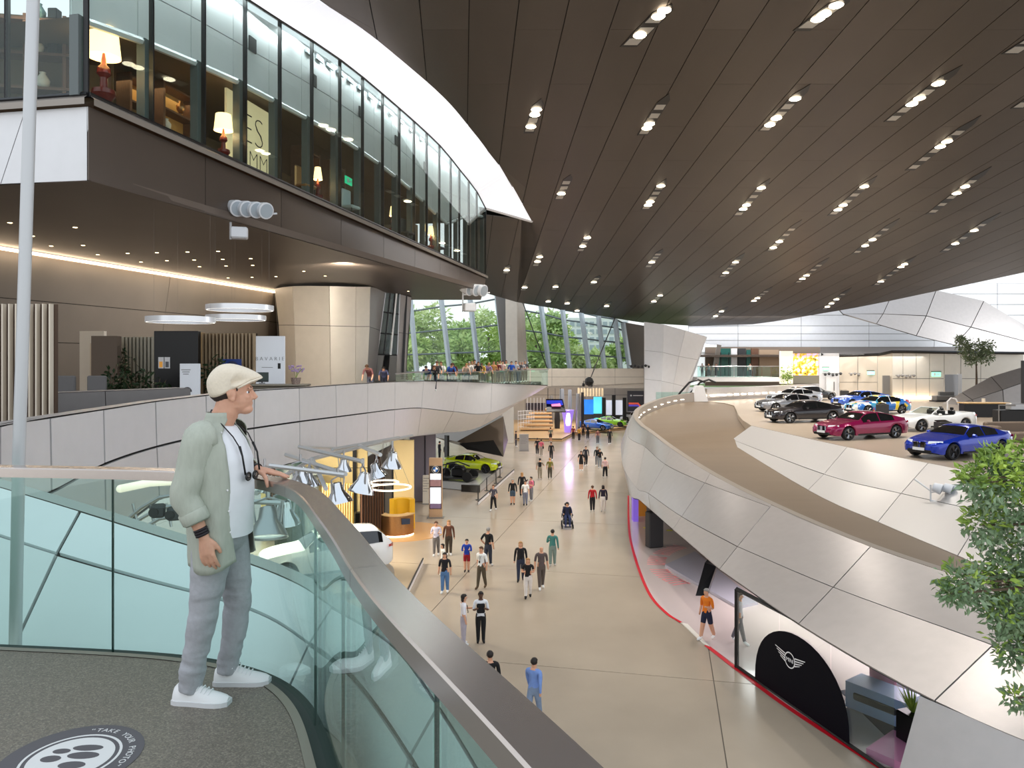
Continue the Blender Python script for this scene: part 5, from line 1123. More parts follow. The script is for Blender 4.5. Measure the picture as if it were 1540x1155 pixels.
# hanging ring lamps
for i, (px, py, D, r, lb) in enumerate(((588, 733, 37, 1.0, 'larger thin white hanging ring lamp above the desk'), (578, 727, 38, .72, 'smaller thin white hanging ring lamp above the desk'))):
    q = P(px, py, D); mb = MB(); mb.tube([q+V((r*math.cos(a), r*math.sin(a), .05*i)) for a in [2*math.pi*k/32 for k in range(33)]], .045, 6)
    t = empty('ring_lamp', q, 0, lb, 'lamp'); mb.v = [v-q for v in mb.v]; mb.build('ring', mat('ring_glow', (255, 244, 224), emit=1.3), t, smooth=True)
    for a in (0, 2.1, 4.2):
        mb = MB(); mb.tube([V((r*math.cos(a), r*math.sin(a), 0)), V((0, 0, 2.4))], .008, 4); mb.build('wire', M_GREY, t)
# info totem with screens
c = PZ(655, 779, 0); it = empty('info_totem', c, 0, 'tall info totem with roundel and stacked screens beside the passage', 'sign')
hz = 90/F*c.y; w = 20/F*c.y
mb = MB(); mb.bbox((0, .14, hz/2), (w, .22, hz), 0, .02); mb.build('body', mat('totem_wood', (206, 172, 138), .5), it)
mb = MB(); mb.box((0, .1, .02), (w*1.25, .5, .05)); mb.build('foot', M_GREY, it)
mb = MB(); mb.box((0, .02, hz*.51), (w*.9, .02, hz*.72)); mb.build('screen_panel', M_BLACKG, it)
def scr(z0, z1, col, e): 
    mb = MB(); mb.box((0, .002, hz*(z0+z1)/2), (w*.82, .014, hz*(z1-z0))); return mb.build('screen', mat('scr_%d_%d_%d' % col, col, .3, emit=e, var=.25, vscale=3), it)
scr(.64, .74, (222, 224, 230), .9); scr(.53, .635, (122, 92, 92), .8); scr(.24, .51, (214, 216, 226), .9); scr(.16, .235, (92, 76, 98), .8)
z = hz*.81; r_ = w*.27
for k in range(4):
    mb = MB(); A = [math.pi/2*k+math.pi/2*j/6 for j in range(7)]
    mb.slab([V((0, -.012, z))]+[V((r_*.66*math.cos(a), -.012, z+r_*.66*math.sin(a))) for a in A], n=V((0, .01, 0))); mb.build('roundel_quarter', mat('roundel_blue', (40, 110, 190), .4, emit=.3) if k % 2 else mat('roundel_white', (240, 240, 242), .4, emit=.3), it)
mb = MB(); A = [2*math.pi*j/24 for j in range(25)]
mb.loft([[V((r_*f*math.cos(a), -.010, z+r_*f*math.sin(a))) for a in A] for f in (.68, .95)], False); mb.build('roundel_ring', mat('roundel_dark', (30, 32, 38), .3), it)
mb = MB(); mb.loft([[V((r_*f*math.cos(a), -.012, z+r_*f*math.sin(a))) for a in A] for f in (.95, 1.03)], False); mb.build('roundel_rim', M_WHITE, it)
text('letters', 'B M W', M_WHITE, it, (0, -.014, z+r_*.72), r_*.24)
# white information board and grey board
for px, py, wpx, hpx, lb, m in ((641, 758, 11, 43, 'white information stand beside the info totem', M_OFFW), (788, 678, 14, 25, 'grey text board standing near the wooden steps', mat('board_grey', (164, 160, 154), .5))):
    c = PZ(px, py, 0); t = empty('info_board', c, 0, lb, 'sign'); hh = hpx/F*c.y; ww = wpx/F*c.y
    mb = MB(); mb.bbox((0, .1, hh/2), (ww, .2, hh), 0, .02); mb.build('panel', m, t)
    mb = MB(); mb.box((0, .1, .02), (ww*1.1, .5, .04)); mb.build('foot', M_GREY, t)
    for k in range(6):
        mb = MB(); mb.box((-.08*(k % 2), -.006, hh*(.9-.09*k)), (ww*(.6 if k % 2 else .75), .008, .03)); mb.build('text_line', M_GREY, t)
# display plinth with the lime coupe
pl_ = empty('display_plinth', PZ(700, 722, .55), 0, 'low pale display plinth under the lime coupe', 'plinth')
b_ = V(pl_.location); c0 = [PZ(655, 722, .55), PZ(722, 729, .55), PZ(757, 700, .55), PZ(700, 690, .55), PZ(655, 700, .55)]
mb = MB(); mb.slab([p-b_ for p in c0][::1], n=V((0, 0, -.52))); fixn(mb.build('deck', mat('plinth_pale', (196, 196, 194), .2, coat=.4), pl_))
a, b = PZ(694, 728.5, .55), PZ(721, 729.5, .55)
mb = MB(); mb.slab([a-b_+V((0, -.08, 0)), b-b_+V((.05, -.08, 0)), b-b_+V((.05, -.08, -1.0+.5)), a-b_+V((0, -.08, -.5))], .06); mb.build('black_front', M_BLACKG, pl_)
build_car('coupe', P_YEL, 'lime yellow coupe on the low display plinth', PZ(711, 708, .55), math.radians(-22), M_RIMD)
ch_ = empty('engine_display', PZ(686, 722, .55), math.radians(-15), 'black engine and chassis display in front of the lime coupe', 'display')
mb = MB(); mb.bbox((0, 0, .2), (2.9, 1.2, .12), 0, .03); mb.build('frame', M_CHAR, ch_)
mb = MB(); mb.bbox((.2, 0, .62), (1.0, .8, .62), 0, .1); mb.bbox((.25, 0, 1.0), (.7, .5, .2), 0, .05); mb.build('engine_block', M_BLACK, ch_)
for sx_ in (-1, 1):
    mb = MB()
    for xx in (-1.1, 1.1): mb.lathe((xx, sx_*.75-.1, .38), [(.2, 0), (.37, .02), (.37, .2), (.2, .22)], 16, Matrix.Rotation(-math.pi/2, 3, 'X'))
    tag(mb.build('wheel', M_TYRE, ch_), kind='stuff')
    mb = MB(); mb.tube([V((-1.1, sx_*.4, .4)), V((-.9, sx_*.45, 1.15)), V((0, sx_*.45, 1.3)), V((.9, sx_*.45, 1.0))], .05, 6); mb.build('tube_frame', M_CHAR, ch_)
# barrier beside the plinth
bp_ = [PZ(719, 752, 0), PZ(732, 738, 0), PZ(746, 727, 0), PZ(752, 718, 0)]
br_ = empty('barrier', bp_[0], 0, 'slim rope barrier beside the lime coupe plinth', 'barrier')
for p in bp_:
    q = p-bp_[0]; mb = MB(); mb.tube([q, q+V((0, 0, .95))], .035, 8); mb.lathe(q, [(.17, 0), (.17, .03)], 14); mb.build('post', M_CHAR, br_)
mb = MB(); mb.tube([p-bp_[0]+V((0, 0, .92)) for p in bp_], .02, 6); mb.build('rope', M_CHAR, br_)
for pts, lb in ((((719, 754), (773, 706)), 'long low white floor rail in front of the lime coupe'), (((609, 895), (636, 840)), 'short low steel floor rail near the terrace handrail')):
    a, b = PZ(*pts[0], .25), PZ(*pts[1], .25); mb = MB(); mb.tube([a, b], .04, 6)
    r = empty('floor_rail', a, 0, lb, 'rail'); mb.v = [v-a for v in mb.v]; mb.build('bar', M_CHAR, r)
    mb = MB(); d = b-a; mb.slab([V((0, -.04, -.04)), d+V((0, -.04, -.04)), d+V((0, -.04, -.22)), V((0, -.04, -.22))], .02); mb.build('white_strip', M_WHITE, r)
# dark wedge volume beyond the plinth
wd = empty('wedge_volume', label='dark bronze angular wedge hanging beyond the lime coupe', cat='stair', kind='structure')
mb = MB(); A_, B_, C_, D_ = P(687, 664, 62), P(757, 626, 64), P(764, 662, 64), P(757, 687, 62)
e_ = V((-2.5, 4, 0)); mb.loft([[A_, B_, C_, D_], [p+e_ for p in (A_, B_, C_, D_)]], True, True); mb.build('volume', mat('bronze_dark', (104, 92, 80), .35, .4), wd)
mb = MB(); mb.slab([P(690, 667, 61.9), P(742, 662, 62.3), P(756, 686, 61.9), P(702, 676, 61.9)], .05); mb.build('shadow_gap', M_DARK, wd)
mb = MB(); mb.box((G(672, 60.5), 60.5, 1.6), (.18, .5, 3.2), .6); tag(mb.build('handrail_frame', M_BLACK, None), 'black angular stair rail behind the lime coupe', 'rail')
# white sport utility car
suv = build_car('suv', P_WHT, 'white sport utility car below the terrace', PZ(490, 862, .3), math.radians(205), None); suv.scale = (1.13, 1.13, 1.13)
q = suv.location; mb = MB(); mb.lathe((0, 0, -.3), [(2.9, 0), (2.9, .29)], 40); tag(mb.build('turntable', mat('turntable_grey', (150, 146, 140), .3), None, loc=q), 'low round grey turntable under the white sport utility car', 'turntable')
# yellow floor tags under the ramp, red line, shop floor
rl_ = empty('red_floor_line', label='curved red floor line in front of the shop', cat='floor line', kind='structure')
rm = mat('line_red', (206, 22, 40), .4)
Lp = [PZ(*q, .012) for q in ((945, 745), (946, 795), (955, 838), (975, 890), (1000, 920), (1024, 936))]
def ribbon(mb, pts, w, n=5):
    cc = [curve_at(pts, k/n) for k in range(n*(len(pts)-1)+1)]; l, r = [], []
    for i, p in enumerate(cc):
        t = (cc[min(i+1, len(cc)-1)]-cc[max(0, i-1)]).normalized(); s = V((t.y, -t.x, 0))*w/2; l.append(p-s); r.append(p+s)
    return mb.loft([l, r], False)
mb = MB(); ribbon(mb, Lp, .12); fixn(mb.build('line', rm, rl_))
mb = MB(); ribbon(mb, [PZ(*q, .012) for q in ((1062, 970), (1108, 1006), (1180, 1060), (1322, 1153), (1420, 1215))], .16); fixn(mb.build('line', rm, rl_))
mb = MB(); mb.slab([PZ(1024, 936, .03), PZ(1058, 968, .03), PZ(1068, 972, .03), PZ(1034, 938, .03)], n=V((0, 0, -.03))); tag(mb.build('door_track', M_OFFW, None), 'pale floor track at the shop entrance', 'track')
# pink shop floor with lettering arc
sf = empty('shop_floor', label='pale pinkish shop floor behind the red line', cat='floor', kind='structure')
Lq = [curve_at(Lp, k/4) for k in range(4*(len(Lp)-1)+1)]+[PZ(x, y, .01) for x, y in ((1060, 968), (1110, 1005), (1200, 1075), (1322, 1153))]
mb = MB(); mb.slab([V((p.x+.06, p.y, .008)) for p in Lq][::-1]+[V((20, 36, .008)), V((22, 17, .008))][::1], n=V((0, 0, -.006)))
fixn(mb.build('sheet', mat('shop_floor_pink', (216, 200, 196), .2, coat=.4), sf))
p1, p2, p3 = PZ(1022, 822, .016), PZ(987, 846, .016), PZ(1024, 878, .016)
ax, ay, bx, by, cx_, cy_ = p1.x, p1.y, p2.x, p2.y, p3.x, p3.y; d_ = 2*(ax*(by-cy_)+bx*(cy_-ay)+cx_*(ay-by))
cc = V((((ax*ax+ay*ay)*(by-cy_)+(bx*bx+by*by)*(cy_-ay)+(cx_*cx_+cy_*cy_)*(ay-by))/d_, ((ax*ax+ay*ay)*(cx_-bx)+(bx*bx+by*by)*(ax-cx_)+(cx_*cx_+cy_*cy_)*(bx-ax))/d_, .016)); rr0 = (p2-cc).length
t1, t3 = math.atan2(p1.y-cc.y, p1.x-cc.x) % (2*math.pi), math.atan2(p3.y-cc.y, p3.x-cc.x) % (2*math.pi)
rq = random.Random(5); mb = MB(); K = 26
for k in range(K):      # worn, unreadable strokes of a lettered arc
    if k in (8, 15, 16): continue
    a = t1+(t3-t1)*k/(K-1); u_ = V((math.cos(a), math.sin(a), 0)); v_ = V((-u_.y, u_.x, 0))*.05
    r0_, r1_ = rr0-.42, rr0+.42
    mb.add([cc+u_*r0_-v_, cc+u_*r1_-v_, cc+u_*r1_+v_, cc+u_*r0_+v_], [(0, 1, 2, 3)])
    if rq.random() < .55:
        e_ = rq.choice((r0_+.08, (r0_+r1_)/2, r1_-.08)); w_ = v_*3.2
        mb.add([cc+u_*(e_-.06), cc+u_*(e_+.06), cc+u_*(e_+.06)+w_, cc+u_*(e_-.06)+w_], [(0, 1, 2, 3)])
tag(fixn(mb.build('lettering_strokes', mat('letter_pink', (240, 150, 150), .5), sf)), kind='stuff')
for x, y in ((972, 794), (988, 799), (1007, 798)):
    q = PZ(x, y, 0); mb = MB(); mb.slab([q+V((-.16, -.1, .02)), q+V((.16, -.1, .02)), q+V((.16, .12, .02)), q+V((-.16, .12, .02))], n=V((0, 0, -.02))); tag(mb.build('floor_tag', mat('tag_yellow', (214, 210, 40), .5), None), 'small yellow floor tag under the ramp, %s of three' % {972: 'first', 988: 'second', 1007: 'third'}[x], 'floor tag')
# glazed shop front under the ramp
gl_ = empty('shop_front', label='black framed glass shop front under the ramp', cat='shop window', kind='structure')
b0, b1 = PZ(1108, 1004, 0), PZ(1345, 1170, 0); hS = 2.42
def SF(u, z, off=0):
    d = (b1-b0).normalized(); n = V((d.y, -d.x, 0)); n = n if n.x > 0 else -n
    return b0.lerp(b1, u)+V((0, 0, z))+n*off
for k in range(3): MB().slab([SF(k/3+.003, .06), SF((k+1)/3-.003, .06), SF((k+1)/3-.003, hS), SF(k/3+.003, hS)], .015).build('pane', M_GLASSC, gl_)
for a, b, r in ((SF(0, 0), SF(0, hS), .07), (SF(0, .04), SF(1, .04), .06), (SF(0, hS), SF(1, hS), .07)):
    mb = MB(); mb.tube([a, b], r, 4); mb.build('frame', M_BLACK, gl_)
mb = MB(); n = 22
q = []
for k in range(n+1):
    a = math.pi*k/n; u = .47-.31*math.cos(a); q.append((u, .08+1.95*math.sin(a)**.8))
mb.slab([SF(u, z, -.03) for u, z in q], .012); mb.build('arch_decal', mat('decal_black', (8, 8, 18), .6, spec=.1), gl_)
# wing badge lettering on the arch
dS = (b1-b0).normalized(); nS = V((dS.y, -dS.x, 0)); nS = nS if nS.x < 0 else -nS
R3 = Matrix((dS, V((0, 0, 1)), -dS.cross(V((0, 0, 1))))).transposed()
R3 = Matrix((dS, V((0, 0, 1)), dS.cross(V((0, 0, 1))))).transposed()
cS = SF(.42, 1.26, -.06)
wb_ = MB(); A = [2*math.pi*j/28 for j in range(29)]
F3 = lambda x, y: cS+R3 @ V((x, y, 0))
wb_.loft([[F3(.22*f*math.cos(a), .22*f*math.sin(a)) for a in A] for f in (.86, 1)], False)
for s_ in (-1, 1):
    for k, (y, l) in enumerate(((.13, .62), (.06, .55), (-.01, .48), (-.08, .4))):
        wb_.add([F3(s_*.2, y-.03), F3(s_*l, y+.05), F3(s_*(l+.02), y+.075), F3(s_*.2, y+.005)], [(0, 1, 2, 3)])
wb_.build('wing_badge', M_WHITE, gl_)
text('letters', 'MINI', M_WHITE, gl_, None, .15, M=Matrix.Translation(F3(0, -.05)) @ R3.to_4x4(), ext=.002)
# things in the shop
mb = MB(); mb.slab([P(1046, 896, 25.8), P(1062, 896, 25.8), P(1077, 852, 26.4), P(1060, 846, 26.4)], n=V((.25, .5, 0))); tag(mb.build('tilted_pillar', M_BLACK, None), 'black tilted pillar behind the person in orange', 'pillar')
mb = MB(); mb.slab([PZ(1000, 849, .12), PZ(1045, 829, .12), PZ(1140, 905, .12), PZ(1110, 912, .12)], n=V((0, 0, -.12))); fixn(tag(mb.build('display_podium', mat('podium_grey', (186, 182, 194), .2), None), 'grey wedge podium behind the tilted black pillar', 'podium'))
q = SF(.86, .2, 1.4); t = empty('planter', q, 0, 'dark square planter with spiky plant behind the shop glass', 'planter')
mb = MB(); mb.bbox((0, 0, .35), (.55, .55, .7), .3, .03); mb.build('pot', M_BLACK, t)
mb = MB(); rr_ = random.Random(3)
for k in range(60):
    a = rr_.uniform(0, 6.28); l = rr_.uniform(.4, .8); e = V((math.cos(a)*l*.6, math.sin(a)*l*.6, l*rr_.uniform(.5, 1))); s = V((-math.sin(a), math.cos(a), 0))*.035
    mb.add([V((0, 0, .68))-s, V((0, 0, .68))+s, V((0, 0, .68))+e], [(0, 1, 2)])
tag(mb.build('leaves', M_LEAF, t), kind='stuff')
q = SF(.62, 0, 2.0); t = empty('display_bench', q, math.radians(-55), 'pale blue looped display bench behind the shop glass', 'bench')
mb = MB(); pr = [(-.9, .1), (-.9, .75), (.7, .75), (.95, .6), (1.0, .35), (.9, .12), (.7, .05), (-.9, .05)]
mb.loft([[V((x, -.4, z)) for x, z in pr], [V((x, .4, z)) for x, z in pr]], True, True); mb.build('shell', mat('bench_blue', (176, 196, 236), .4), t)
mb = MB(); mb.bbox((-.1, 0, .42), (1.3, .86, .34), 0, .1); mb.build('inner', M_CHAR, t)
q = SF(.5, 0, 2.6); mb = MB(); mb.lathe((0, 0, 0), [(.3, 0), (.34, .2), (.34, 1.3), (.3, 1.5)], 18); o = mb.build('pink_stool', mat('pink_soft', (190, 130, 150), .6), None, smooth=40, loc=q); tag(o, 'rounded pink column seat behind the black arch decal', 'seat')
q = SF(.93, .006, 1.0); mb = MB(); mb.box((0, 0, .1), (1.6, 1.4, .2), -.9); tag(mb.build('pink_podium', mat('pink_glow', (220, 140, 180), .4), None, loc=q), 'low pink podium below the planter behind the shop glass', 'podium')
mb = MB(); mb.slab([SF(.36, 0.02, 1.9), SF(1.1, 0.02, .6), SF(1.1, .02, 5), SF(.36, .02, 5)], n=V((0, 0, -.01))); tag(fixn(mb.build('shop_carpet', mat('carpet_dark', (58, 54, 66), .7), None)), 'dark carpet area inside the shop', 'carpet')
mb = MB(); mb.box((G(955, 43), 43, 1.1), (.3, .6, 2.2)); tag(mb.build('purple_display', mat('purple_panel', (128, 96, 206), .4, emit=.4), None), 'purple display panel under the far ramp bend', 'panel')
mb = MB(); mb.box((G(967, 44), 44.5, 1.0), (.5, .6, 2.0)); tag(mb.build('orange_display', mat('orange_panel', (226, 150, 40), .5), None), 'orange display panel beside the purple panel', 'panel')
mb = MB(); mb.bbox((G(984, 37), 37, .9), (.8, .5, 1.8), .3, .05); tag(mb.build('dark_display', M_CHAR, None), 'dark grey display stand under the ramp edge', 'stand')
# ------------------------------------------------------------------ floodlights
def floodlight(loc, aim, label, s=1.0, group=None, arm=None):
    t = empty('floodlight', loc, 0, label, 'floodlight', group); d = V(aim).normalized(); q = d.to_track_quat('Z', 'Y').to_matrix()
    mb = MB(); mb.lathe((0, 0, 0), [(.06*s, -.22*s), (.11*s, -.2*s), (.13*s, -.05*s), (.24*s, .12*s), (.27*s, .2*s), (.25*s, .2*s)], 20, q, cap=False); mb.lathe((0, 0, 0), [(.001, -.22*s), (.06*s, -.22*s)], 20, q, cap=False)
    mb.build('housing', M_CHROME if arm is None else M_STEEL, t, smooth=40)
    mb = MB(); mb.lathe((0, 0, 0), [(.24*s, .17*s), (.001, .18*s)], 20, q, cap=False); mb.build('lens', mat('lens_pale', (222, 232, 234), .1, emit=.5), t)
    mb = MB(); r = q @ V((1, 0, 0))
    mb.tube([r*.16*s, r*.19*s+V((0, 0, .28*s)), V((0, 0, .34*s)), -r*.19*s+V((0, 0, .28*s)), -r*.16*s], .018*s, 6); mb.tube([V((0, 0, .34*s)), V((0, 0, .5*s))], .03*s, 6); mb.build('yoke', M_STEEL, t)
    return t
def bank(px, py, D, n, label, dx, s):
    c = P(px, py, D); t = empty('floodlight_bank', c, 0, label, 'floodlight bank')
    for k in range(n):
        q = V((dx*k, -.1+.12*k*dx, -.02*k)); R = V((.75, -.6, -.28)).to_track_quat('Z', 'Y').to_matrix()
        mb = MB(); mb.lathe(q, [(.1*s, -.34*s), (.2*s, -.3*s), (.25*s, 0), (.25*s, .05*s), (.22*s, .06*s)], 20, R); hd = mb.build('lamp_head', mat('lamp_white', (214, 216, 220), .35), t, smooth=40)
        mb = MB(); mb.lathe(q, [(.21*s, .065*s), (.001, .07*s)], 20, R, cap=False); mb.build('lens', mat('lens_grey', (166, 176, 184), .15), hd)
    mb = MB(); mb.tube([V((-.28*s, .15, .12)), V((-.28*s, .15, -.9*s))], .035*s, 6); mb.tube([V((-.28*s, .15, -.2*s)), V((dx*n, .1+.12*n*dx, -.1*s))], .03*s, 6); mb.tube([V((-.28*s, .15, -.1)), V((-.5*s, .9, .2))], .04*s, 6); mb.build('bracket', MATS['lamp_white'], t)
    mb = MB(); mb.bbox((.0, .1, -.72*s), (.5*s, .4*s, .34*s), .3, .04*s); mb.build('control_box', MATS['lamp_white'], t)
bank(358, 314, 23.2, 4, 'bank of four white floodlights on the lounge fascia', .29, 1.05)
bank(706, 436, 45.5, 3, 'small floodlight bank at the far tip of the lounge fascia', .42, 1.5)
bank(1412, 735, 27.3, 3, 'row of small white floodlights on the platform fascia beside the tree', .42, .8)
# lighting rig under the footbridge
rg_ = empty('lighting_rig', P(470, 690, 17), 0, 'branching pale lighting rig hanging beneath the footbridge', 'lighting rig')
b0_ = V(rg_.location)
bars = [((385, 742, 15), (470, 690, 18), (560, 668, 21), (620, 655, 26)), ((430, 684, 18), (520, 713, 15.5)), ((540, 670, 20), (572, 684, 17.5)), ((405, 700, 15.5), (518, 714, 15.5)), ((450, 672, 18.5), (545, 694, 16.5)), ((372, 754, 13.5), (423, 756, 13.5)), ((470, 690, 17.5), (490, 735, 15)), ((500, 676, 19.5), (600, 658, 23))]
for b in bars:
    mb = MB(); mb.tube([P(*q)-b0_ for q in b], .05, 6); mb.build('bar', mat('rig_pale', (198, 200, 200), .35, .5), rg_)
for x, y, D in ((470, 690, 18), (560, 668, 21), (450, 672, 18.5)):
    q = P(x, y, D)-b0_; mb = MB(); e_ = curve_at(rB, 5.5+D/9)-b0_+V((-.15, .3, .05)); mb.tube([q, e_], .04, 6); mb.build('hanger', MATS['rig_pale'], rg_)
fl_ = [((403, 786, 13.5), (.1, -.35, -.9), 1.15, 'nearest large silver floodlight seen through the terrace glass'), ((428, 770, 14.5), (0, .1, -1), .95, 'bell-shaped silver floodlight beside the pale column'), ((508, 742, 15.5), (.2, -.1, -.95), .9, 'silver floodlight hanging just above the handrail curve'), ((546, 726, 17), (-.2, -.1, -.95), .95, 'silver floodlight in front of the walnut slatted screen'), ((517, 700, 17.5), (0, 0, -1), .6, 'small silver floodlight before the yellow wall'),
 ((566, 708, 18), (.3, 0, -.9), .75, 'silver floodlight left of the sloping taupe wall'), ((590, 692, 19.5), (-.1, 0, -1), .85, 'silver floodlight highest at the rig end'), ((452, 716, 16), (0, 0, -1), .8, 'silver floodlight behind the hand on the handrail'), ((466, 722, 16.5), (.2, 0, -1), .65, 'small silver floodlight next to the one behind the hand'), ((398, 722, 14.5), (-.5, .1, -.8), .7, 'silver floodlight tucked under the handrail by the white tee')]
for (x, y, D), aim, s, lb in fl_: floodlight(P(x, y, D), aim, lb, s*1.2, 'silver floodlights of the lighting rig', arm=1 if s > 1 else None)
# curved glossy rig seen through the glass on the far left
cr2 = empty('curved_truss', P(240, 775, 13), 0, 'curved silver truss with lamps under the near end of the footbridge', 'truss'); b0_ = V(cr2.location)
mb = MB()
for dy in (0, 16, 32): mb.tube([P(x, y+dy, 12.6)-b0_ for x, y in ((184, 788), (212, 764), (240, 748), (275, 742), (310, 745))], .035, 6)
tag(mb.build('rails', M_CHROME, cr2), kind='stuff')
for x in (200, 225, 250, 275, 295):
    mb = MB(); mb.tube([P(x, 757, 12.6)-b0_, P(x+8, 792, 12.6)-b0_], .025, 5); mb.build('strut', M_STEEL, cr2)
for x, y, lb in ((238, 768, 'dark square projector on the curved truss'), (262, 772, 'dark boxy lamp on the curved truss')):
    q = P(x, y, 12.3); t = empty('projector', q, 0, lb, 'projector'); mb = MB(); mb.bbox((0, 0, 0), (.22, .3, .2), .4, .03); mb.build('housing', M_CHAR, t); mb = MB(); mb.lathe((0, -.16, 0), [(.07, -.06), (.08, .02)], 14, Matrix.Rotation(math.pi/2, 3, 'X')); mb.build('lens', M_BLACKG, t)
mb = MB(); mb.tube([P(181, 735, 10), P(225, 726, 10.2), P(275, 723, 10.4), P(330, 728, 10.6)], .055, 10); mb.ball(P(181, 735, 10), .055, 10); tag(mb.build('tube_lamp', mat('tube_glow', (250, 232, 212), emit=.75), None, smooth=True), 'curved warm white tube lamp under the near footbridge', 'lamp')
# ------------------------------------------------------------------ lounge interior
li = empty('wall_lounge_rear', label='dark warm rear wall and ceiling of the lounge', cat='wall', kind='structure')
mb = MB(); a, b = wallpt(133, BZ, 6.5), wallpt(731, BZ, 5.5); mb.slab([a, b, b+V((0, 0, 4)), a+V((0, 0, 4))], n=V((-.2, .05, 0))); mb.build('rear_wall', mat('lounge_wall', (120, 96, 66), .6, 0, .2, .6), li)
mb = MB(); pts = [wallpt(a, sinterp(CEZ, a), .35) for a in LPX]; mb.loft([pts, [p+V((-8.0, 1.7, .1)) for p in pts]], False); mb.build('lounge_ceiling', mat('lounge_ceiling_m', (110, 96, 80), .6), li)
mb = MB(); mb.slab([V((-10.6, 18.4, CZ+8.6)), V((-10.6, 18.4, CZ+11.4)), V((-20, 20, CZ+11.4)), V((-20, 20, CZ+8.6))], .05); pass
for k, px in enumerate((300, 470, 620)):
    mb = MB(); q = wallpt(px, BZ+1.6, 6.0); mb.box(q, (2.4, .1, 3.2), math.atan2(.976, .2136)); mb.build('wall_panel', M_WOODD, li)
def LI(px, z, e):
    D = 14.24/(.2186-(px-CX)/F)+e; return V(((px-CX)/F*D, D, CZ+z))
def bookcase(px, depth, label, n=4, w=1.6, h=2.5, objs=True):
    c = LI(px, BZ, depth); t = empty('bookcase', c, math.atan2(.9769, .2136)-math.pi/2+.0, label, 'bookcase')
    t.rotation_euler = (0, 0, math.atan2(.9769, .2136))
    for xx in (-w/2, w/2):
        mb = MB(); mb.box((xx, 0, h/2), (.1, .5, h)); mb.build('side_panel', M_WOODD, t)
    for k in range(n):
        mb = MB(); mb.box((0, 0, .1+(h-.2)*k/(n-1)), (w, .5, .06)); mb.build('shelf', M_WOODD, t)
    mb = MB(); mb.box((0, .24 if 1 else 0, h/2), (w, .03, h)); mb.build('back_panel', mat('case_back', (196, 150, 84), .6), t)
    return t, c
lampmat = mat('shade_glow', (255, 214, 150), emit=2.6); redm = mat('lamp_red', (118, 36, 30), .25, coat=.5)
for px, dep, lb in ((262, 3.4, 'tall dark bookcase behind the second lounge pane'), (214, 4.0, 'tall dark bookcase behind the first lounge pane'), (460, 3.0, 'narrow dark bookcase beside the bright lounge pillar'), (500, 3.0, 'dark bookcase in the middle of the lounge')):
    t, c = bookcase(px, dep, lb)
rv = random.Random(5)
for px, dep, z, lb in ((250, 3.1, .92, 'cream vase on the bookcase behind the second lounge pane'), (272, 3.1, 1.7, 'brass round dish on the bookcase behind the second lounge pane'), (208, 3.7, .92, 'white vase on the bookcase behind the first lounge pane'), (457, 2.7, .92, 'small red jar on the narrow dark bookcase')):
    q = LI(px, BZ+z, dep); mb = MB(); mb.lathe((0, 0, 0), [(.06, 0), (.14, .12), (.15, .25), (.06, .36), (.08, .4)], 14); tag(mb.build('vase', M_OFFW if 'white' in lb or 'cream' in lb else (redm if 'red' in lb else M_BRONZE), None, smooth=True, loc=q), lb, 'vase')
def table_lamp(px, dep, s, label, shade=(.42, .34, .75)):
    c = LI(px, BZ+.02, dep); t = empty('table_lamp', c, 0, label, 'lamp')
    mb = MB(); mb.lathe((0, 0, 0), [(.3*s, 0), (.32*s, .06*s), (.16*s, .3*s), (.3*s, .5*s), (.28*s, .62*s), (.1*s, .7*s), (.09*s, .95*s), (.18*s, 1.05*s), (.16*s, 1.2*s), (.07*s, 1.3*s), (.06*s, 1.42*s), (.03*s, 1.6*s)], 18); mb.build('stem', redm, t, smooth=40)
    mb = MB(); mb.lathe((0, 0, 1.5*s), [(shade[0]*s, 0), (shade[1]*s, shade[2]*s)], 20, cap=False); mb.build('shade', lampmat, t, smooth=True)
    lamp('POINT', 'shade_light', c+V((0, 0, 1.45*s)), 26, (1, .72, .4), .1)
table_lamp(156, 1.0, 1.0, 'big red turned lamp with cream shade at the lounge corner')
table_lamp(336, 1.0, .72, 'red turned lamp with orange shade behind the third lounge pane')
for px, lb in ((591, 'cone-shaded lamp in the middle of the far lounge'), (636, 'pair-left cone-shaded lamp near the far lounge end'), (648, 'pair-right cone-shaded lamp near the far lounge end'), (478, 'pale shaded lamp behind the narrow bookcase')):
    table_lamp(px, 1.6, .75, lb, (.26, .16, .7))
c = LI(336, BZ, 1.0); t = empty('side_table', c, 0, 'small round red side table under the orange-shaded lamp', 'table'); mb = MB(); mb.lathe((0, 0, 0), [(.62, 0), (.62, .02)], 20); mb.build('table_top', redm, t)
# dining seats along the glass
for px, lb, m in ((460, 'gold patterned armchair by the lounge glass', M_BRONZE), (528, 'pale blue high-backed chair by the lounge glass', mat('chair_pale', (196, 212, 214), .6)), (612, 'dark dining chair by the lounge glass', M_CHAR), (660, 'dark dining chair near the far lounge end', M_CHAR)):
    c = LI(px, BZ, .9); t = empty('lounge_chair', c, 1.2, lb, 'chair')
    mb = MB(); mb.bbox((0, 0, .45), (.7, .6, .14), 0, .05); mb.build('seat', m, t); mb = MB(); mb.bbox((0, .28, .85), (.7, .12, .9), 0, .05); mb.build('backrest', m, t)
    for a in (-.28, .28):
        for b in (-.22, .22):
            mb = MB(); mb.tube([V((a, b, 0)), V((a, b, .4))], .025, 6); mb.build('leg', M_CHAR, t)
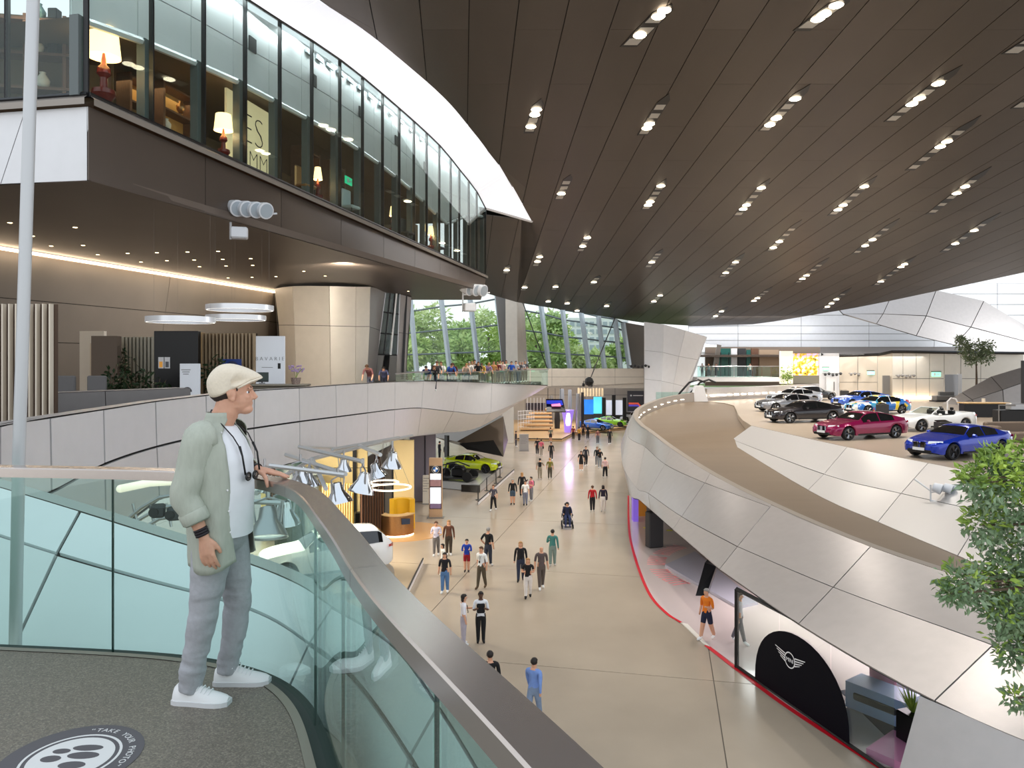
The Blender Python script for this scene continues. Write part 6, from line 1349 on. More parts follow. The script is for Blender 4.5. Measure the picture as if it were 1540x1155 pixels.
# lettered wall panel
t = empty('lettered_panel', LI(378, BZ, 1.9), math.atan2(.9769, .2136), 'cream lit panel with thin black restaurant lettering in the lounge', 'sign')
mb = MB(); mb.box((0, .05, 1.45), (3.0, .08, 2.9)); mb.build('panel', mat('panel_lit', (244, 224, 176), .6, emit=.35), t)
text('letters', 'ES', M_BLACK, t, (.1, -.0, 1.35), 1.6, thin=.03); text('letters', 'ZIMM', M_BLACK, t, (.1, -.0, .55), .85, thin=.03)
# bookcase with vases in the glazed end bay
t = empty('display_shelf', (-13.6, 20.4, CZ+BZ), .18, 'dark open display shelf in the end bay of the lounge', 'shelf')
for k in range(4):
    mb = MB(); mb.box((0, 0, .1+k*.95), (4.2, .5, .08)); mb.build('shelf_board', M_WOODD, t)
for xx in (-2.1, -1.0, .1, 1.1, 2.1):
    mb = MB(); mb.box((xx, .02, 1.55), (.09, .5, 3.1)); mb.build('upright', M_WOODD, t)
mb = MB(); mb.box((0, .3, 1.6), (4.4, .05, 3.3)); mb.build('back_panel', mat('shelf_back', (96, 76, 52), .6), t)
for x, k, m, lb in ((.55, 1, M_OFFW, 'white bowl on the lower middle shelf of the end bay'), (.4, 2, M_OFFW, 'white teapot shape on the upper middle shelf of the end bay'), (.45, 3, mat('vase_teal', (150, 190, 184), .3), 'pale teal bowl on the top shelf of the end bay'), (-1.6, 2, MATS['vase_teal'], 'pale teal bottle on the shelf by the mast'), (-1.5, 1, mat('vase_orange', (190, 116, 50), .4, emit=.2), 'orange patterned vase below the pale teal bottle')):
    q = V((-13.6, 20.3, CZ+BZ))+Matrix.Rotation(.18, 3, 'Z') @ V((x, -.05, .14+k*.95)); mb = MB(); mb.lathe((0, 0, 0), [(.08, 0), (.17, .1), (.18, .2), (.07, .38), (.09, .42)], 14); tag(mb.build('vase', m, None, smooth=True, loc=q), lb, 'vase')
for x, k, lb in ((.85, 3, 'black box on the top shelf of the end bay'), (.85, 2, 'black box on the upper middle shelf of the end bay')):
    q = V((-13.6, 20.3, CZ+BZ))+Matrix.Rotation(.18, 3, 'Z') @ V((x, -.05, .14+k*.95)); mb = MB(); mb.bbox((0, 0, .15), (.26, .26, .3), 0, .02); tag(mb.build('storage_box', M_BLACK, None, loc=q), lb, 'box')
lamp('POINT', 'bay_light', (-13.2, 19.6, CZ+BZ+2.9), 22, (1, .75, .45), .1)
t = empty('exit_sign', LI(524, BZ+1.75, 1.5), math.atan2(.9769, .2136), 'small green exit sign inside the lounge', 'sign'); mb = MB(); mb.box((0, 0, 0), (.7, .05, .34)); mb.build('panel', mat('exit_green', (40, 170, 120), .4, emit=1.2), t); mb = MB(); mb.box((-.1, -.03, 0), (.16, .01, .2)); mb.box((.15, -.03, 0), (.2, .01, .06)); mb.build('pictogram', M_WHITE, t)
# ------------------------------------------------------------------ under the lounge: reception area on the bridge level
slats('slatted_partition', 'tall pale-edged slatted partition at the near end of the reception', G(-60, 15), G(82, 15), 15, DZ, DZ+2.98, 14, mat('slat_pale', (222, 210, 192), .5), mat('slat_brown', (84, 66, 54), .6), dep=.12, w=.2)
slats('slatted_partition', 'slatted wooden partition behind the blue poster', G(303, 27), G(385, 27), 27, DZ, DZ+2.8, 15, mat('slat_warm', (186, 164, 134), .5), mat('slat_gap', (62, 50, 40), .7), dep=.2, w=.42)
mb = MB(); mb.box((G(301, 27), 27, DZ+1.4), (.18, .5, 2.85)); tag(mb.build('partition_end', M_WOOD, None), 'solid wooden end post of the partition behind the poster', 'post')
t = empty('name_sign', (G(407, 26.5), 26.5, DZ), 0, 'tall white sign board with thin black lettering by the tapered column', 'sign')
sw_, sh_ = 43/F*26.5, 2.68; mb = MB(); mb.bbox((0, 0, sh_/2), (sw_, .12, sh_), 0, .01); mb.build('board', mat('sign_white', (226, 230, 236), .4, emit=.12), t)
text('letters', 'B A V A R I E', M_CHAR, t, (-.01, -.065, 1.80), .19, thin=.022); mb = MB(); mb.box((.33, -.064, 1.6), (.1, .01, .2)); mb.build('small_mark', M_BLACK, t); mb = MB(); mb.box((-.1, -.064, 1.55), (.4, .01, .015)); mb.build('text_line', M_GREY, t)
t = empty('counter', (G(409, 24.5), 24.5, DZ), .05, 'long olive-grey counter below the white sign board', 'counter'); mb = MB(); mb.bbox((0, 0, .48), (2.3, .8, .96), 0, .03); mb.build('body', mat('counter_olive', (112, 106, 92), .5), t); mb = MB(); mb.bbox((0, 0, .98), (2.4, .9, .06), 0, .02); mb.build('top', mat('counter_top', (140, 132, 116), .4), t)
q = V((G(445, 24.4), 24.4, DZ+1.01)); t = empty('orchid', q, 0, 'potted violet orchids at the end of the counter', 'plant')
mb = MB(); mb.lathe((0, 0, 0), [(.13, 0), (.17, .22)], 14); mb.build('pot', mat('pot_patterned', (150, 130, 120), .5, 0, .5, 20), t)
mb = MB()
ro = random.Random(8)
for k in range(7):
    a = ro.uniform(0, 6.28); mb.tube([V((0, 0, .2)), V((.1*math.cos(a), .1*math.sin(a), .4)), V((.24*math.cos(a), .24*math.sin(a), .52))], .008, 4)
mb.build('stems', M_LEAF, t); mb = MB()
for k in range(26):
    a = ro.uniform(0, 6.28); mb.ball((ro.uniform(.05, .28)*math.cos(a), .24*math.sin(a), ro.uniform(.4, .62)), .035, 6)
tag(mb.build('blossoms', mat('orchid_violet', (176, 150, 196), .5), t), kind='stuff')
q = V((G(394, 24.3), 24.3, DZ+1.01)); t = empty('monitor', q, .3, 'small dark monitor on the counter beside the cap', 'monitor'); mb = MB(); mb.bbox((0, 0, .24), (.42, .04, .32), 0, .01); mb.build('screen', M_BLACKG, t); mb = MB(); mb.box((0, .04, .04), (.2, .14, .02)); mb.tube([V((0, .04, .04)), V((0, .03, .2))], .02, 6); mb.build('stand', M_BLACK, t)
# dark display wall, posters, plants, stands
t = empty('display_wall', (G(267, 26), 26, DZ), 0, 'black display wall with two small lit screens', 'display wall'); mb = MB(); mb.bbox((0, 0, 1.42), (66/F*26, .25, 2.85), 0, .01); mb.build('panel', M_BLACK, t)
for k, (x, cl) in enumerate(((-.52, (214, 150, 60)), (-.3, (70, 72, 76)))):
    mb = MB(); mb.box((x, -.135, 1.72), (.19, .02, .4)); f_ = mb.build('frame', M_WHITE, t); mb = MB(); mb.box((x, -.15, 1.66), (.11, .02, .2)); mb.build('picture', mat('pic_%d' % k, cl, .4, emit=.3), f_)
t = empty('info_stand', (G(286, 24), 24, DZ), 0, 'white notice board with a dark gear mark in front of the display wall', 'sign'); mb = MB(); mb.bbox((0, 0, .85), (30/F*24, .08, 1.7), 0, .01); mb.build('board', MATS['sign_white'], t)
mb = MB(); A = [math.pi*j/10 for j in range(11)]; mb.tube([V((-.08+.13*math.cos(a), -.045, .78+.13*math.sin(a))) for a in A], .03, 6); mb.build('gear_mark', M_CHAR, t)
for k in range(3):
    mb = MB(); mb.box((-.12, -.045, 1.5-.07*k), (.3-.06*k, .01, .02)); mb.build('text_line', M_GREY, t)
t = empty('poster', (G(349, 26.6), 26.55, DZ+1.1), 0, 'blue poster with white sheet on the slatted partition', 'poster'); mb = MB(); mb.box((0, 0, .35), (.72, .03, .8)); mb.build('sheet', mat('poster_blue', (30, 62, 140), .4), t); mb = MB(); mb.box((.02, -.02, .12), (.3, .01, .28)); mb.build('white_sheet', M_WHITE, t); mb = MB(); mb.ball((.03, -.015, .52), (.2, .01, .16), 10); mb.build('picture', mat('poster_dark', (44, 52, 92), .5), t)
slats('slatted_partition', 'lit pale slatted screen behind the reception plants', G(183, 28), G(233, 28), 28, DZ, DZ+2.7, 9, mat('slat_silver', (190, 186, 170), .4), mat('slat_back_dark', (40, 40, 34), .7))
mb = MB(); mb.box((G(160, 27), 27, DZ+1.35), (.95, .3, 2.7)); tag(mb.build('wall_divider', mat('divider_taupe', (110, 96, 84), .5), None), 'taupe divider wall beside the reception plants', 'divider')
do = empty('door_1', (G(138, 30), 30, DZ), 0, 'pale cream doorway in the reception rear wall', 'door', kind='structure'); mb = MB(); mb.box((0, .1, 1.5), (1.0, .2, 3.0)); mb.build('surround', M_OFFW, do); mb = MB(); mb.box((.2, -.02, 1.25), (.48, .06, 2.5)); mb.build('leaf', mat('door_cream', (206, 192, 172), .5), do)
def potplant(c, label, n, h, sp, m=M_LEAF, sd=1):
    t = empty('potted_plant', c, 0, label, 'plant'); r = random.Random(sd)
    mb = MB(); mb.bbox((0, 0, .2), (.5, .5, .4), 0, .03); mb.build('pot', M_CHAR, t); pts = []
    sm_ = MB()
    for k in range(6):
        a = r.uniform(0, 6.28); e = V((math.cos(a)*sp*.7, math.sin(a)*sp*.7, h*r.uniform(.6, 1))); sm_.tube([V((0, 0, .35)), e*.5+V((0, 0, .25)), e], [.02, .015, .008], 5)
        for j in range(n//6):
            u = r.uniform(.3, 1); v = V((r.gauss(0, 1), r.gauss(0, 1), r.gauss(0, .7))).normalized(); pts.append((e*u+v*sp*.3*r.random(), v))
    sm_.build('stems', M_BARK, t); tag(leafmesh('leaves', pts, .22, r).build('leaves', m, t), kind='stuff')
M_LEAFD = mat('leaf_dark', (40, 62, 34), .5, 0, .3, 6)
for x, D, h, sp, lb in ((165, 25, 1.7, .5, 'bushy dark plant beside the taupe divider'), (205, 24.5, 1.5, .6, 'dark leafy plant in front of the lit slatted screen'), (232, 24.5, 1.2, .6, 'low leafy plant before the black display wall'), (255, 24.5, 1.0, .5, 'small fern at the foot of the black display wall'), (322, 26.2, 2.1, .45, 'tall thin plant against the slatted partition'), (196, 27.4, 2.5, .5, 'climbing plant up the lit slatted screen')):
    potplant(V((G(x, D), D, DZ)), lb, 150, h, sp, M_LEAFD, int(x))
for x, D, w, h, lb in ((100, 22, .55, 1.25, 'grey upholstered chair back nearest the slatted partition'), (146, 22, .56, 1.3, 'grey upholstered chair back in front of the cream doorway')):
    t = empty('armchair', (G(x, D), D, DZ), 0, lb, 'chair'); mb = MB(); mb.bbox((0, 0, .95), (w, .12, .8), 0, .03); mb.build('backrest', mat('seat_grey', (112, 110, 110), .7), t); mb = MB(); mb.bbox((0, .3, .5), (w, .6, .14), 0, .03); mb.build('seat', MATS['seat_grey'], t)
    for a in (-.2, .2):
        for b in (.05, .5):
            mb = MB(); mb.tube([V((a, b, 0)), V((a, b, .45))], .02, 6); mb.build('leg', M_CHROME, t)
for x, y, D, r, lb in ((272, 481, 22, .98, 'lowest white ring-shaped ceiling lamp'), (361, 463, 24, 1.06, 'highest white ring-shaped ceiling lamp'), (355, 478, 25.5, 1.0, 'middle white ring-shaped ceiling lamp')):
    q = P(x, y, D); t = empty('disc_lamp', q, 0, lb, 'lamp'); mb = MB(); mb.lathe((0, 0, 0), [(r*.8, -.09), (r, -.08), (r, .08), (r*.8, .09), (r*.8, -.09)], 36, cap=False); mb.build('rim', mat('rim_silver', (206, 208, 212), .25, .6, emit=.25), t, smooth=40)
    mb = MB(); mb.lathe((0, 0, 0), [(r*.8, -.07), (r*.97, -.085)], 36, cap=False); mb.build('diffuser', mat('diffuser_glow', (255, 250, 240), emit=1.6), t)
    for a in (0, 2.1, 4.2):
        mb = MB(); mb.tube([V((r*.9*math.cos(a), r*.9*math.sin(a), .08)), V((r*.9*math.cos(a), r*.9*math.sin(a), CZ+4.37-q.z))], .0025, 4); mb.build('wire', M_GREY, t)
# ------------------------------------------------------------------ far hall under the cross bridge
fw = empty('wall_far_hall', label='beige rear wall of the far hall', cat='wall', kind='structure')
xs = [G(x, 112) for x in (700, 745, 790, 835, 880, 925, 985)]
panels([[V((x, 112, 8)) for x in xs], [V((x, 112, 4)) for x in xs], [V((x, 112, 0)) for x in xs]], M_CLADB, fw, gap=.05, sub=1, straight=True, back=M_DARK)
mb = MB(); mb.slab([V((G(690, 112), 90, 7.7)), V((G(985, 90)+3, 90, 7.7)), V((G(985, 112), 112, 7.7)), V((G(690, 112), 112, 7.7))], n=V((0, 0, .3))); mb.build('ceiling_sheet', M_GREY, fw)
mb = MB(); mb.bbox((G(764, 83), 83, 3.0), (1.3, 1.0, 6), 0, .03); tag(mb.build('column_white', M_OFFW, None), 'white square column left of the wooden steps', 'column', kind='structure')
sg = empty('stage', PZ(850, 655, .3), 0, 'low light wooden stage in the far hall', 'stage'); b0_ = V(sg.location)
q = [PZ(778, 659, .3), PZ(845, 660, .3), PZ(862, 651, .3), PZ(950, 642, .3), V((17, 111, .3)), V((-1, 111, .3))]
mb = MB(); mb.slab([p-b0_ for p in q], n=V((0, 0, -.28))); fixn(mb.build('deck', mat('stage_wood', (214, 176, 126), .35), sg))
mb = MB(); mb.tube([p-b0_+V((0, -.03, -.02)) for p in q[:4]], .05, 4); mb.build('dark_edge', M_DARK, sg)
ws = empty('wooden_steps', (G(806, 94), 94, .3), 0, 'tiered wooden seating steps on the stage', 'seating steps')
for k in range(6):
    mb = MB(); w_ = 4.2-.28*k; mb.box((.1+.14*k, .9*k, .22+.44*k), (w_, 1.0, .2)); mb.build('step', mat('step_wood', (224, 184, 132), .5), ws)
    mb = MB(); mb.box((.1+.14*k, .2+.9*k, .13+.44*k), (w_, .5, .24)); mb.build('riser', M_WOODD, ws)
mb = MB()
for k in range(7): mb.tube([V((-2.3+.35*k, -.3+.35*k, 0)), V((-2.3+.35*k, -.3+.35*k, 2.6))], .03, 4)
for z in (.5, 1.0, 1.5, 2.0, 2.5): mb.tube([V((-2.3, -.3, z)), V((-.2, 1.8, z))], .03, 4)
tag(mb.build('white_railing', M_WHITE, ws), kind='stuff')
t = empty('hanging_screen', P(835, 609, 90), 0, 'dark trapezoid screen with blue and pink picture hanging over the steps', 'screen'); b0_ = V(t.location)
mb = MB(); mb.slab([P(821, 600, 90)-b0_, P(846, 600, 90)-b0_, P(851, 619, 89)-b0_, P(822, 619, 89)-b0_][::-1], .2); fixn(mb.build('panel', M_BLACK, t))
mb = MB(); mb.slab([P(822, 602, 89.7)-b0_, P(845, 602, 89.7)-b0_, P(847, 609, 89.2)-b0_, P(822, 607, 89.2)-b0_][::-1], .02); mb.build('blue_stripe', mat('screen_blue', (40, 60, 190), .4, emit=.8), t)
mb = MB(); mb.slab([P(829, 608, 89.2)-b0_, P(842, 606.5, 89.2)-b0_, P(844, 611, 89)-b0_, P(830, 611, 89)-b0_][::-1], .02); mb.build('pink_mark', mat('screen_pink', (240, 120, 160), .4, emit=.9), t)
for x in (824, 843):
    mb = MB(); mb.tube([P(x, 600, 90)-b0_, P(x, 582, 90)-b0_], .04, 4); mb.build('cable', M_CHAR, t)
for i, (x0, x1, y0, y1, D, c_, e, lb) in enumerate(((791, 820, 606, 617, 93, (60, 52, 58), .2, 'row of dark banner panels behind the wooden steps'), (878, 905, 601, 623, 106, (40, 120, 226), .7, 'blue wave display wall in the far hall'), (893, 905, 597, 622, 105.5, (90, 206, 232), .8, 'cyan display block beside the blue wave wall'),
 (912, 936, 602, 624, 107, (206, 210, 222), .6, 'pale picture wall between two black pillars'), (944, 969, 588, 622, 109, (66, 66, 72), .1, 'dark wall with orange and violet stripe at the far hall'))):
    mb = MB(); x0_, x1_ = G(x0, D), G(x1, D); z0, z1 = Zy(y1, D), Zy(y0, D); t = empty('display_wall', ((x0_+x1_)/2, D, z0), 0, lb, 'display wall')
    mb.box((0, .2, (z1-z0)/2), (x1_-x0_, .4, z1-z0)); mb.build('panel', mat('dispw_%d' % i, c_, .4, emit=e, var=.25 if i else 0, vscale=.8), t)
    mb = MB(); mb.box((0, .2, -(z0-.3)/2), (x1_-x0_, .3, max(.1, z0-.31))); mb.build('stand', M_CHAR, t) if z0 > .4 and i else None
    if i == 0:
        for k in range(6):
            mb = MB(); mb.tube([V(((k-2.5)*.42, -.05, -.4)), V(((k-2.5)*.42, -.05, 1.6))], .04, 4); mb.build('rod', M_WHITE, t)
    if i == 4:
        mb = MB(); mb.lathe((-.75, -.02, (z1-z0)*.8), [(.14, 0), (.14, .02)], 12, Matrix.Rotation(math.pi/2, 3, 'X')); mb.build('round_mark', M_WHITE, t); mb = MB(); mb.box((.3, -.02, (z1-z0)*.8), (1.5, .02, .13)); mb.build('text_line', M_WHITE, t)
        for k, cc in enumerate(((226, 96, 70), (96, 84, 200))):
            mb = MB(); mb.tube([V((-1.1, -.03, 1.5-.3*k)), V((.3, -.03, 1.5-.3*k)), V((1.1, -.03, .5-.3*k))], .14, 4); mb.build('stripe', mat('stripe_%d' % k, cc, .4, emit=.4), t)
for px, y0, y1, D, lb in ((908, 598, 624, 105, 'black pillar beside the cyan display block'), (923, 594, 624, 106, 'black pillar in the middle of the picture wall'), (939, 598, 620, 106, 'broad black pillar right of the picture wall')):
    mb = MB(); z1 = Zy(y0, D); mb.box((G(px, D), D, z1/2+.15), (.5, .4, z1-.3)); tag(mb.build('pillar', M_BLACK, None), lb, 'pillar')
t = empty('light_cone', PZ(854, 650, .3), 0, 'glowing lilac light column on the stage', 'lamp'); mb = MB(); mb.lathe((0, 0, 0), [(.45, 0), (.5, 1.2), (.8, 2.8)], 16); mb.build('cone', mat('lilac_cone', (150, 120, 220), .4, emit=.7), t, smooth=40)
mb = MB(); mb.lathe((0, -.45, .9), [(.25, 0), (.3, .3), (.3, 1.5), (.22, 1.9)], 14); mb.build('core', mat('lilac_core', (250, 225, 255), emit=3.0), t, smooth=40)
lamp('POINT', 'lilac_light', PZ(854, 655, 1.8)+V((0, -1.5, 0)), 90, (.7, .45, 1), .4)
for k, (px, y0, y1, D, w, m, lb) in enumerate(((869, 592, 648, 92, .5, M_STEEL, 'tall grey fabric column with black cap on the stage'), (876, 590, 640, 93, .4, M_CHAR, 'tall dark column right of the lilac light column'), (838, 620, 650, 97, .7, M_CHAR, 'dark display column beside the wooden steps'), (829, 595, 648, 100, .5, M_GREY, 'grey column behind the hanging screen'), (845, 585, 622, 96, .6, mat('col_silver', (170, 176, 186), .3, .5), 'silver hanging cylinder cluster above the lilac light column'), (857, 586, 620, 97, .5, MATS['col_silver'], 'slim silver hanging cylinder right of the cluster'))):
    z0, z1 = max(.3, Zy(y1, D)), Zy(y0, D); mb = MB(); mb.lathe((0, 0, 0), [(w*.5, 0), (w*.55, (z1-z0)*.5), (w*.45, z1-z0)], 14); tag(mb.build('column_round', m, None, smooth=40, loc=(G(px, D), D, z0)), lb, 'column')
t = empty('timber_slats', (G(888, 104), 104, 4.2), 0, 'beige vertical slats above the blue wave wall', 'screen'); me = None
for k in range(9):
    if me is None: mb = MB(); mb.box((0, 0, 1.2), (.3, .15, 2.4)); me = mb.mesh('slat'); me.materials.append(mat('slat_sand', (206, 188, 156), .5))
    o = link('slat', me, None, t); o.location = ((k-4)*.42, 0, 0)
t = empty('ceiling_truss', (G(925, 94), 94, 6.3), 0, 'pale lighting truss above the far display cars', 'truss')
for k in range(5):
    mb = MB(); mb.tube([V((-3.4, -1+k*.9, -.5+.1*k)), V((3.4, -1+k*.9, .6+.1*k))], .07, 5); mb.build('bar', M_WHITE, t)
t = empty('speaker_pair', (G(883, 88), 88, 6.4), 0, 'pair of black spotlights under the cross bridge', 'spotlight')
for x in (-.45, .5): mb = MB(); mb.bbox((x, 0, 0), (.3, .4, .4), 0, .06); mb.tube([V((x, 0, .2)), V((x, 0, .5))], .04, 5); mb.build('head', M_BLACK, t)
for st_, pm_, lb, px, py, dg, rim in (('coupe', P_AZU, 'bright blue coupe on the far stage', 896, 646, -35, None), ('coupe', P_GRN, 'lime green coupe on the far stage', 918, 641, -20, M_RIMD), ('sedan', P_WHT, 'white saloon at the right end of the far stage', 948, 633, 215, None)):
    build_car(st_, pm_, lb, PZ(px, py, .31), math.radians(dg), rim)
# ------------------------------------------------------------------ right background above and behind the car platform
ub = empty('wall_upper', label='white horizontally jointed wall band under the ceiling edge', cat='wall', kind='structure')
cols = [1035, 1110, 1205, 1307, 1405, 1500, 1600]
panels([[P(x, y, 108) for x in cols] for y in (426, 442, 458, 474, 490, 502, 512, 522)], M_CLADW, ub, gap=.08, th=.1, sub=1, straight=True, back=M_GREY)
mb = MB(); mb.loft([[P(x, 522, 108) for x in (1050, 1600)], [P(x, 529, 104) for x in (1050, 1600)], [P(x, 537, 98) for x in (1050, 1600)], [P(x, 534, 98) for x in (1050, 1600)]], False); mb.build('soffit', M_SOFF, ub)
dg_ = empty('stair_structure', label='grey panelled diagonal structure crossing below the ceiling edge', cat='stair', kind='structure')
panels([[P(x, y, 97) for x, y in ((1262, 466), (1340, 446), (1408, 436), (1480, 452), (1560, 500))], [P(x, y, 96) for x, y in ((1268, 472), (1328, 472), (1393, 475), (1460, 492), (1560, 518))], [P(x, y, 95.5) for x, y in ((1276, 474), (1318, 487), (1378, 505), (1436, 519), (1560, 553))]], M_CLAD, dg_, gap=.1, th=.15, sub=2, straight=True, back=M_DARK)
lo_ = empty('stair_structure_low', label='grey panelled stair flank rising behind the black counter', cat='stair', kind='structure')
panels([[P(x, y, 70) for x, y in ((1412, 610), (1446, 590), (1490, 566), (1560, 545))], [P(x, y, 69) for x, y in ((1420, 614), (1462, 601), (1508, 586), (1560, 568))], [P(x, y, 68.5) for x, y in ((1430, 618), (1470, 616), (1510, 613), (1560, 608))]], M_CLAD, lo_, gap=.07, th=.1, sub=1, straight=True, back=M_DARK)
bw = empty('wall_back', label='warm white rear walls behind the car platform', cat='wall', kind='structure')
DW = 80; zb_ = PZ0
def zcol(xs, y0, y1, D): return [[P(x, y0, D) for x in xs], [P(x, (y0+y1)/2+4, D) for x in xs], [V((G(x, D), D, zb_)) for x in xs]]
panels(zcol((1342, 1358, 1378, 1398, 1420, 1445, 1475, 1540), 531, 600, DW), M_OFFW, bw, gap=.06, sub=1, straight=True, back=M_GREY)
panels([[P(x, 535, d) for x, d in ((1262, 84), (1290, 83), (1320, 82))], [P(x, 575, d) for x, d in ((1262, 84), (1290, 83), (1320, 82))], [V((G(x, d), d, zb_)) for x, d in ((1262, 84), (1290, 83), (1320, 82))]], mat('wall_warm', (196, 186, 172), .55), bw, gap=.06, sub=1, straight=True, back=M_GREY)
panels([[P(1320, 535, 82), P(1342, 531, 80)], [V((G(1320, 82), 82, zb_)), V((G(1342, 80), 80, zb_))]], MATS['wall_warm'], bw, sub=1, straight=True)
panels([[P(x, 531, 81) for x in (1232, 1262)], [V((G(x, 81), 81, zb_)) for x in (1232, 1262)]], M_CLADW, bw, sub=1, straight=True)
mb = MB(); mb.tube([P(1235, 533, 81), P(1262, 535, 83), P(1300, 534, 82.5), P(1322, 533, 81.5), P(1342, 529, 79.8), P(1540, 531, 79.8)], .16, 4); mb.build('shadow_gap', M_BLACK, bw)
mb = MB(); mb.tube([V((G(x, 79.6), 79.6, zb_+.1)) for x in (1345, 1405)], .12, 4); mb.build('base_light', M_LED, bw)
d2 = empty('door_2', (G(1334, 80), 80.2, zb_), 0, 'dark grey doorway in the rear wall', 'door', kind='structure'); mb = MB(); mb.box((0, 0, 1.25), (.75, .2, 2.5)); mb.build('leaf', M_GREY, d2)
d3 = empty('door_3', (G(1250, 80.8), 80.8, zb_), 0, 'white door in the white side wall', 'door', kind='structure'); mb = MB(); mb.box((0, 0, 1.2), (1.1, .06, 2.4)); mb.build('leaf', M_WHITE, d3); mb = MB(); mb.box((.3, -.05, 1.3), (.1, .04, 1.0)); mb.build('door_handle', M_GREY, d3)
for px, py, D, w, lb in ((1242, 555, 80.9, .7, 'green exit sign on the white side wall'), (1310, 561, 82.2, .85, 'rounded green exit sign on the warm rear wall'), (1408, 563, 79.92, 1.0, 'largest green exit sign on the rear wall')):
    t = empty('exit_sign', P(px, py, D), 0, lb, 'sign'); mb = MB(); mb.bbox((0, 0, 0), (w, .12, w*.5), 0, .04); mb.build('panel', mat('exit_pale', (150, 226, 196), .4, emit=1.0), t); mb = MB(); mb.box((-w*.2, -.07, 0), (w*.2, .02, w*.3)); mb.box((w*.18, -.07, 0), (w*.3, .02, w*.1)); mb.build('pictogram', M_WHITE, t); mb = MB(); mb.box((0, .03, w*.3), (w*1.05, .14, .08)); mb.build('hood', M_CHAR, t)
for px, py, n, lb in ((1252, 563, 5, 'dark spotlight cluster on the white side wall'), (1285, 563, 3, 'grey spotlight cluster on the warm rear wall'), (1362, 566, 5, 'grey spotlight cluster on the rear wall'), (968, 551, 8, 'row of small dark spotlights beside the pylon')):
    D = {1252: 80.8, 1285: 82.8, 1362: 79.75}.get(px, 85.6); t = empty('spotlight_cluster', P(px, py, D), 0, lb, 'spotlights'); mb = MB(); mb.tube([V((-.22*n, 0, .12)), V((.22*n, 0, .12))], .04, 5); mb.build('rail', M_GREY, t)
    for k in range(n): mb = MB(); mb.ball(((k-(n-1)/2)*.42, -.1, .08*math.sin(k*2)), .17, 8); mb.build('lamp_head', M_CHAR if 'dark' in lb else M_GREY, t)
# mezzanine with glass balustrade
mz = empty('mezzanine', label='white edged mezzanine with glass balustrade beside the pylon', cat='balcony', kind='structure')
mb = MB(); a, b = P(1047, 567, 92), P(1172, 566, 92); mb.box(((a.x+b.x)/2, 94, a.z-.3), (b.x-a.x, 5, .55)); mb.build('slab_edge', M_WHITE, mz)
for k in range(9):
    x0, x1 = a.x+(b.x-a.x)*k/9+.05, a.x+(b.x-a.x)*(k+1)/9-.05
    MB().slab([V((x0, 91.6, a.z)), V((x1, 91.6, a.z)), V((x1, 91.6, a.z+1.35)), V((x0, 91.6, a.z+1.35))], .03).build('pane', M_GLASS, mz)
mb = MB(); mb.tube([V((a.x, 91.6, a.z+1.35)), V((b.x, 91.6, a.z+1.35))], .05, 5); mb.build('handrail', M_STEEL, mz)
mb = MB(); mb.slab([P(1060, 522, 103), P(1232, 522, 103), P(1232, 580, 103), P(1060, 580, 103)], .3); mb.build('rear_wall', mat('mezz_wall', (128, 112, 98), .6), mz)
for x0, x1, m, y0 in ((1078, 1098, mat('mezz_teal', (30, 92, 84), .4), 524), (1099, 1108, M_WHITE, 524), (1109, 1121, M_CHAR, 524), (1122, 1128, MATS['mezz_teal'], 526), (1129, 1140, M_WOODD, 524), (1141, 1170, mat('mezz_beige', (168, 144, 120), .6), 526)):
    mb = MB(); mb.slab([P(x0, y0, 101), P(x1, y0, 101), P(x1, 566, 101), P(x0, 566, 101)], .2); mb.build('back_panel', m, mz)
for x in (1084, 1096, 1110):
    mb = MB(); mb.tube([P(x, 530, 100), P(x, 566, 100)], .06, 4); mb.build('glass_frame', M_BLACK, mz)
mb = MB(); mb.slab([P(1048, 515, 104), P(1078, 520, 104), P(1068, 575, 103), P(1035, 580, 103)], .05); mb.build('bright_window', mat('window_bright', (236, 244, 246), .3, emit=.7), mz)
mb = MB(); mb.slab([P(1078, 518, 99), P(1084, 519, 99), P(1076, 572, 99), P(1068, 572, 99)], .3); mb.build('slanted_fin', M_WALLB, mz)
for i, (px, c_, lb) in enumerate(((1056, (40, 44, 50), 'person in dark clothes on the mezzanine nearest the pylon'), (1066, (110, 120, 120), 'person in grey clothes on the mezzanine'), (1077, (36, 30, 52), 'person in navy clothes on the mezzanine by the slanted fin'), (1128, (206, 200, 196), 'person in pale clothes on the mezzanine before the brown wall'))):
    q = P(px, 566.5, 93.2); person(lb, (q.x, q.y, a.z), 250, 1.72, c_, (50, 50, 56))
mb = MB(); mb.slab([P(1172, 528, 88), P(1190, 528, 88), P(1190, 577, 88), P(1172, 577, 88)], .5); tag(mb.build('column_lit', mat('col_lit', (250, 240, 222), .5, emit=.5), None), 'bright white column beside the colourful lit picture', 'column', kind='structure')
mb = MB(); q = P(1176, 566, 87.3)
rv = random.Random(3); pts = [(q+V((rv.uniform(-.2, 1.3), rv.uniform(-.2, .2), rv.uniform(-1.2, 1.6)*rv.random())), V((rv.gauss(0, 1), -1, rv.gauss(0, .6))).normalized()) for _ in range(260)]
tag(leafmesh('foliage', pts, .3, rv).build('climbing_plant', M_LEAF, None), 'climbing green plant at the foot of the bright white column', 'plant', kind='stuff')
t = empty('lit_picture', P(1211, 548, 88), 0, 'bright backlit picture of yellow and pink blossoms', 'picture'); w_ = 40/F*88; h_ = 33/F*88
mb = MB(); mb.box((0, 0, 0), (w_, .12, h_))
pm = mat('blossom_print', (240, 200, 120), .4)
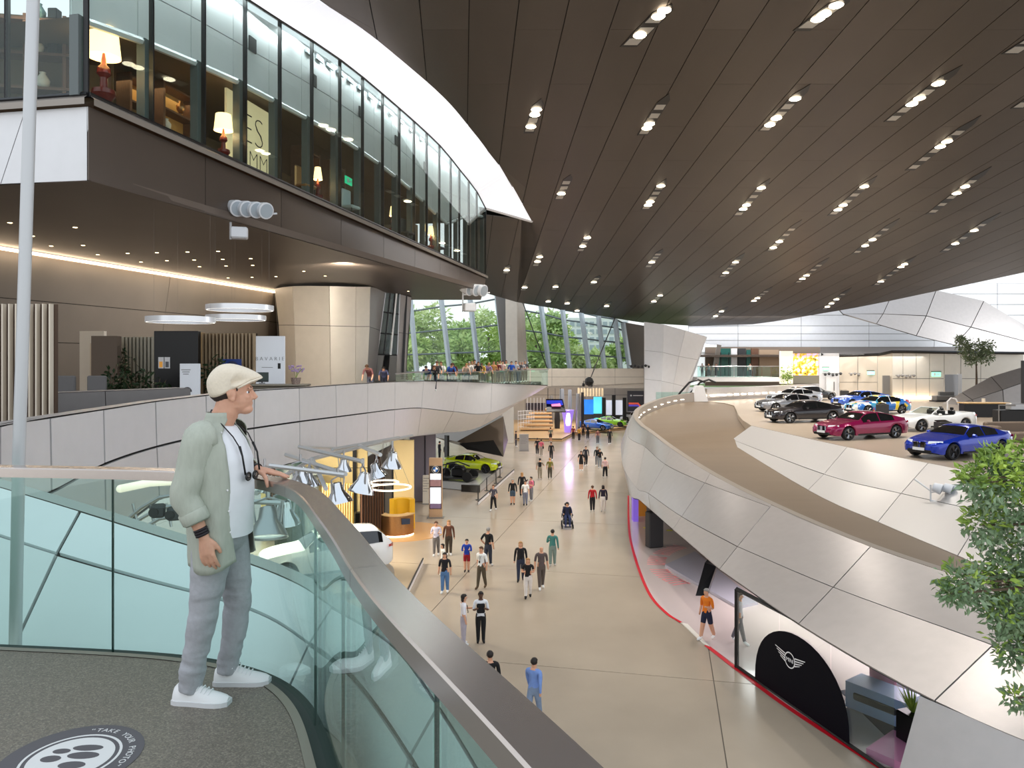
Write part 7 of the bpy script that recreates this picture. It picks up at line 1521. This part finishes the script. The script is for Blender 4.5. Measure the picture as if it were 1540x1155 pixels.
def _bl():
    n = pm.node_tree; b = n.nodes['Principled BSDF']; tc_ = n.nodes.new('ShaderNodeTexCoord'); ns = n.nodes.new('ShaderNodeTexNoise'); ns.inputs['Scale'].default_value = 2.2; ns.inputs['Detail'].default_value = 6
    n.links.new(tc_.outputs['Object'], ns.inputs['Vector']); r = n.nodes.new('ShaderNodeValToRGB'); e = r.color_ramp.elements
    e[0].position = .34; e[0].color = lin((70, 60, 30)); e[1].position = .75; e[1].color = lin((255, 246, 250))
    for p_, c_ in ((.42, (214, 160, 30)), (.5, (240, 200, 90)), (.58, (240, 180, 220))): x = e.new(p_); x.color = lin(c_)
    n.links.new(ns.outputs[0], r.inputs[0]); n.links.new(r.outputs[0], b.inputs['Base Color']); n.links.new(r.outputs[0], b.inputs['Emission Color']); b.inputs['Emission Strength'].default_value = .5
_bl(); mb.build('lightbox', pm, t)
mb = MB(); mb.box((0, .1, -h_/2-.5), (w_, .5, 1.0)); mb.build('planter_wall', mat('planter_grey', (112, 108, 96), .6), t)
# curved low wall with lights on the far side of the platform, and escalator newel
cw = empty('platform_curb', label='low curved grey wall with small lights at the far side of the platform', cat='parapet', kind='structure')
cp_ = [PZ(x, y, PZ0) for x, y in ((1062, 603), (1085, 601.5), (1125, 599.5), (1170, 597), (1232, 593))]
cq = [curve_at(cp_, k/4) for k in range(17)]
mb = MB(); mb.loft([cq, [p+V((0, 0, .25)) for p in cq], [p+V((0, -.3, .3)) for p in cq], [p+V((0, -.3, 1.25)) for p in cq], [p+V((0, .4, 1.3)) for p in cq], [p+V((0, .5, 0)) for p in cq]], False); mb.build('wall', M_CLAD, cw, smooth=20)
for k in range(1, 16, 1):
    mb = MB(); mb.box(cq[k]+V((0, -.32, .55)), (.9, .08, .14)); mb.build('curb_light', glow, cw)
es = empty('escalator', PZ(1052, 604, PZ0), 0, 'escalator head with black handrail and white newel behind the ramp end', 'escalator')
mb = MB(); mb.loft([[V((-.9, 0, 0)), V((.9, 0, 0)), V((.9, 1, 0)), V((-.9, 1, 0))], [V((-.3, 0, 1.6)), V((.4, 0, 1.6)), V((.4, 1, 1.6)), V((-.3, 1, 1.6))]], True, True); mb.build('newel', M_WHITE, es)
for dx in (0, -1.1):
    mb = MB(); mb.tube([V((dx-1.6, 1, -.6)), V((dx-.6, 1, .9)), V((dx+.3, 1, 1.9)), V((dx+1.2, 1, 2.2)), V((dx+1.9, 1, 1.9))], .11, 6); mb.build('handrail', M_BLACK, es, smooth=True)
mb = MB(); mb.box((-2, 1.5, .3), (4.2, .1, 1.2)); mb.build('side_glass', M_GLASS, es)
# counter, sofa, appliance, screens and small tree at the right
t = empty('black_counter', PZ(1475, 627, PZ0), -.05, 'long black counter in front of the grey stair flank', 'counter'); w_ = 56/F*54
mb = MB(); mb.bbox((.2, 0, .5), (w_+.4, .8, 1.0), 0, .02); mb.build('body', M_BLACK, t); mb = MB(); mb.bbox((.2, 0, 1.04), (w_+.6, .95, .08), 0, .02); mb.build('top', M_WOOD, t); mb = MB(); mb.lathe((.2, 0, 1.08), [(.12, 0), (.12, .3)], 12); mb.build('cup_holder', M_OFFW, t)
t = empty('sofa', PZ(1530, 664, PZ0), .1, 'brown-grey sofa at the edge of the frame behind the deep blue coupe', 'sofa'); sm_ = mat('sofa_brown', (118, 102, 88), .7)
mb = MB(); mb.bbox((0, 0, .3), (3.0, 1.0, .4), 0, .06); mb.build('seat', sm_, t); mb = MB(); mb.bbox((0, .45, .65), (3.0, .3, .7), 0, .06); mb.build('backrest', sm_, t); mb = MB(); mb.bbox((-1.4, 0, .5), (.3, 1.0, .7), 0, .06); mb.build('armrest', sm_, t)
t = empty('coffee_bar', PZ(1522, 646, PZ0), 0, 'black coffee bar with machines at the edge of the frame', 'bar'); mb = MB(); mb.bbox((0, 0, .6), (1.9, .8, 1.2), 0, .03); mb.build('body', M_BLACK, t); mb = MB(); mb.bbox((.2, 0, 1.4), (.9, .5, .4), 0, .04); mb.build('machine', M_STEEL, t); mb = MB(); mb.tube([V((-1.0, -.3, 0)), V((-1.0, -.3, 1.5)), V((0, -.3, 1.5))], .05, 4); mb.build('frame', M_GREY, t)
t = empty('mast_post', PZ(1538, 640, PZ0), 0, 'dark vertical post at the right edge of the platform', 'post'); mb = MB(); mb.tube([V((0, 0, 0)), V((0, 0, 4.2))], .1, 8); mb.build('shaft', M_CHAR, t)
mb = MB(); a, b = PZ(1457, 637, PZ0+.02), PZ(1500, 650, PZ0+.02); mb.slab([a, b, b+V((0, .4, 0)), a+V((0, .4, 0))], n=V((0, 0, -.02))); tag(fixn(mb.build('yellow_strip', mat('strip_yellow', (206, 176, 60), .5), None)), 'yellow floor strip behind the white convertible', 'floor strip')
t = empty('metal_screen', (G(1430, 76), 76, PZ0), 0, 'brushed metal screen above the grey stone bench', 'screen'); mb = MB(); mb.box((0, 0, 1.6), (20/F*76, .2, 2.2)); mb.build('panel', M_STEEL, t); mb = MB(); mb.box((.9, 0, 1.75), (.4, .2, 2.0)); mb.build('white_edge', M_WHITE, t); mb = MB(); mb.box((0, .1, .25), (1.0, .3, .5)); mb.build('base', M_GREY, t)
t = empty('stone_bench', (G(1421, 74), 74, PZ0), 0, 'grey stone bench block below the metal screen', 'bench'); mb = MB(); mb.bbox((0, 0, .35), (2.2, 1, .5), 0, .05); mb.bbox((.3, .3, .75), (1.5, .4, .5), 0, .05); mb.build('block', M_GREY, t); mb = MB(); mb.box((0, 0, .06), (2.5, 1.2, .12)); mb.build('base', M_CHAR, t)
mb = MB(); q = PZ(1432, 616, PZ0); mb.tube([q+V((-.4, 0, 0)), q+V((-.4, 0, .7)), q+V((-.1, 0, 1.0)), q+V((.3, 0, .9)), q+V((.8, 0, 0))], .06, 6); tag(mb.build('hoop_barrier', M_WHITE, None), 'white hoop barrier before the grey stair flank', 'barrier')
for i, (px, py, D, lb) in enumerate(((1157, 630, 46.5, 'small black info stand beside the graphite saloon'), (1308, 615, 60, 'dark square info stand in front of the pale violet-blue saloon'), (1327, 622, 53.5, 'dark square info stand in front of the patchwork saloon'), (1270, 596, 78, 'dark cube stool by the warm rear wall'), (1418, 655, 40.2, 'grey info block between the convertible and the deep blue coupe'))):
    if i == 0: continue
    q = PZ(px, py+4, PZ0); t = empty('info_stand', q, .3, lb, 'stand'); mb = MB(); mb.bbox((0, 0, .45), (.8, .5, .9), 0, .03); mb.build('body', M_CHAR, t); mb = MB(); mb.slab([V((-.38, -.26, .86)), V((.38, -.26, .86)), V((.38, .2, .98)), V((-.38, .2, .98))], .03); mb.build('top_plate', M_BLACKG, t)
t = empty('tree', PZ(1468, 604, PZ0), 0, 'small grey-green tree before the rear wall', 'tree'); mb = MB(); mb.tube([V((0, 0, 0)), V((.05, 0, 2.2)), V((0, 0, 4.6))], [.13, .1, .05], 8); mb.build('trunk', M_BARK, t)
mb = MB(); mb.bbox((0, 0, .2), (1, 1, .45), 0, .04); mb.build('planter', M_CHAR, t)
rv = random.Random(9); pts = []
for c_, r in (((0, 0, 5.2), 1.3), ((-1.2, 0, 5.6), .8), ((.9, 0, 5.5), .9), ((-.5, 0, 4.4), .8), ((1.0, 0, 4.5), .7), ((-1.6, 0, 6.3), .4)):
    for k in range(int(330*r)):
        v = V((rv.gauss(0, 1), rv.gauss(0, 1), rv.gauss(0, .8))).normalized(); pts.append((V(c_)+v*r*rv.uniform(.3, 1), v))
tag(leafmesh('foliage', pts, .3, rv).build('foliage', mat('leaf_grey', (120, 134, 100), .5, 0, .3, 2), t), kind='stuff')
# ------------------------------------------------------------------ outside: ground, trees and office block
og = MB(); og.slab([V((-140, 113, 1.0)), V((140, 113, 1.0)), V((220, 260, 1.0)), V((-220, 260, 1.0))], n=V((0, 0, -.3))); tag(og.build('ground_outside', mat('lawn', (96, 122, 62), .9, 0, .2, .5), None), 'green lawn outside the windows', 'ground', kind='structure')
ML = [mat('crown_%d' % i, c_, .6, 0, .3, .7, col2=c2) for i, (c_, c2) in enumerate((((164, 194, 110), (228, 240, 160)), ((180, 204, 134), (238, 244, 186)), ((146, 180, 108), (214, 230, 150))))]
rt_ = random.Random(21)
desc = ['at the left end', 'beside the first mullion', 'behind the second mullion', 'behind the third mullion', 'by the beige column', 'left in the right bay', 'in the middle of the right bay', 'low in the right bay', 'at the far right bay end', 'behind the tapered column', 'further back in the left bay', 'further back between the bays']
for i, (px, D, top, R) in enumerate(((612, 119, 468, 4.4), (650, 129, 452, 5.4), (692, 119, 470, 4.4), (735, 130, 446, 5.6), (768, 141, 470, 5.2), (806, 119, 462, 4.8), (843, 130, 478, 4.8), (884, 119, 520, 3.4), (930, 129, 506, 3.6), (575, 131, 460, 5), (696, 144, 452, 6), (800, 154, 462, 6))):
    x = G(px, D); zt = Zy(top, D); t = empty('tree', (x, D, 1.0), 0, 'leafy green tree outside the windows, %s' % desc[i], 'tree')
    mb = MB(); mb.tube([V((0, 0, 0)), V((0, 0, zt*.6))], [.3, .18], 7); mb.build('trunk', M_BARK, t)
    pts = []
    for k in range(9):
        c_ = V((rt_.uniform(-.7, .7)*R, rt_.uniform(-.5, .5)*R, rt_.uniform(.2, .86)*(zt-1))); r = R*rt_.uniform(.3, .5)
        for j in range(230):
            v = V((rt_.gauss(0, 1), rt_.gauss(0, 1), rt_.gauss(0, .9))).normalized(); pts.append((c_+v*r*rt_.uniform(.5, 1), v))
    tag(leafmesh('foliage', pts, 1.15, rt_).build('foliage', ML[i % 3], t), kind='stuff')
t = empty('office_block', (G(900, 190), 190, 1), 0, 'white office block with rows of windows outside the right bay', 'building'); zt = Zy(478, 190)-1
w_ = 90/F*190; mb = MB(); mb.box((0, 4, zt/2), (w_, 8, zt)); mb.build('facade', mat('office_white', (246, 247, 246), .6), t)
me = None
for r in range(5):
    for k in range(9):
        if me is None: mb = MB(); mb.box((0, 0, 0), (1.1, .2, 1.2)); me = mb.mesh('window'); me.materials.append(mat('office_glass', (186, 196, 206), .2))
        o = link('window', me, None, t); o.location = ((k-4)*1.7, -.05, zt-1.6-2.0*r)
# ------------------------------------------------------------------ the person in the flat cap at the handrail
MR = V((-1.58, 3.95, TZ)); MA = math.radians(-4)
man = empty('person', MR, MA, 'person in beige flat cap and sage green shirt leaning a hand on the handrail', 'person')
def L_(p): return Matrix.Rotation(-MA, 3, 'Z') @ (V(p)-MR)       # world -> figure space
SK = mat('skin_main', (210, 160, 134), .5, 0, .05, 30); SK.node_tree.nodes['Principled BSDF'].inputs['Subsurface Weight'].default_value = .08
SK.node_tree.nodes['Principled BSDF'].inputs['Subsurface Radius'].default_value = (.02, .008, .004)
def remesh(mb, name, m, vox, parent, smooth=6, disp=None):
    me = mb.mesh('tmp'); o = bpy.data.objects.new('tmp', me); COL.objects.link(o)
    r = o.modifiers.new('r', 'REMESH'); r.mode = 'VOXEL'; r.voxel_size = vox
    s = o.modifiers.new('s', 'SMOOTH'); s.iterations = smooth; s.factor = .5
    dg = bpy.context.evaluated_depsgraph_get(); dg.update(); out = bpy.data.meshes.new_from_object(o.evaluated_get(dg)); bpy.data.objects.remove(o); bpy.data.meshes.remove(me)
    if disp:
        n = out.vertices
        for v in n: v.co += v.normal*disp(v.co)
    out.polygons.foreach_set('use_smooth', [True]*len(out.polygons)); out.name = name
    return link(name, out, m, parent)
HY_ = Matrix.Rotation(math.radians(21), 3, 'Z'); HC = V((.03, 0, 0))
def H_(x, y, z): return HY_ @ (V((x, y, z))-HC)+HC
mb = MB()
def hb(c, r, n=14): mb.ball(H_(*c), r, n, HY_)
hb((.062, 0, 1.652), (.100, .078, .098), 20); hb((.098, 0, 1.595), (.074, .064, .082), 18); hb((.135, 0, 1.538), (.040, .040, .028)); hb((.088, 0, 1.558), (.062, .060, .034))
hb((.152, 0, 1.652), (.022, .056, .016)); hb((.128, .030, 1.604), (.034, .026, .026)); hb((.128, -.030, 1.604), (.034, .026, .026))
mb.tube([H_(.158, 0, 1.648), H_(.176, 0, 1.622), H_(.189, 0, 1.603), H_(.176, 0, 1.594)], [.009, .011, .013, .011], 8); hb((.174, .011, 1.598), (.011, .008, .008), 8); hb((.174, -.011, 1.598), (.011, .008, .008), 8)
hb((.160, 0, 1.571), (.015, .024, .007), 10); hb((.158, 0, 1.559), (.014, .021, .007), 10)
for s in (-1, 1):
    hb((.070, s*.083, 1.622), (.024, .010, .036), 12); hb((.060, s*.091, 1.632), (.018, .008, .024), 10); hb((.076, s*.086, 1.596), (.013, .009, .015), 8)
mb.tube([V((-.02, 0, 1.38)), V((.008, 0, 1.47)), V((.04, 0, 1.535)), V((.055, 0, 1.60))], [.085, .068, .064, .060], 16)
hb((.088, 0, 1.50), (.010, .012, .016), 8)
# trunk and legs (under the clothes), one continuous surface after the remesh
def ringloft(tab, n=20): mb.loft([[V((x+a*math.cos(2*math.pi*k/n), b*math.sin(2*math.pi*k/n), z)) for k in range(n)] for z, x, a, b in tab], True, True)
ringloft([(.84, -.02, .10, .14), (.95, -.02, .11, .145), (1.1, -.025, .115, .15), (1.25, -.03, .12, .165), (1.36, -.03, .10, .17), (1.42, -.025, .07, .12), (1.46, -.01, .06, .07)])
RLEG = [V((.0, -.085, .90)), V((-.005, -.095, .72)), V((-.036, -.10, .48)), V((-.082, -.10, .25)), V((-.114, -.10, .07))]
LLEG = [V((.0, .085, .90)), V((.022, .10, .70)), V((.046, .12, .49)), V((.012, .13, .25)), V((-.022, .13, .07))]
for lg_ in (RLEG, LLEG): mb.tube(lg_, [.085, .075, .055, .048, .036], 12)
S_R, E_R, W_R = V((-.018, -.175, 1.395)), V((-.062, -.245, 1.12)), V((.028, -.225, .900))
S_L, E_L, W_L = V((-.015, .175, 1.395)), V((-.065, .345, 1.165)), L_((-1.436, 4.135, 8.878))
mb.tube([V((-.04, -.06, 1.37)), S_R, S_R.lerp(E_R, .5), E_R, E_R.lerp(W_R, .35), E_R.lerp(W_R, .8), W_R], [.06, .056, .048, .042, .043, .031, .026], 12)
mb.tube([V((-.03, .06, 1.37)), S_L, S_L.lerp(E_L, .5), E_L, E_L.lerp(W_L, .35), E_L.lerp(W_L, .8), W_L], [.06, .056, .048, .042, .042, .030, .026], 12)
# right hand, hanging, relaxed: palm, four fingers, thumb
d = V((.20, .02, -.98)).normalized(); f = V((.97, -.08, .2)).normalized(); inn = V((.05, 1, .05)).normalized()
def rh(a, b, c): return W_R+d*a+f*b+inn*c
mb.loft([[rh(a, w*math.cos(t), th*math.sin(t)) for t in [2*math.pi*k/12 for k in range(12)]] for a, w, th in ((-.01, .027, .024), (.02, .032, .021), (.055, .042, .020), (.085, .045, .018), (.098, .040, .012))], True, True)
for b, l, cu in ((.034, .074, .030), (.012, .083, .034), (-.011, .076, .036), (-.032, .060, .034)):
    mb.tube([rh(.075, b*.9, 0), rh(.095, b, -.004), rh(.095+l*.42, b*1.06, .004), rh(.095+l*.75, b*1.06, cu*.55), rh(.095+l*.97, b*1.04, cu)], [.0105, .0105, .0098, .0088, .0066], 9)
mb.tube([rh(.018, .024, .004), rh(.045, .044, .012), rh(.075, .055, .022), rh(.098, .056, .030)], [.014, .0135, .0115, .0085], 9)
# left hand on the handrail
def lw(x, y, z): return L_((x, y, z))
WL = V((-1.436, 4.135, 8.878))
fd = V((.93, .20, 0)).normalized(); sd = V((.20, -.95, 0)).normalized()    # fingers' direction, index side (towards the viewer)
def lh(a, b, c): q = WL+fd*a+sd*b; q.z = 8.82+c; return L_(q)
mb.loft([[lh(a, w*math.cos(t), h+th*math.sin(t)) for t in [2*math.pi*k/12 for k in range(12)]] for a, w, th, h in ((-.012, .026, .022, .058), (.02, .033, .02, .052), (.055, .042, .019, .044), (.085, .044, .017, .036), (.098, .038, .012, .030))], True, True)
for b, l in ((.033, .072), (.011, .082), (-.012, .076), (-.033, .060)):
    mb.tube([lh(.07, b*.9, .036), lh(.092, b, .034), lh(.092+l*.45, b*1.06, .026), lh(.092+l*.8, b*1.08, .013), lh(.092+l*1.0, b*1.08, .009)], [.0105, .0108, .0098, .0088, .0068], 9)
mb.tube([lh(.012, .022, .046), lh(.036, .050, .034), lh(.052, .074, .014), lh(.060, .088, -.016), lh(.064, .092, -.034)], [.014, .0135, .012, .0108, .008], 9)
remesh(mb, 'body', SK, .0042, man, 5)
# eyes and eyebrow
for s in (-1, 1):
    mb = MB(); mb.ball(H_(.143, s*.031, 1.631), .0120, 10); e_ = mb.build('eye', M_WHITE, man, smooth=True)
    mb = MB(); mb.ball(H_(.1512, s*.033, 1.631), .0068, 8); mb.build('iris', mat('iris_dark', (40, 30, 24), .2), e_, smooth=True)
    mb = MB(); mb.tube([H_(.166, s*.014, 1.653), H_(.164, s*.034, 1.658), H_(.150, s*.052, 1.652)], [.004, .005, .003], 6); mb.build('eyebrow', HAIRC['dark'], man, smooth=True)
# hair below the cap
mb = MB(); mb.ball(H_(.030, 0, 1.632), (.082, .082, .062), 18, HY_)
for v in mb.v:
    q = HY_.inverted() @ (v-HC)+HC
    if q.x > .075: v += HY_ @ V((.075-q.x, 0, max(0, 1.63-q.z)*.6))
mb.ball(H_(.094, -.066, 1.655), (.010, .010, .022), 8, HY_); mb.ball(H_(.094, .066, 1.655), (.010, .010, .022), 8, HY_)
mb.build('hair', mat('hair_main', (48, 38, 34), .7, 0, .2, 60), man, smooth=True)
# flat cap
oc = [(-.060, 1.655), (-.048, 1.615), (-.020, 1.600), (.035, 1.618), (.090, 1.646), (.140, 1.668), (.180, 1.683), (.212, 1.702), (.220, 1.714), (.208, 1.727), (.170, 1.750), (.115, 1.773), (.055, 1.786), (.0, 1.775), (-.040, 1.738), (-.060, 1.695)]
cu = [curve_at([V((x, 0, z)) for x, z in oc+[oc[0]]], k/3) for k in range(3*len(oc))]
rings = []
for k in range(17):
    s = -1+2*k/16; s_ = math.sin(s*math.pi/2); w = math.cos(s*math.pi/2)**.55 if abs(s) < 1 else .02
    rings.append([H_(.065+(p.x-.065)*(w if p.x < .1 else w*(1-.16*abs(s_)*max(0, (p.x-.1)/.12))), s_*.098*(1 if p.x < .12 else 1-.25*(p.x-.12)/.1), 1.672+(p.z-1.672)*(.25+.75*w)) for p in cu])
mb = MB(); mb.loft(rings, True, True); CAPM = mat('cap_beige', (226, 214, 194), .85, 0, .04, 80, bump=.15)
cp_o = fixn(mb.build('cap', CAPM, man, smooth=True))
mb = MB(); mb.tube([H_(.10, -.092, 1.655), H_(.165, -.075, 1.690), H_(.213, -.03, 1.706), H_(.219, 0, 1.710), H_(.213, .03, 1.706), H_(.165, .075, 1.690), H_(.10, .092, 1.655)], .0055, 6); mb.build('brim_edge', CAPM, cp_o, smooth=True)
# shirt: open front shell with sleeves and stand collar
SHM = mat('shirt_sage', (176, 181, 168), .9, 0, .05, 50, bump=.25, stretch=(1, 1, .25)); TEE = mat('tee_white', (232, 234, 238), .85, 0, .02, 20)
TAB = [(0.735, 0.018, 0.15, 0.205), (0.8, 0.015, 0.152, 0.207), (0.9, 0.012, 0.152, 0.207), (1.0, 0.006, 0.156, 0.207), (1.1, 0.0, 0.162, 0.211), (1.2, -0.002, 0.164, 0.216), (1.29, -0.004, 0.156, 0.22), (1.355, -0.006, 0.143, 0.214), (1.4, -0.014, 0.118, 0.19), (1.435, -0.007, 0.095, 0.148), (1.462, -0.006, 0.08, 0.103), (1.485, 0.004, 0.074, 0.083), (1.525, 0.012, 0.072, 0.08)]
OPEN = [(.735, 32), (.9, 37), (1.1, 40), (1.3, 42), (1.4, 42), (1.46, 36), (1.525, 28)]
def fold(p, ang): return .010*noise.noise(V((ang*2.2, p.z*2.2, 1)))+.007*noise.noise(V((ang*6, p.z*2.5+ang, 4)))+.004*noise.noise(V((ang*5, p.z*16, 8)))+.003*math.sin(ang*9+p.z*6)
mb = MB(); rings = []; NS = 46
zs = [.735+(1.525-.735)*k/34 for k in range(35)]
for z in zs:
    xc = sinterp([(t[0], t[1]) for t in TAB], z); a = sinterp([(t[0], t[2]) for t in TAB], z); b = sinterp([(t[0], t[3]) for t in TAB], z); op = math.radians(interp(OPEN, z)); r = []
    for k in range(NS+1):
        th = op+(2*math.pi-2*op)*k/NS; f_ = fold(V((0, 0, z)), th)*(1 if z < 1.42 else .3); hem = 0
        if z < .80: hem = .035*math.cos(2*th)*(.80-z)/.065
        r.append(V((xc+(a+f_)*math.cos(th), (b+f_)*math.sin(th), z+hem)))
    rings.append(r)
mb.loft(rings, False)
sh = mb.build('shirt', SHM, man, smooth=True); so_ = sh.modifiers.new('s', 'SOLIDIFY'); so_.thickness = .005; so_.offset = 0
def sleeve(S, E_, W_, cu_t, nm):
    m2 = MB(); c = E_.lerp(W_, cu_t); path = [S+V((.03, -.05 if S.y > 0 else .05, .015)), S, S.lerp(E_, .33), S.lerp(E_, .66), E_, E_.lerp(W_, cu_t*.6), c]
    P_ = [curve_at(path, k/4) for k in range(25)]; rad = [sinterp([(0, .074), (1, .078), (2, .073), (3, .068), (4, .064), (5, .060), (6, .056)], k/4) for k in range(25)]
    m2.tube(P_, rad, 20, caps=False)
    for v in m2.v: v += (v-c).normalized()*0+V((noise.noise(v*9+V((3, 1, 2))), noise.noise(v*9+V((7, 1, 5))), noise.noise(v*11)))*.011+V((noise.noise(V((v.x*8, v.y*8, v.z*26))), 0, 0))*.006
    o = m2.build(nm, SHM, sh, smooth=True); q = o.modifiers.new('s', 'SOLIDIFY'); q.thickness = .004
    m2 = MB(); dd = (W_-E_).normalized(); m2.tube([c-dd*.032, c-dd*.025, c+dd*.022, c+dd*.03], [.058, .0645, .064, .056], 20, caps=False)
    for v in m2.v: v += V((noise.noise(v*14), noise.noise(v*14+V((5, 5, 5))), noise.noise(v*16+V((9, 9, 9)))))*.005
    o = m2.build('cuff', SHM, sh, smooth=True); q = o.modifiers.new('s', 'SOLIDIFY'); q.thickness = .006
sleeve(S_R+V((0, -.015, 0)), E_R, W_R, .5, 'sleeve'); sleeve(S_L, E_L, W_L, .45, 'sleeve')
for z in (1.425, 1.13, 1.02, .91):
    op = math.radians(interp(OPEN, z)); xc = sinterp([(t[0], t[1]) for t in TAB], z); a = sinterp([(t[0], t[2]) for t in TAB], z); b = sinterp([(t[0], t[3]) for t in TAB], z)
    mb = MB(); mb.ball(V((xc+(a+.007)*math.cos(op+.09), -(b+.007)*math.sin(op+.09), z)), .0055, 8); mb.build('button', M_WHITE, sh)
mb = MB(); rings = []
for z in [.885+(1.47-.885)*k/24 for k in range(25)]:
    xc, a, b = interp([(.885, .018), (1.1, .018), (1.3, .012), (1.40, .006), (1.47, .008)], z), interp([(.885, .150), (1.1, .158), (1.28, .155), (1.38, .118), (1.43, .086), (1.47, .066)], z), interp([(.885, .182), (1.1, .188), (1.28, .19), (1.38, .16), (1.43, .11), (1.47, .072)], z)
    rings.append([V((xc+(a+.004*noise.noise(V((t*2, z*5, 2))))*math.cos(t), b*math.sin(t), z-(.02 if z > 1.45 else 0)*math.cos(t)-(.015*math.cos(t) if z < .9 else 0))) for t in [2*math.pi*k/36 for k in range(36)]])
mb.loft(rings, True); mb.build('tee', TEE, man, smooth=True)
# trousers
JM = mat('jeans_grey', (172, 173, 178), .85, 0, .06, 40, bump=.15)
mb = MB(); mb.ball(V((.0, 0, .86)), (.138, .178, .115), 20); mb.loft([[V((.002+.134*math.cos(t), .172*math.sin(t), z)) for t in [2*math.pi*k/20 for k in range(20)]] for z in (.84, .93)], True, True)
for lg_ in (RLEG, LLEG):
    p = [curve_at(lg_, k/4) for k in range(17)]; p[-1].z = .062
    mb.tube(p, [sinterp([(0, .112), (1, .098), (2, .076), (3, .068), (4, .062)], k/4) for k in range(17)], 18)
def jf(c): 
    k = 1 if c.z < .6 else .5
    return .010*k*noise.noise(V((c.x*9, c.y*9, c.z*14)))-.009*k*abs(noise.noise(V((c.x*7+c.z*5, c.y*7, c.z*19))))*(1.3 if c.z < .28 or .42 < c.z < .56 else .5)
remesh(mb, 'trousers', JM, .010, man, 3, jf)
# shoes
SHW = mat('shoe_white', (236, 236, 236), .45); SOL = mat('sole_white', (222, 222, 224), .6)
def shoe(heel, yaw, nm):
    t = bpy.data.objects.new(nm, None)
    R = Matrix.Rotation(yaw, 3, 'Z')
    def Q(x, y, z): return V(heel)+R @ V((x, y, z))
    prof = [(-.008, .032, .082), (.010, .042, .100), (.045, .045, .104), (.08, .045, .108), (.115, .046, .100), (.15, .049, .084), (.19, .052, .070), (.235, .051, .060), (.268, .042, .051), (.290, .024, .040)]
    mb = MB(); rings = []
    for x, w, h in prof:
        rings.append([Q(x, w*math.cos(a)*(1 if math.sin(a) < .1 else .6+.4*abs(math.cos(a))), .014+max(0, (h-.014)*(math.sin(a) if math.sin(a) > 0 else 0))) for a in [math.pi*k/12 for k in range(13)]]+[Q(x, -w*.6, .014), Q(x, w*.6, .014)])
    mb.loft(rings, True, True); sh_ = fixn(mb.build(nm, SHW, man, smooth=50))
    mb = MB(); n = 10
    ol = [(x-(.004 if i == 0 else 0)+(.004 if i == 9 else 0), w+.004) for i, (x, w, h) in enumerate(prof)]; out = [(x, w) for x, w in ol]+[(x, -w) for x, w in ol[::-1]]
    mb.loft([[Q(x, y, 0) for x, y in out], [Q(x, y, .024) for x, y in out]], True, True); fixn(mb.build('sole', SOL, sh_))
    for k in range(5):
        x = .105+.021*k; h = sinterp([(p[0], p[2]) for p in prof], x)
        mb = MB(); mb.tube([Q(x, .03, h*.80), Q(x+.006, .012, h+.004), Q(x+.006, -.012, h+.004), Q(x, -.03, h*.80)], .0035, 5); mb.build('lace', M_WHITE, sh_)
    mb = MB(); mb.tube([Q(.10, .0, .110), Q(.09, -.02, .115), Q(.10, -.045, .098)], .003, 5); mb.tube([Q(.10, .0, .110), Q(.12, .025, .110), Q(.115, .047, .09)], .003, 5); tag(mb.build('lace_bow', M_WHITE, sh_), kind='stuff')
    bpy.data.objects.remove(t)
shoe((-.185, -.10, 0), math.radians(-2), 'shoe'); shoe((-.075, .125, 0), math.radians(6), 'shoe')
# bracelets, neck strap and hanging sunglasses
BL = mat('bracelet_black', (30, 22, 28), .5)
def band(c, ax, r, m_, nm, w=.009, n=3):
    mb = MB(); q = V(ax).to_track_quat('Z', 'Y').to_matrix()
    for k in range(n): mb.lathe(V(c)+V(ax).normalized()*(k-(n-1)/2)*w*1.7, [(r-.002, -w), (r+.004, -w*.6), (r+.004, w*.6), (r-.002, w)], 18, q, cap=False)
    mb.build(nm, m_, man, smooth=True)
band(E_R.lerp(W_R, .86), W_R-E_R, .031, BL, 'bracelet', .008, 3); band(E_L.lerp(W_L, .93), W_L-E_L, .029, M_BLACK, 'wrist_band', .010, 2)
mb = MB()
mb.tube([V((-.045, .0, 1.535)), V((-.02, -.068, 1.515)), V((.05, -.078, 1.465)), V((.115, -.085, 1.40)), V((.150, -.085, 1.345))], .0035, 6)
mb.tube([V((-.045, .0, 1.535)), V((-.02, .068, 1.515)), V((.05, .078, 1.465)), V((.14, .04, 1.41)), V((.178, .015, 1.36))], .0035, 6); st_ = mb.build('neck_strap', BL, man, smooth=True)
mb = MB(); mb.tube([V((.150, -.085, 1.350)), V((.168, -.09, 1.30)), V((.185, -.09, 1.20))], [.007, .005, .005], 6); mb.tube([V((.178, .015, 1.362)), V((.205, .01, 1.31)), V((.222, .0, 1.215))], [.007, .005, .005], 6)
for y0 in (-.07, -.012): mb.tube([V((.192+.012*(y0 > -.05), y0+.028*math.cos(a), 1.19+.02*math.sin(a))) for a in [2*math.pi*k/12 for k in range(13)]], .005, 6)
sg_ = mb.build('sunglasses', M_BLACK, man, smooth=True)
mb = MB()
for y0 in (-.07, -.012): mb.ball(V((.194+.012*(y0 > -.05), y0, 1.19)), (.004, .027, .019), 10)
mb.build('lens', M_BLACKG, sg_, smooth=True)
